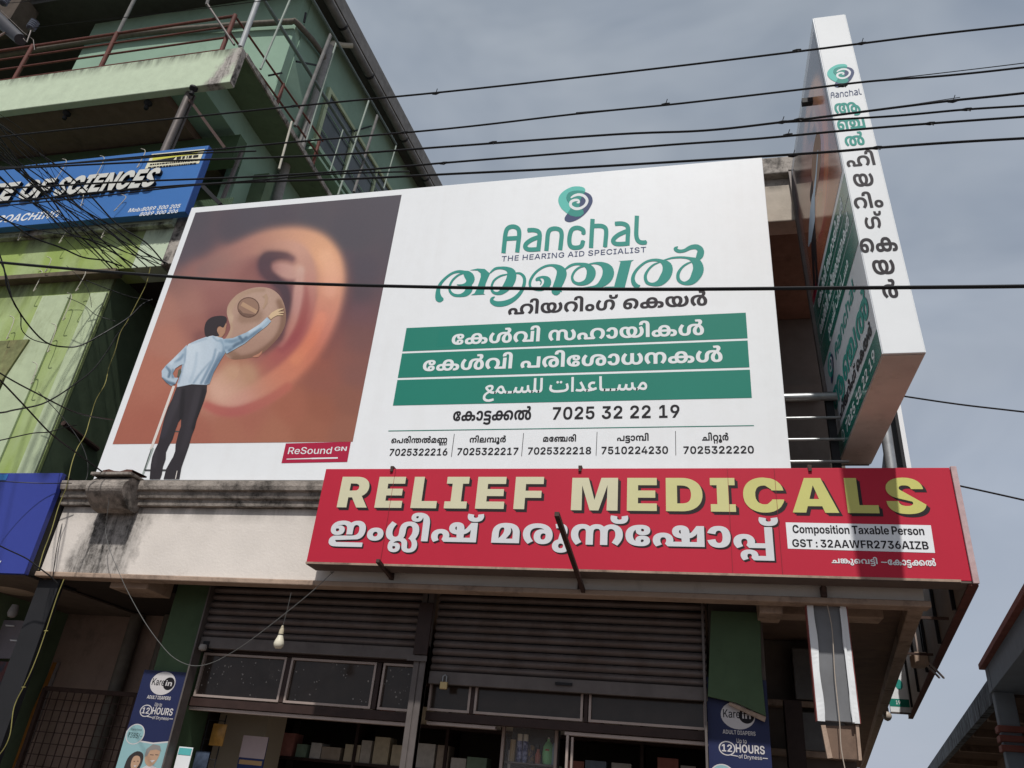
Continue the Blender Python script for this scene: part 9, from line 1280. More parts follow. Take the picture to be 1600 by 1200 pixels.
# window in the side wall with its frame and bars
def SW(x, y, off=.0): p = pw(x, y, (XW, YW), (k8, 1)); return p
def sw(y, z, o=0.0): return (XW + k8 * (y - YW) + o, y, z)
wy0, wy1, wz0, wz1 = 9.42, 12.7, 12.05, 13.60
wf = MB()
for a, b, c, d in ((wy0, wy1, wz1 - .08, wz1), (wy0, wy1, wz0, wz0 + .08), (wy0, wy0 + .09, wz0 + .081, wz1 - .081), (wy1 - .09, wy1, wz0 + .081, wz1 - .081), (10.5, 10.56, wz0 + .081, wz1 - .081), (11.6, 11.66, wz0 + .081, wz1 - .081)):
    wf.box(XW + .001, XW + .06, a, b, c, d, k8, YW)
win = part('window', wf, m_palegr, gb_)
part('pane', MB().box(XW + .002, XW + .02, wy0 + .09, wy1 - .09, wz0 + .08, wz1 - .08, k8, YW), m_winglass, win)
for z in (12.55, 13.05): part('window_bar', MB().tube([sw(wy0, z, .05), sw(wy1, z, .05)], .014, 6), m_sea, win)
part('window_ledge', MB().box(XW + .001, XW + .22, 9.2, 13.4, 11.86, 11.95, k8, YW), m_sea, gb_)
part('window_ledge', MB().box(XW + .001, XW + .22, 9.2, 13.4, 11.70, 11.76, k8, YW), m_sea, gb_)
# pipes
zt_ = pz
p1 = [py(0, 88, 8.05), py(200, 55, 8.05), py(330, 42, 8.05), py(420, 36, 8.05), py(455, 34, 8.05)]
corner = pxx(466, 38, XW + .08); p1 = [tuple(p) for p in p1] + [tuple(corner), sw(8.95, 13.95, .09), sw(9.05, 13.6, .09)]
part('waste_pipe', MB().tube(smoothline([tuple(p) for p in p1], 2), .055, 10), m_brpipe, gb_, smooth=True)
part('downpipe', MB().tube([sw(9.05, 14.3, .10), sw(9.05, 10.98, .10)], .075, 12), m_pipe, gb_, smooth=True)
part('elbow_pipe', MB().tube([tuple(p) for p in smoothline([sw(9.05, 14.3, .10), sw(9.08, 14.45, .12), sw(9.2, 14.52, .25), sw(9.3, 14.6, .40)], 4)], .05, 10), m_pvc, gb_, smooth=True)
part('lower_pipe', MB().tube([tuple(pxx(447, 256, -6.75)), tuple(pxx(425, 340, -6.75))], .085, 12), m_pipe, gb_, smooth=True)
part('thin_pipe', MB().tube([tuple(pxx(456, 190, -6.25)), tuple(pxx(436, 264, -6.25))], .018, 8), m_pvc, gb_, smooth=True)
for x, y, x2, y2 in ((420, 118, 440, 114), (463, 96, 495, 102), (553, 205, 580, 197), (478, 20, 475, 35)):
    part('wall_bracket', MB().beam(tuple(pxx(x, y, -6.62)), tuple(pxx(x2, y2, -6.62)), .03, .03), m_black, gb_)
# lamp fittings under the balcony
for i, (x, y) in enumerate(((105, 176), (232, 160), (303, 137))):
    c = pz(x, y, 10.249); part('lamp_hook', MB().lathe((c[0], c[1], 10.10), [(0, 0), (.03, .01), (.035, .05), (.015, .07), (.06, .12), (.06, .148), (0, .148)], 12), m_black, gb_, smooth=True)
# balcony railing, turns the corner
rl = thing('balcony_railing', 'rusty red pipe railing along the upper balcony and round its corner', 'railing', (-8, 6.56, 11))
for x in (-13.0, -12.0, -10.46, -8.83, -6.70): part('post', MB().tube([(x, 6.56, 11.0), (x, 6.56, 11.88)], .034, 10), m_rust, rl, smooth=True)
for z in (11.86, 11.62, 11.36, 11.08): part('rail', MB().tube([(-16, 6.56, z), (-6.70, 6.56, z)], .016 if z < 11.8 else .024, 8), m_rust, rl, smooth=True)
for z in (11.86, 11.5, 11.12): part('rail', MB().tube([(-6.70, 6.56, z), (-6.42, 9.2, z)], .018, 8), m_rust, rl, smooth=True)
for y in (7.9, 9.2): part('post', MB().tube([(-6.56 + .05 * (y - 7.9), y, 11.0), (-6.56 + .05 * (y - 7.9), y, 11.88)], .03, 8), m_rust, rl, smooth=True)
part('tall_pole', MB().tube([(-8.83, 6.57, 11.0), (-8.83, 6.57, 14.5)], .03, 10), m_pole, rl, smooth=True)
# awning frame of steel tubes rising from the side slab
af = thing('awning_frame', 'light steel tube frame rising from the balcony edge past the side windows', 'steel frame', (-6.3, 8, 11))
part('post', MB().tube([tuple(py(376, 74, 6.52)), tuple(py(436, -90, 6.52))], .04, 10), mat('silver_paint', (.40, .42, .43), .5, var=.1), af, smooth=True)
part('brace', MB().tube([tuple(py(366, 70, 6.5)), tuple(py(323, 5, 6.5))], .018, 8), m_greysteel, af, smooth=True)
part('brace', MB().tube([tuple(py(323, 8, 6.5)), tuple(py(330, -20, 6.5))], .025, 8), m_pole, af, smooth=True)
XA = -6.2
m_tube2 = mat('pale_green_tube', (.26, .31, .27), .6, var=.15)
C1, C2 = pz(412, 0, 12.5), pz(612, 318, 12.5); D1, D2 = pz(489, 0, 13.0), pz(619, 226, 13.0)
C0 = C1 + (C1 - C2) * .15; D0 = D1 + (D1 - D2) * .15
m_tube = mat('green_grey_tube', (.16, .20, .19), .55, metal=.3, var=.15)
part('rail', MB().tube([tuple(C0), tuple(C2)], .032, 8), m_tube, af, smooth=True)
part('rail', MB().tube([tuple(D0), tuple(D2)], .025, 8), m_tube, af, smooth=True)
for (a, b), (c, d), rr in (((453, 0), (407, 108), .022), ((517, 54), (461, 197), .04), ((526, 65), (478, 222), .022), ((577, 155), (528, 305), .025), ((590, 180), (553, 300), .035), ((619, 228), (598, 300), .02), ((536, 203), (515, 270), .015)):
    part('upright', MB().tube([tuple(pxx(a, b, XA)), tuple(pxx(c, d, XA))], rr * .8, 8), m_pole if rr > .03 else m_tube2, af, smooth=True)

# blue institute sign
SY = 6.0
bs = thing('institute_sign', 'wide blue institute sign with raised white italic letters above the mint cornice', 'shop sign', (-9, SY, 7.36))
part('panel', MB().box(-16, -5.775, SY, SY + .10, 7.36, 8.43), mat('royal_blue_panel', srgb(62, 112, 176, .98), .45, var=.03), bs, bev=.004)
part('edge', MB().box(-5.774, -5.765, SY + .002, SY + .10, 7.36, 8.43), mat('deep_blue_edge', srgb(40, 80, 150, .9), .5, var=0), bs)
def italic_letters(r, a, b, t, mt, th, shear, name='letter', side=None):
    A = py(*a, SY); B = py(*b, SY); T = py(*t, SY)
    res = lay(r, A[0], B[0], (A[2] + B[2]) / 2, T[2], 727, shear=shear)
    if th:
        for q in res:
            o = part(name, letters(MB(), [q], FRONT(SY), th + .002, 0), mt, bs)
            part('letter_side', letters(MB(), [q], FRONT(SY), .001, th), side, bs)
    else: part('lettering', letters(MB(), res, FRONT(SY), .002), mt, bs)
m_lw = mat('ivory_white_letter', (.60, .60, .56), .5, var=.05); m_ls = mat('black_letter_side', (.012, .012, .014), .5, var=0)
italic_letters(lat('k', 'SCIENCES', -10), (84, 309), (240, 296), (230, 268.5), m_lw, .045, .20, side=m_ls)
italic_letters(lat('k', 'INSTITUTE OF', -10, 260), (-170, 334), (73, 312), (62, 285), m_lw, .045, .20, side=m_ls)
italic_letters(lat('b', 'COACHING', 0), (-8, 347), (88, 342.3), (80, 329.8), m_wprint, 0, .25)
italic_letters(lat('b', 'Mob:8089 300 205', 10), (200, 331.5), (280, 325.3), (262, 320.6), m_wprint, 0, .2)
italic_letters(lat('b', '8089 300 206', 10), (217, 338.0), (277, 332.3), (262, 328.3), m_wprint, 0, .2)
m_yel = mat('yellow_print', srgb(216, 214, 90, .9), .5, var=.02); m_pl = mat('ivory_plaque', srgb(228, 224, 196, .9), .5, var=.03)
PP([[(237.5, 241), (320.5, 233), (311, 255.5), (226.5, 264)]], SY, .004, m_pl, bs, 'plaque')
PP([[(240, 244), (311, 236.5), (308, 241.5), (290, 243.5), (238, 251)]], SY, .006, m_yel, bs)
PP([[(238, 252), (275, 246), (270, 251), (237, 254.5)]], SY, .007, m_ink, bs)
for i, (a, b) in enumerate(((276, 283), (285, 289), (291.5, 293.5), (295, 300), (302, 310))):
    PP([[(a + .8, 246 - .1 * (a - 276)), (b + .8, 245.7 - .1 * (b - 276)), (b, 249.3 - .1 * (b - 276)), (a, 249.8 - .1 * (a - 276))]], SY, .008, m_ink, bs)
for y0 in (256.8, 261.2):
    x = 235 if y0 < 260 else 232
    while x < 306:
        wd = random.uniform(1.5, 5)
        PP([[(x, y0 - (x - 235) * .095), (x + wd, y0 - (x + wd - 235) * .095), (x + wd - .6, y0 + 2.1 - (x + wd - 235) * .095), (x - .6, y0 + 2.1 - (x - 235) * .095)]], SY, .0065, m_char, bs); x += wd + .8
fp = thing('sign_support', 'grey steel poles bracing the blue sign up to the balcony', 'pole', (-7, 6.6, 9))
part('pole', MB().tube([tuple(py(299, 140, 6.62)), tuple(py(240, 275, 6.62))], .055, 12), m_greysteel, fp, smooth=True)
part('pole', MB().tube([tuple(py(304, 150, 6.70)), tuple(py(262, 250, 6.70))], .02, 8), m_greysteel, fp, smooth=True)
part('brace', MB().beam(tuple(py(297, 157, 6.62)), tuple(py(352, 232, 6.62)), .04, .04), m_brownsteel, fp)
part('brace', MB().beam(tuple(py(310, 284, 6.62)), tuple(py(345, 320, 6.62)), .05, .05), m_black, fp)
part('brace', MB().beam(tuple(py(378, 236, 7.5)), tuple(py(340, 330, 7.5)), .045, .045), m_greysteel, fp)
mesh_ = thing('shade_net', 'dark green shade net stretched in the balcony opening right of the blue sign', 'net', (-6.3, 7.0, 8))
nm = MB()
for i in range(46): x = -7.6 + i * .027; nm.box(x, x + .012, 7.40, 7.405, 7.43, 8.9)
for i in range(52): z = 7.44 + i * .028; nm.box(-7.6, -6.36, 7.406, 7.41, z, z + .011)
part('net', nm, m_greend, mesh_, kind='stuff')
# hooks hanging from cornice and sign: bent wire stays for old light strings
HK = ['on the blue sign, above the last letters', 'on the blue sign, above the middle letters', 'on the blue sign, across the final S', 'on the blue sign, near the left letters', 'on the blue sign, above the phone number', 'below the lime band beside the black cable', 'left of the long loop of cable', 'on the lime wall beside the black loop', 'lower down beside the pale pilaster', 'on the mint cornice at far left', 'on the mint cornice left of centre', 'on the mint cornice right of centre', 'on the lime band above the ledge', 'at the far left of the lime wall', 'lowest, above the rusty sheet']
for i, (x, y, x2, y2, Y) in enumerate(((227, 236, 214, 262, 5.96), (163, 247, 150, 275, 5.96), (197, 308, 178, 330, 5.96), (104, 252, 84, 285, 5.96), (130, 303, 126, 322, 5.96), (134, 425, 118, 455, 6.1), (66, 425, 52, 455, 6.2), (112, 462, 98, 500, 6.2), (88, 510, 74, 550, 6.2), (40, 330, 28, 375, 6.1), (112, 345, 92, 380, 6.1), (168, 345, 158, 372, 6.1), (80, 405, 70, 425, 6.15), (22, 498, 10, 530, 6.2), (58, 570, 48, 600, 6.2))):
    a = py(x, y, Y); b = py(x2, y2, Y); t = thing('wire_hook', 'bent pale wire hook ' + HK[i], 'hook', tuple(a), 'wire hooks on the green building front')
    part('hook', MB().tube([tuple(p) for p in smoothline([tuple(a + np.array([-.06, -.02, .03])), tuple(a), tuple((a + b) / 2 + np.array([.01, 0, 0])), tuple(b), tuple(b + np.array([.05, -.02, .02]))], 3)], .005, 5), m_pvc, t)

# ------------------------------------------------------------------ blue shop next door and the passage
PYY = 5.6
bp_ = thing('blue_fascia_sign', 'plain deep blue shop sign at the left edge below the lime green wall', 'shop sign', (-7, PYY, 2.94))
part('panel', MB().box(-12, -5.665, PYY, PYY + .05, 2.93, 3.87), mat('ultramarine_panel', srgb(50, 62, 142, 1.0), .4, var=.03, coat=.2), bp_, bev=.003)
part('return', MB().box(-5.72, -5.667, PYY + .051, 6.25, 2.94, 3.86), m_black, bp_)
part('corner_sticker', MB().slab([tuple(py(x, y, PYY - .004)) for x, y in ((-40, 741), (13, 741), (9, 750), (-40, 751))], (0, .003, 0)), mat('cyan_sticker', srgb(50, 110, 170), .4, var=0), bp_)
part('white_mark', MB().slab([tuple(py(x, y, PYY - .004)) for x, y in ((-10, 878), (2, 876), (-3, 884), (-14, 886))], (0, .003, 0)), m_wprint, bp_)
ns = thing('next_shop', 'dark shop interior under the blue sign with a round ceiling lamp', 'shop', (-7, 6.5, 0))
part('ceiling', MB().box(-12, -5.73, PYY + .06, 7.39, 2.935, 2.95), mat('neighbour_soffit', (.16, .13, .11), .7, var=.2), ns)
part('ceiling_lamp', MB().lathe((float(pz(22, 922, 2.945)[0]), float(pz(22, 922, 2.945)[1]), 2.925), [(0, 0), (.17, 0), (.19, .01), (.19, .024), (0, .024)], 28), mat('lamp_disc', (.42, .34, .27), .5, var=0), ns, smooth=True)
c = py(20, 957, 6.2); part('round_camera', MB().lathe((c[0], c[1], c[2] - .05), [(0, 0), (.03, .01), (.045, .04), (.04, .07), (.03, .12), (0, .12)], 14), m_pipe, ns, smooth=True)
part('black_pillar', MB().box(-5.66, -5.44, 5.78, 5.84, 0, 2.93), m_black, ns)
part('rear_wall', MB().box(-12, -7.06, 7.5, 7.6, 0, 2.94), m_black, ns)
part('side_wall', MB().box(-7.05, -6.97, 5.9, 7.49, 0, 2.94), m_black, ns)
part('light_panel', MB().slab([tuple(py(x, y, 6.6)) for x, y in ((-60, 966), (41, 970), (28, 1029), (-70, 1028))], (0, .02, 0)), mat('grey_display', (.26, .24, .27), .4, var=.1), ns)
part('colour_panel', MB().slab([tuple(py(x, y, 6.58)) for x, y in ((-60, 1030), (14, 1034), (-2, 1075), (-60, 1078))], (0, .02, 0)), mat('dim_goods', (.07, .09, .12), .5, var=.2, second=((.2, .08, .08), 14)), ns)
for x, y in ((15, 977), (22, 1000)):
    part('tube_light', MB().slab([tuple(py(a, b, 6.57)) for a, b in ((x - 7, y - 1), (x + 6, y), (x + 7, y + 2), (x - 6, y + 1.5))], (0, .01, 0)), mat('white_reflector', (.8, .82, .85), .3, var=0), ns)
pg = thing('passage', 'dim passage with brown plastered wall and pipes between black pillar and green column', 'passage', (-5.3, 7.5, 0))
part('back_wall', MB().box(-6.96, -4.63, 7.4, 7.5, 0, 3.0), mat('brown_plaster', (.36, .26, .21), .9, var=.2, scale=2.5, dirt=.6, dscale=(2, 2, 1), damt=.35, dark=(.06, .045, .04)), pg)
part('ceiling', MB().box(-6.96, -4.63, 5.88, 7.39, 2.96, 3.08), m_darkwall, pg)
for x in (-5.75, -5.35): part('pipe', MB().tube([(x, 7.3, 0), (x, 7.3, 2.95)], .07, 10), m_pipe if x > -5.3 else m_brpipe, pg, smooth=True)
part('orange_edge', MB().slab([tuple(py(x, y, 7.36)) for x, y in ((83, 1035), (88, 1035), (15, 1215), (5, 1215))], (0, .02, 0)), mat('orange_trim', (.36, .15, .03), .6, var=.1), pg)
part('pale_edge', MB().slab([tuple(py(x, y, 7.37)) for x, y in ((88, 1035), (93, 1035), (26, 1215), (15, 1215))], (0, .02, 0)), mat('pale_trim', (.26, .23, .22), .7, var=.1), pg)
gt_ = thing('grille_gate', 'rusty steel grille gate of crossed bars closing the passage', 'gate', (-5.6, 6.9, 0))
GY = 7.15; ga = py(72, 1074, GY); gb2 = py(215, 1086, GY); gx0, gx1, gz1 = ga[0], gb2[0], (ga[2] + gb2[2]) / 2
part('frame', MB().box(gx0 - .02, gx0 + .02, GY - .02, GY + .02, .1, gz1).box(gx1 - .02, gx1 + .02, GY - .02, GY + .02, .1, gz1).box(gx0, gx1, GY - .021, GY + .021, gz1 - .025, gz1 + .015), m_brownsteel, gt_)
b0 = None
for i in range(1, 12):
    x = gx0 + (gx1 - gx0) * i / 12
    if b0 is None: b0 = part('bar', MB().box(x - .004, x + .004, GY - .005, GY + .003, .12, gz1 - .025), m_brownsteel, gt_, loc=(x, GY, 0))
    else: again(b0, (x, GY, 0), gt_)
b1_ = None
for i in range(1, 13):
    z = gz1 - .1 * i
    if b1_ is None: b1_ = part('cross_bar', MB().box(gx0, gx1, GY + .0035, GY + .010, z - .004, z + .004), m_brownsteel, gt_, loc=(gx0, GY, z))
    else: again(b1_, (gx0, GY, z), gt_)

# ------------------------------------------------------------------ blue-grey building at the right edge
m_bg = mat('blue_grey_render', (.33, .38, .43), .8, var=.1, dirt=.3, damt=.2, dark=(.12, .14, .16)); m_trim = mat('brick_red_trim', (.36, .13, .10), .75, var=.15, dirt=.3, damt=.3)
m_bst = mat('stained_blue_fascia', (.27, .31, .35), .85, var=.15, dirt=.98, dscale=(5, 5, .9), damt=.62, dark=(.028, .03, .035), bump=.3)
rbn = thing('grey_building', 'blue grey building at the right edge with brick red trim and ringed column', 'building', (3.2, 9.4, 0))
KS = .19
K0 = 10.1
part('wall', MB().box(3.20, 6, 5.0, 10.09, 3.045, 3.30, KS, K0), m_bg, rbn)
part('roof_trim', MB().box(3.14, 6, 4.5, 10.16, 3.30, 3.36, KS, K0), m_trim, rbn, bev=.006)
part('lintel_block', MB().box(3.195, 3.42, 9.85, 10.10, 3.04, 3.295, KS, K0), m_bg, rbn)
part('recess', MB().box(3.62, 6, 6, 10.0, 0, 3.04, KS, K0), m_bg, rbn)
part('column', MB().box(3.21, 3.41, 9.90, 10.09, 0, 3.04, KS, K0), m_bg, rbn, bev=.01)
for z in (2.44, 2.535, 2.63): part('ring', MB().box(3.18, 3.44, 9.86, 10.12, z, z + .065, KS, K0), m_trim, rbn, bev=.008)
part('stained_fascia', MB().box(3.21, 3.30, 10.125, 40, 2.95, 3.20, KS, K0), m_bst, rbn)
part('side_canopy', MB().box(3.301, 6, 10.125, 40, 3.02, 3.12, KS, K0), m_soffit, rbn)
for y in (11.5, 13.5, 16, 19, 23): part('canopy_rib', MB().box(3.302, 6, y, y + .15, 2.92, 3.018, KS, K0), m_edge, rbn)
part('side_inner_wall', MB().box(4.2, 4.3, 10.13, 40, 0, 3.019, KS, K0), m_soffit, rbn)
part('blue_panel', MB().box(3.43, 3.61, 9.80, 9.84, 1.6, 2.50, KS, K0), mat('sky_blue_sign', (.06, .22, .42), .5, var=.05), rbn)

# ------------------------------------------------------------------ overhead lines, all real cables strung along the street
def cable(pts, r, label, name='cable', mt=None, grp=None, knots=(), m=6, cat='cable', n=6):
    """pts: (x, y, depth) read points; runs on past both ends of the frame"""
    if pts[0][2] < 3.7 and pts[-1][2] < 3.7: r = r * .50
    W = [py(x, y, Y) for x, y, Y in pts]
    t = thing(name, label, cat, tuple(W[0]), grp)
    P = [tuple(p) for p in smoothline([tuple(p) for p in W], m)]
    part('strand', MB().tube(P, r, n), mt or m_wire, t)
    for i, (x, y, Y) in enumerate(knots):
        c = py(x, y, Y)
        part('tie', MB().tube([tuple(c + np.array([-.018, 0, 0])), tuple(c), tuple(c + np.array([.018, 0, .003]))], [r * .9, r * 1.6, r * .9], 6).tube([tuple(c), tuple(c + np.array([.008, -.01, .02 if i % 2 else -.02]))], .002, 4), mt or m_wire, t)
    return t
CYD = 2.4
G1 = 'black power lines strung along the street'
def ln(pts, Y=CYD): return [(x, y, Y) for x, y in pts]
cable(ln([(-260, 246), (0, 214), (200, 193), (470, 165), (700, 143), (1000, 110), (1250, 80), (1450, 55), (1620, 36), (1900, 2)]), .0095, 'uppermost black line crossing the whole sky from the green building to the top right', grp=G1, knots=ln([(458, 166), (681, 146), (1245, 79), (1346, 68)]))
cable(ln([(-200, 283), (0, 265), (250, 242), (470, 221), (700, 201), (900, 178), (1060, 162), (1250, 140), (1360, 127), (1480, 118), (1620, 103), (1900, 70)]), .009, 'second black line from the top, meeting the projecting sign just under its small logo', grp=G1, knots=ln([(632, 207), (1040, 163), (1317, 134)]))
cable(ln([(900, 176), (1050, 163), (1220, 144), (1350, 128), (1480, 113), (1620, 96), (1800, 72)], 2.42), .004, 'thin slack line lying just above the second line from the top at the right', grp='thin slack lines beside the power lines')
cable(ln([(-200, 272), (0, 264), (250, 252), (500, 243), (700, 229), (960, 210), (1100, 204), (1220, 191), (1360, 173), (1480, 158), (1620, 143), (1850, 112)], 2.3), .0095, 'black line ending in a knot above the last green letter of the projecting sign', grp=G1, knots=ln([(770, 223), (1222, 191), (1248, 187), (1489, 158)], 2.3))
cable(ln([(1222, 191), (1290, 187.5), (1400, 181), (1510, 171), (1620, 164), (1850, 148)], 2.32), .0085, 'black line forking off to the right from the knot left of the projecting sign', grp=G1, knots=ln([(1510, 171)], 2.32))
cable(ln([(1222, 191), (1300, 181), (1400, 167), (1500, 152)], 2.33), .003, 'hair thin strand inside the fork of the lines left of the projecting sign', grp='thin slack lines beside the power lines')
cable(ln([(-200, 296), (0, 294), (200, 284), (400, 276), (560, 266), (700, 254), (900, 238), (1050, 226), (1180, 217), (1320, 204), (1453, 193), (1620, 181), (1850, 165)]), .0095, 'black line crossing the projecting sign between its third and fourth vertical letters', grp=G1, knots=ln([(693, 255), (1231, 211), (1453, 193)]))
cable(ln([(-200, 320), (0, 316), (160, 300), (330, 287), (560, 279), (700, 272), (900, 262), (1180, 245), (1300, 237), (1370, 231), (1480, 223), (1620, 215), (1850, 203)]), .0105, 'lowest line of the upper group, just clearing the top edge of the billboard', grp=G1, knots=ln([(416, 282), (1239, 243), (1370, 231)]))
cable(ln([(-200, 340), (0, 322), (150, 307), (280, 292), (420, 280), (520, 272), (640, 268)], 2.35), .007, 'black line slanting up over the phone number of the blue sign', grp=G1)
cable(ln([(-200, 268), (0, 262), (100, 256), (210, 248), (300, 240), (400, 236)], 2.32), .008, 'black line over the ivory plaque of the blue sign', grp=G1)
cable(ln([(-250, 384), (0, 410), (210, 428), (420, 441), (700, 449), (1000, 452), (1300, 450), (1620, 447), (1900, 440)], 2.2), .0125, 'thick black cable sagging across the middle of the billboard', knots=())
cable([(1405, 618, 7.0), (1500, 632, 7.0), (1620, 646, 7.0), (1900, 680, 7.0)], .008, 'thin line leaving to the right from behind the projecting sign', grp='thin lines right of the building')
cable([(1480, 755, 7.0), (1540, 768, 7.0), (1620, 786, 7.0), (1900, 850, 7.0)], .008, 'thin line leaving to the right from the corner of the crimson sign', grp='thin lines right of the building')
cable(ln([(42, 45), (120, 35), (250, 21), (420, 0), (600, -24)], 3.4), .006, 'twisted line running up right from the lower insulator', grp=None, n=5)
cable(ln([(12, 5), (60, 0), (160, -14)], 3.3), .005, 'line leaving the upper insulator at the very corner', grp=None)

# pole top fitting with two insulators
ca_ = thing('insulator_arm', 'dark tapered cross arm with two ribbed insulators at the top left corner', 'insulator', tuple(py(20, 40, 3.4)))
part('arm', MB().tube([tuple(py(-30, 5, 3.4)), tuple(py(32, 62, 3.4))], [.07, .05], 14), mat('dark_arm', (.05, .048, .055), .5, var=.2), ca_, smooth=True)
def insul(x0, y0, x1, y1):
    a = py(x0, y0, 3.4); b = py(x1, y1, 3.4); n = 9; P = [tuple(a + (b - a) * i / n) for i in range(n + 1)]
    rr = [.038 * (1.0 if i % 2 else .86) for i in range(n + 1)]; rr[0] = .03
    part('insulator', MB().tube(P, rr, 14), mat('glazed_grey_porcelain', (.10, .11, .14), .2, var=.1), ca_, smooth=True)
insul(47, 45, 55, 34); insul(4, 6, 12, -6)
part('shackle', MB().tube([tuple(py(x, y, 3.4)) for x, y in ((36, 60), (42, 66), (47, 52), (50, 42))], .006, 6).tube([tuple(py(x, y, 3.42)) for x, y in ((0, 15), (36, 50), (52, 62), (54, 78))], .003, 6), m_greysteel, ca_)
part('terminal', MB().tube([tuple(py(x, y, 3.38)) for x, y in ((-4, 58), (4, 53), (10, 50), (15, 53))], .009, 6), m_alum, ca_)

# bundle of service drops sweeping down from the top left to the end of the cornice
random.seed(11)
ends = [(176, 420, 6.1), (186, 419, 6.1), (196, 419, 6.1), (205, 418, 6.1), (230, 417, 6.1), (244, 416, 6.1), (252, 414, 6.1), (258, 413, 6.1), (262, 412, 6.1), (172, 421, 6.1), (215, 418, 6.1), (248, 412, 6.1), (224, 405, 6.1), (190, 416, 6.1), (236, 402, 6.1)]
starts = [(-60, 150), (-50, 170), (-60, 185), (-40, 200), (-50, 160), (-60, 205), (-50, 190), (-30, 175), (-60, 215), (-40, 228), (-50, 240), (-40, 222), (-60, 260), (-60, 300), (-50, 330)]
ORD = ['%s from the left' % q for q in 'first second third fourth fifth sixth seventh eighth ninth tenth eleventh twelfth thirteenth fourteenth fifteenth'.split()]
rank_ = [sorted(range(len(ends)), key=lambda j: ends[j][0]).index(i) for i in range(len(ends))]
for i, (e_, s_) in enumerate(zip(ends, starts)):
    sx, sy = s_; ex, ey, eY = e_; pts_ = [(sx, sy, 3.8)]
    k = random.uniform(-14, 22)
    for t in (.18, .34, .5, .64, .78, .9):
        bx_ = sx + (ex - sx) * (t * .82 + .18 * t * t); by_ = sy + (ey - sy) * (t ** 1.15) + k * math.sin(math.pi * t) + random.uniform(-5, 5)
        pts_.append((bx_ + random.uniform(-4, 4), by_, 3.8 + (eY - 3.8) * t))
    pts_.append(e_)
    rw_ = random.choice((.0055, .007, .009)); cable(pts_, rw_, '%s black service wire ending %s along the cornice below the blue sign' % ({.0055: 'thin', .007: 'medium', .009: 'thick'}[rw_], ORD[rank_[i]]), 'service_wire', grp='tangled service wires over the blue sign', cat='wire', n=5)
stray = sorted([(random.uniform(90, 240), random.uniform(0, 60), random.uniform(215, 330), random.uniform(370, 415)) for _ in range(10)])   # finer, looser strands
for i, (c, a, b, d) in enumerate(stray):
    mid = ((a + c) / 2 + random.uniform(-15, 15), (b + d) / 2 + random.uniform(-10, 30))
    cable([(a - 60, b - 45, 4.2), (a, b, 4.5), (mid[0], mid[1], 5), (c, d, 5.8)], .003, 'hair thin stray wire whose lower end is %s over the lime band' % ORD[i], 'stray_wire', grp='thin stray wires over the blue sign', cat='wire', n=4)
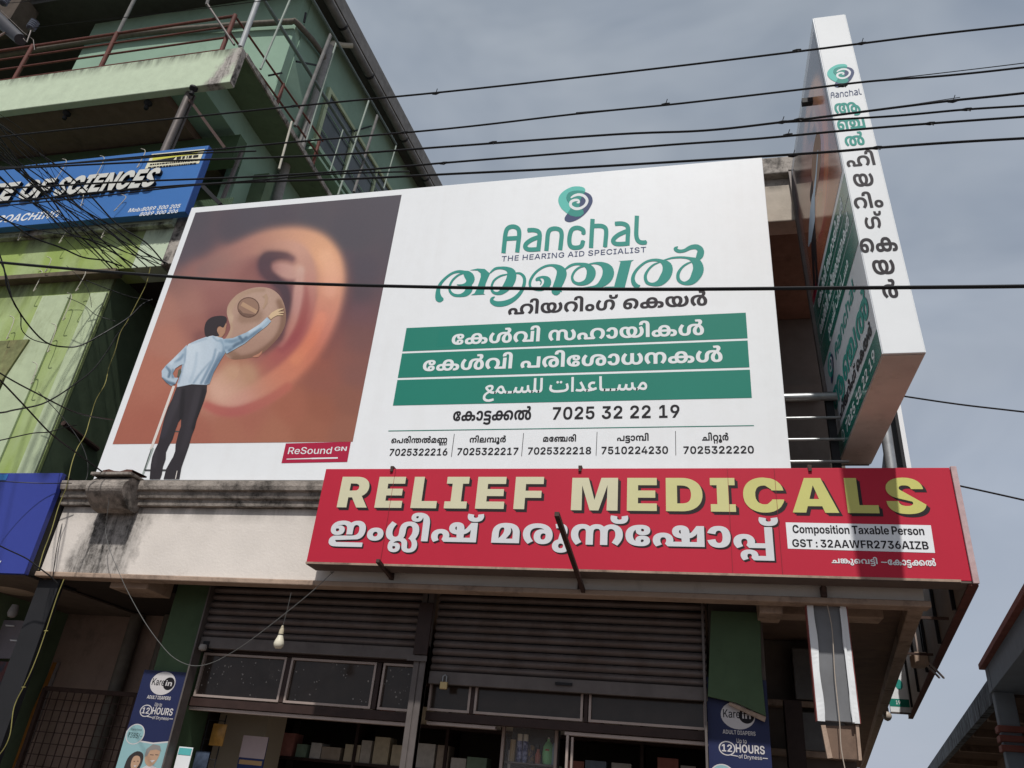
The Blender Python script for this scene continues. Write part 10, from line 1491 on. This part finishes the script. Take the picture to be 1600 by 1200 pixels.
sing = [
 ([(-40, 300, 4.6), (2, 405, 4.7), (12, 450, 4.8), (30, 487, 5.0), (55, 520, 5.2), (76, 537, 5.4), (100, 542, 5.6), (125, 540, 5.7), (160, 522, 5.8), (200, 497, 6.0), (222, 476, 6.2), (238, 468, 6.3)], .008, 'heavy black loop of cable hanging over the lime green wall'),
 ([(-30, 360, 4.6), (6, 420, 4.7), (20, 470, 4.8), (32, 492, 5.0), (34, 515, 5.1), (50, 530, 5.3), (74, 537, 5.4)], .005, 'inner strand of the black cable loop on the lime green wall'),
 ([(-60, 540, 3.8), (0, 583, 4), (60, 616, 4.4), (120, 645, 4.8), (176, 656, 5.4)], .006, 'black wire crossing the lower lime green wall from the left edge to the passage'),
 ([(-60, 535, 3.8), (0, 594, 4), (40, 636, 4.4), (80, 678, 4.8), (120, 708, 5.2), (176, 749, 5.6)], .0065, 'straight black wire running down to the clay tile on the fascia'),
 ([(-60, 648, 4), (0, 645, 4.2), (20, 641, 4.5), (60, 633, 4.8), (84, 622, 5), (110, 605, 5.3), (145, 578, 5.7), (170, 545, 6), (185, 520, 6.2), (200, 505, 6.3)], .007, 'wavy black wire climbing from the left edge into the passage recess'),
 ([(-60, 700, 4), (0, 688, 4.4), (50, 677, 4.8), (76, 675, 5.2), (100, 668, 5.5), (120, 664, 5.8)], .005, 'short black wire above the blue fascia sign'),
 ([(-60, 748, 5), (0, 752, 5.3), (60, 755, 5.5), (112, 755, 5.58)], .0045, 'black wire lying across the top of the blue fascia sign'),
 ([(-60, 820, 5), (0, 853, 5.3), (40, 872, 5.45), (62, 888, 5.5), (78, 900, 5.55), (90, 912, 5.6)], .006, 'black wire crossing the lower corner of the blue fascia sign'),
 ([(60, 612, 6.0), (100, 655, 6.1), (130, 700, 6.1), (136, 745, 6.0), (104, 800, 5.8), (90, 850, 5.7), (82, 905, 5.7)], .004, 'thin dark wire hanging beside the yellow rope'),
 ([(104, 415, 6.0), (130, 440, 6.1), (140, 460, 6.1), (143, 480, 6.1)], .003, 'short frayed wire end below the lime band'),
 ([(105, 465, 6.0), (130, 476, 6.0), (150, 492, 6.0), (180, 502, 6.1)], .004, 'curled wire stub against the lime green pilaster'),
 ([(134, 438, 6.0), (170, 452, 6.1), (205, 464, 6.2), (238, 470, 6.3)], .006, 'black wire across the mouth of the passage recess'),
]
for pts_, r_w, lab in sing: cable(pts_, r_w, lab, 'loose_wire', cat='wire', n=5)
cable([(235, 418, 6.1), (228, 445, 6.1), (213, 475, 6.1), (200, 500, 6.1), (188, 520, 6.1), (180, 548, 6.1), (170, 575, 6.1), (164, 600, 6.0), (150, 625, 6.0), (142, 650, 6.0), (133, 680, 5.9), (121, 700, 5.85), (112, 725, 5.75), (104, 760, 5.6), (92, 790, 5.58), (80, 830, 5.55), (68, 862, 5.52), (60, 890, 5.5)], .0038, 'yellow rope snaking down the passage recess beside the white fascia', 'rope', m_ywire, cat='rope')
cable([(100, 905, 5.6), (90, 930, 5.6), (80, 960, 5.6), (72, 985, 5.6), (60, 1020, 5.6), (48, 1050, 5.6), (37, 1073, 5.6), (22, 1105, 5.6), (15, 1150, 5.6), (0, 1178, 5.6), (-20, 1190, 5.6)], .0038, 'yellow knotted rope hanging down the black pillar', 'rope', m_ywire, cat='rope', knots=[(72, 986, 5.6), (37, 1074, 5.6)])
cable([(172, 765, 5.5), (168, 800, 5.55), (165, 830, 5.6), (172, 860, 5.55), (184, 890, 5.5), (200, 925, 5.5), (225, 970, 5.5), (250, 1005, 5.5), (272, 1028, 5.5), (300, 1040, 5.5), (330, 1036, 5.5), (365, 1018, 5.5), (400, 994, 5.5), (450, 955, 5.55), (490, 922, 5.6), (521, 893, 5.66)], .0028, 'long grey wire sagging from the scroll bracket to the left end of the crimson sign', 'sagging_wire', m_gwire, cat='wire', knots=[(519, 894, 5.66)])
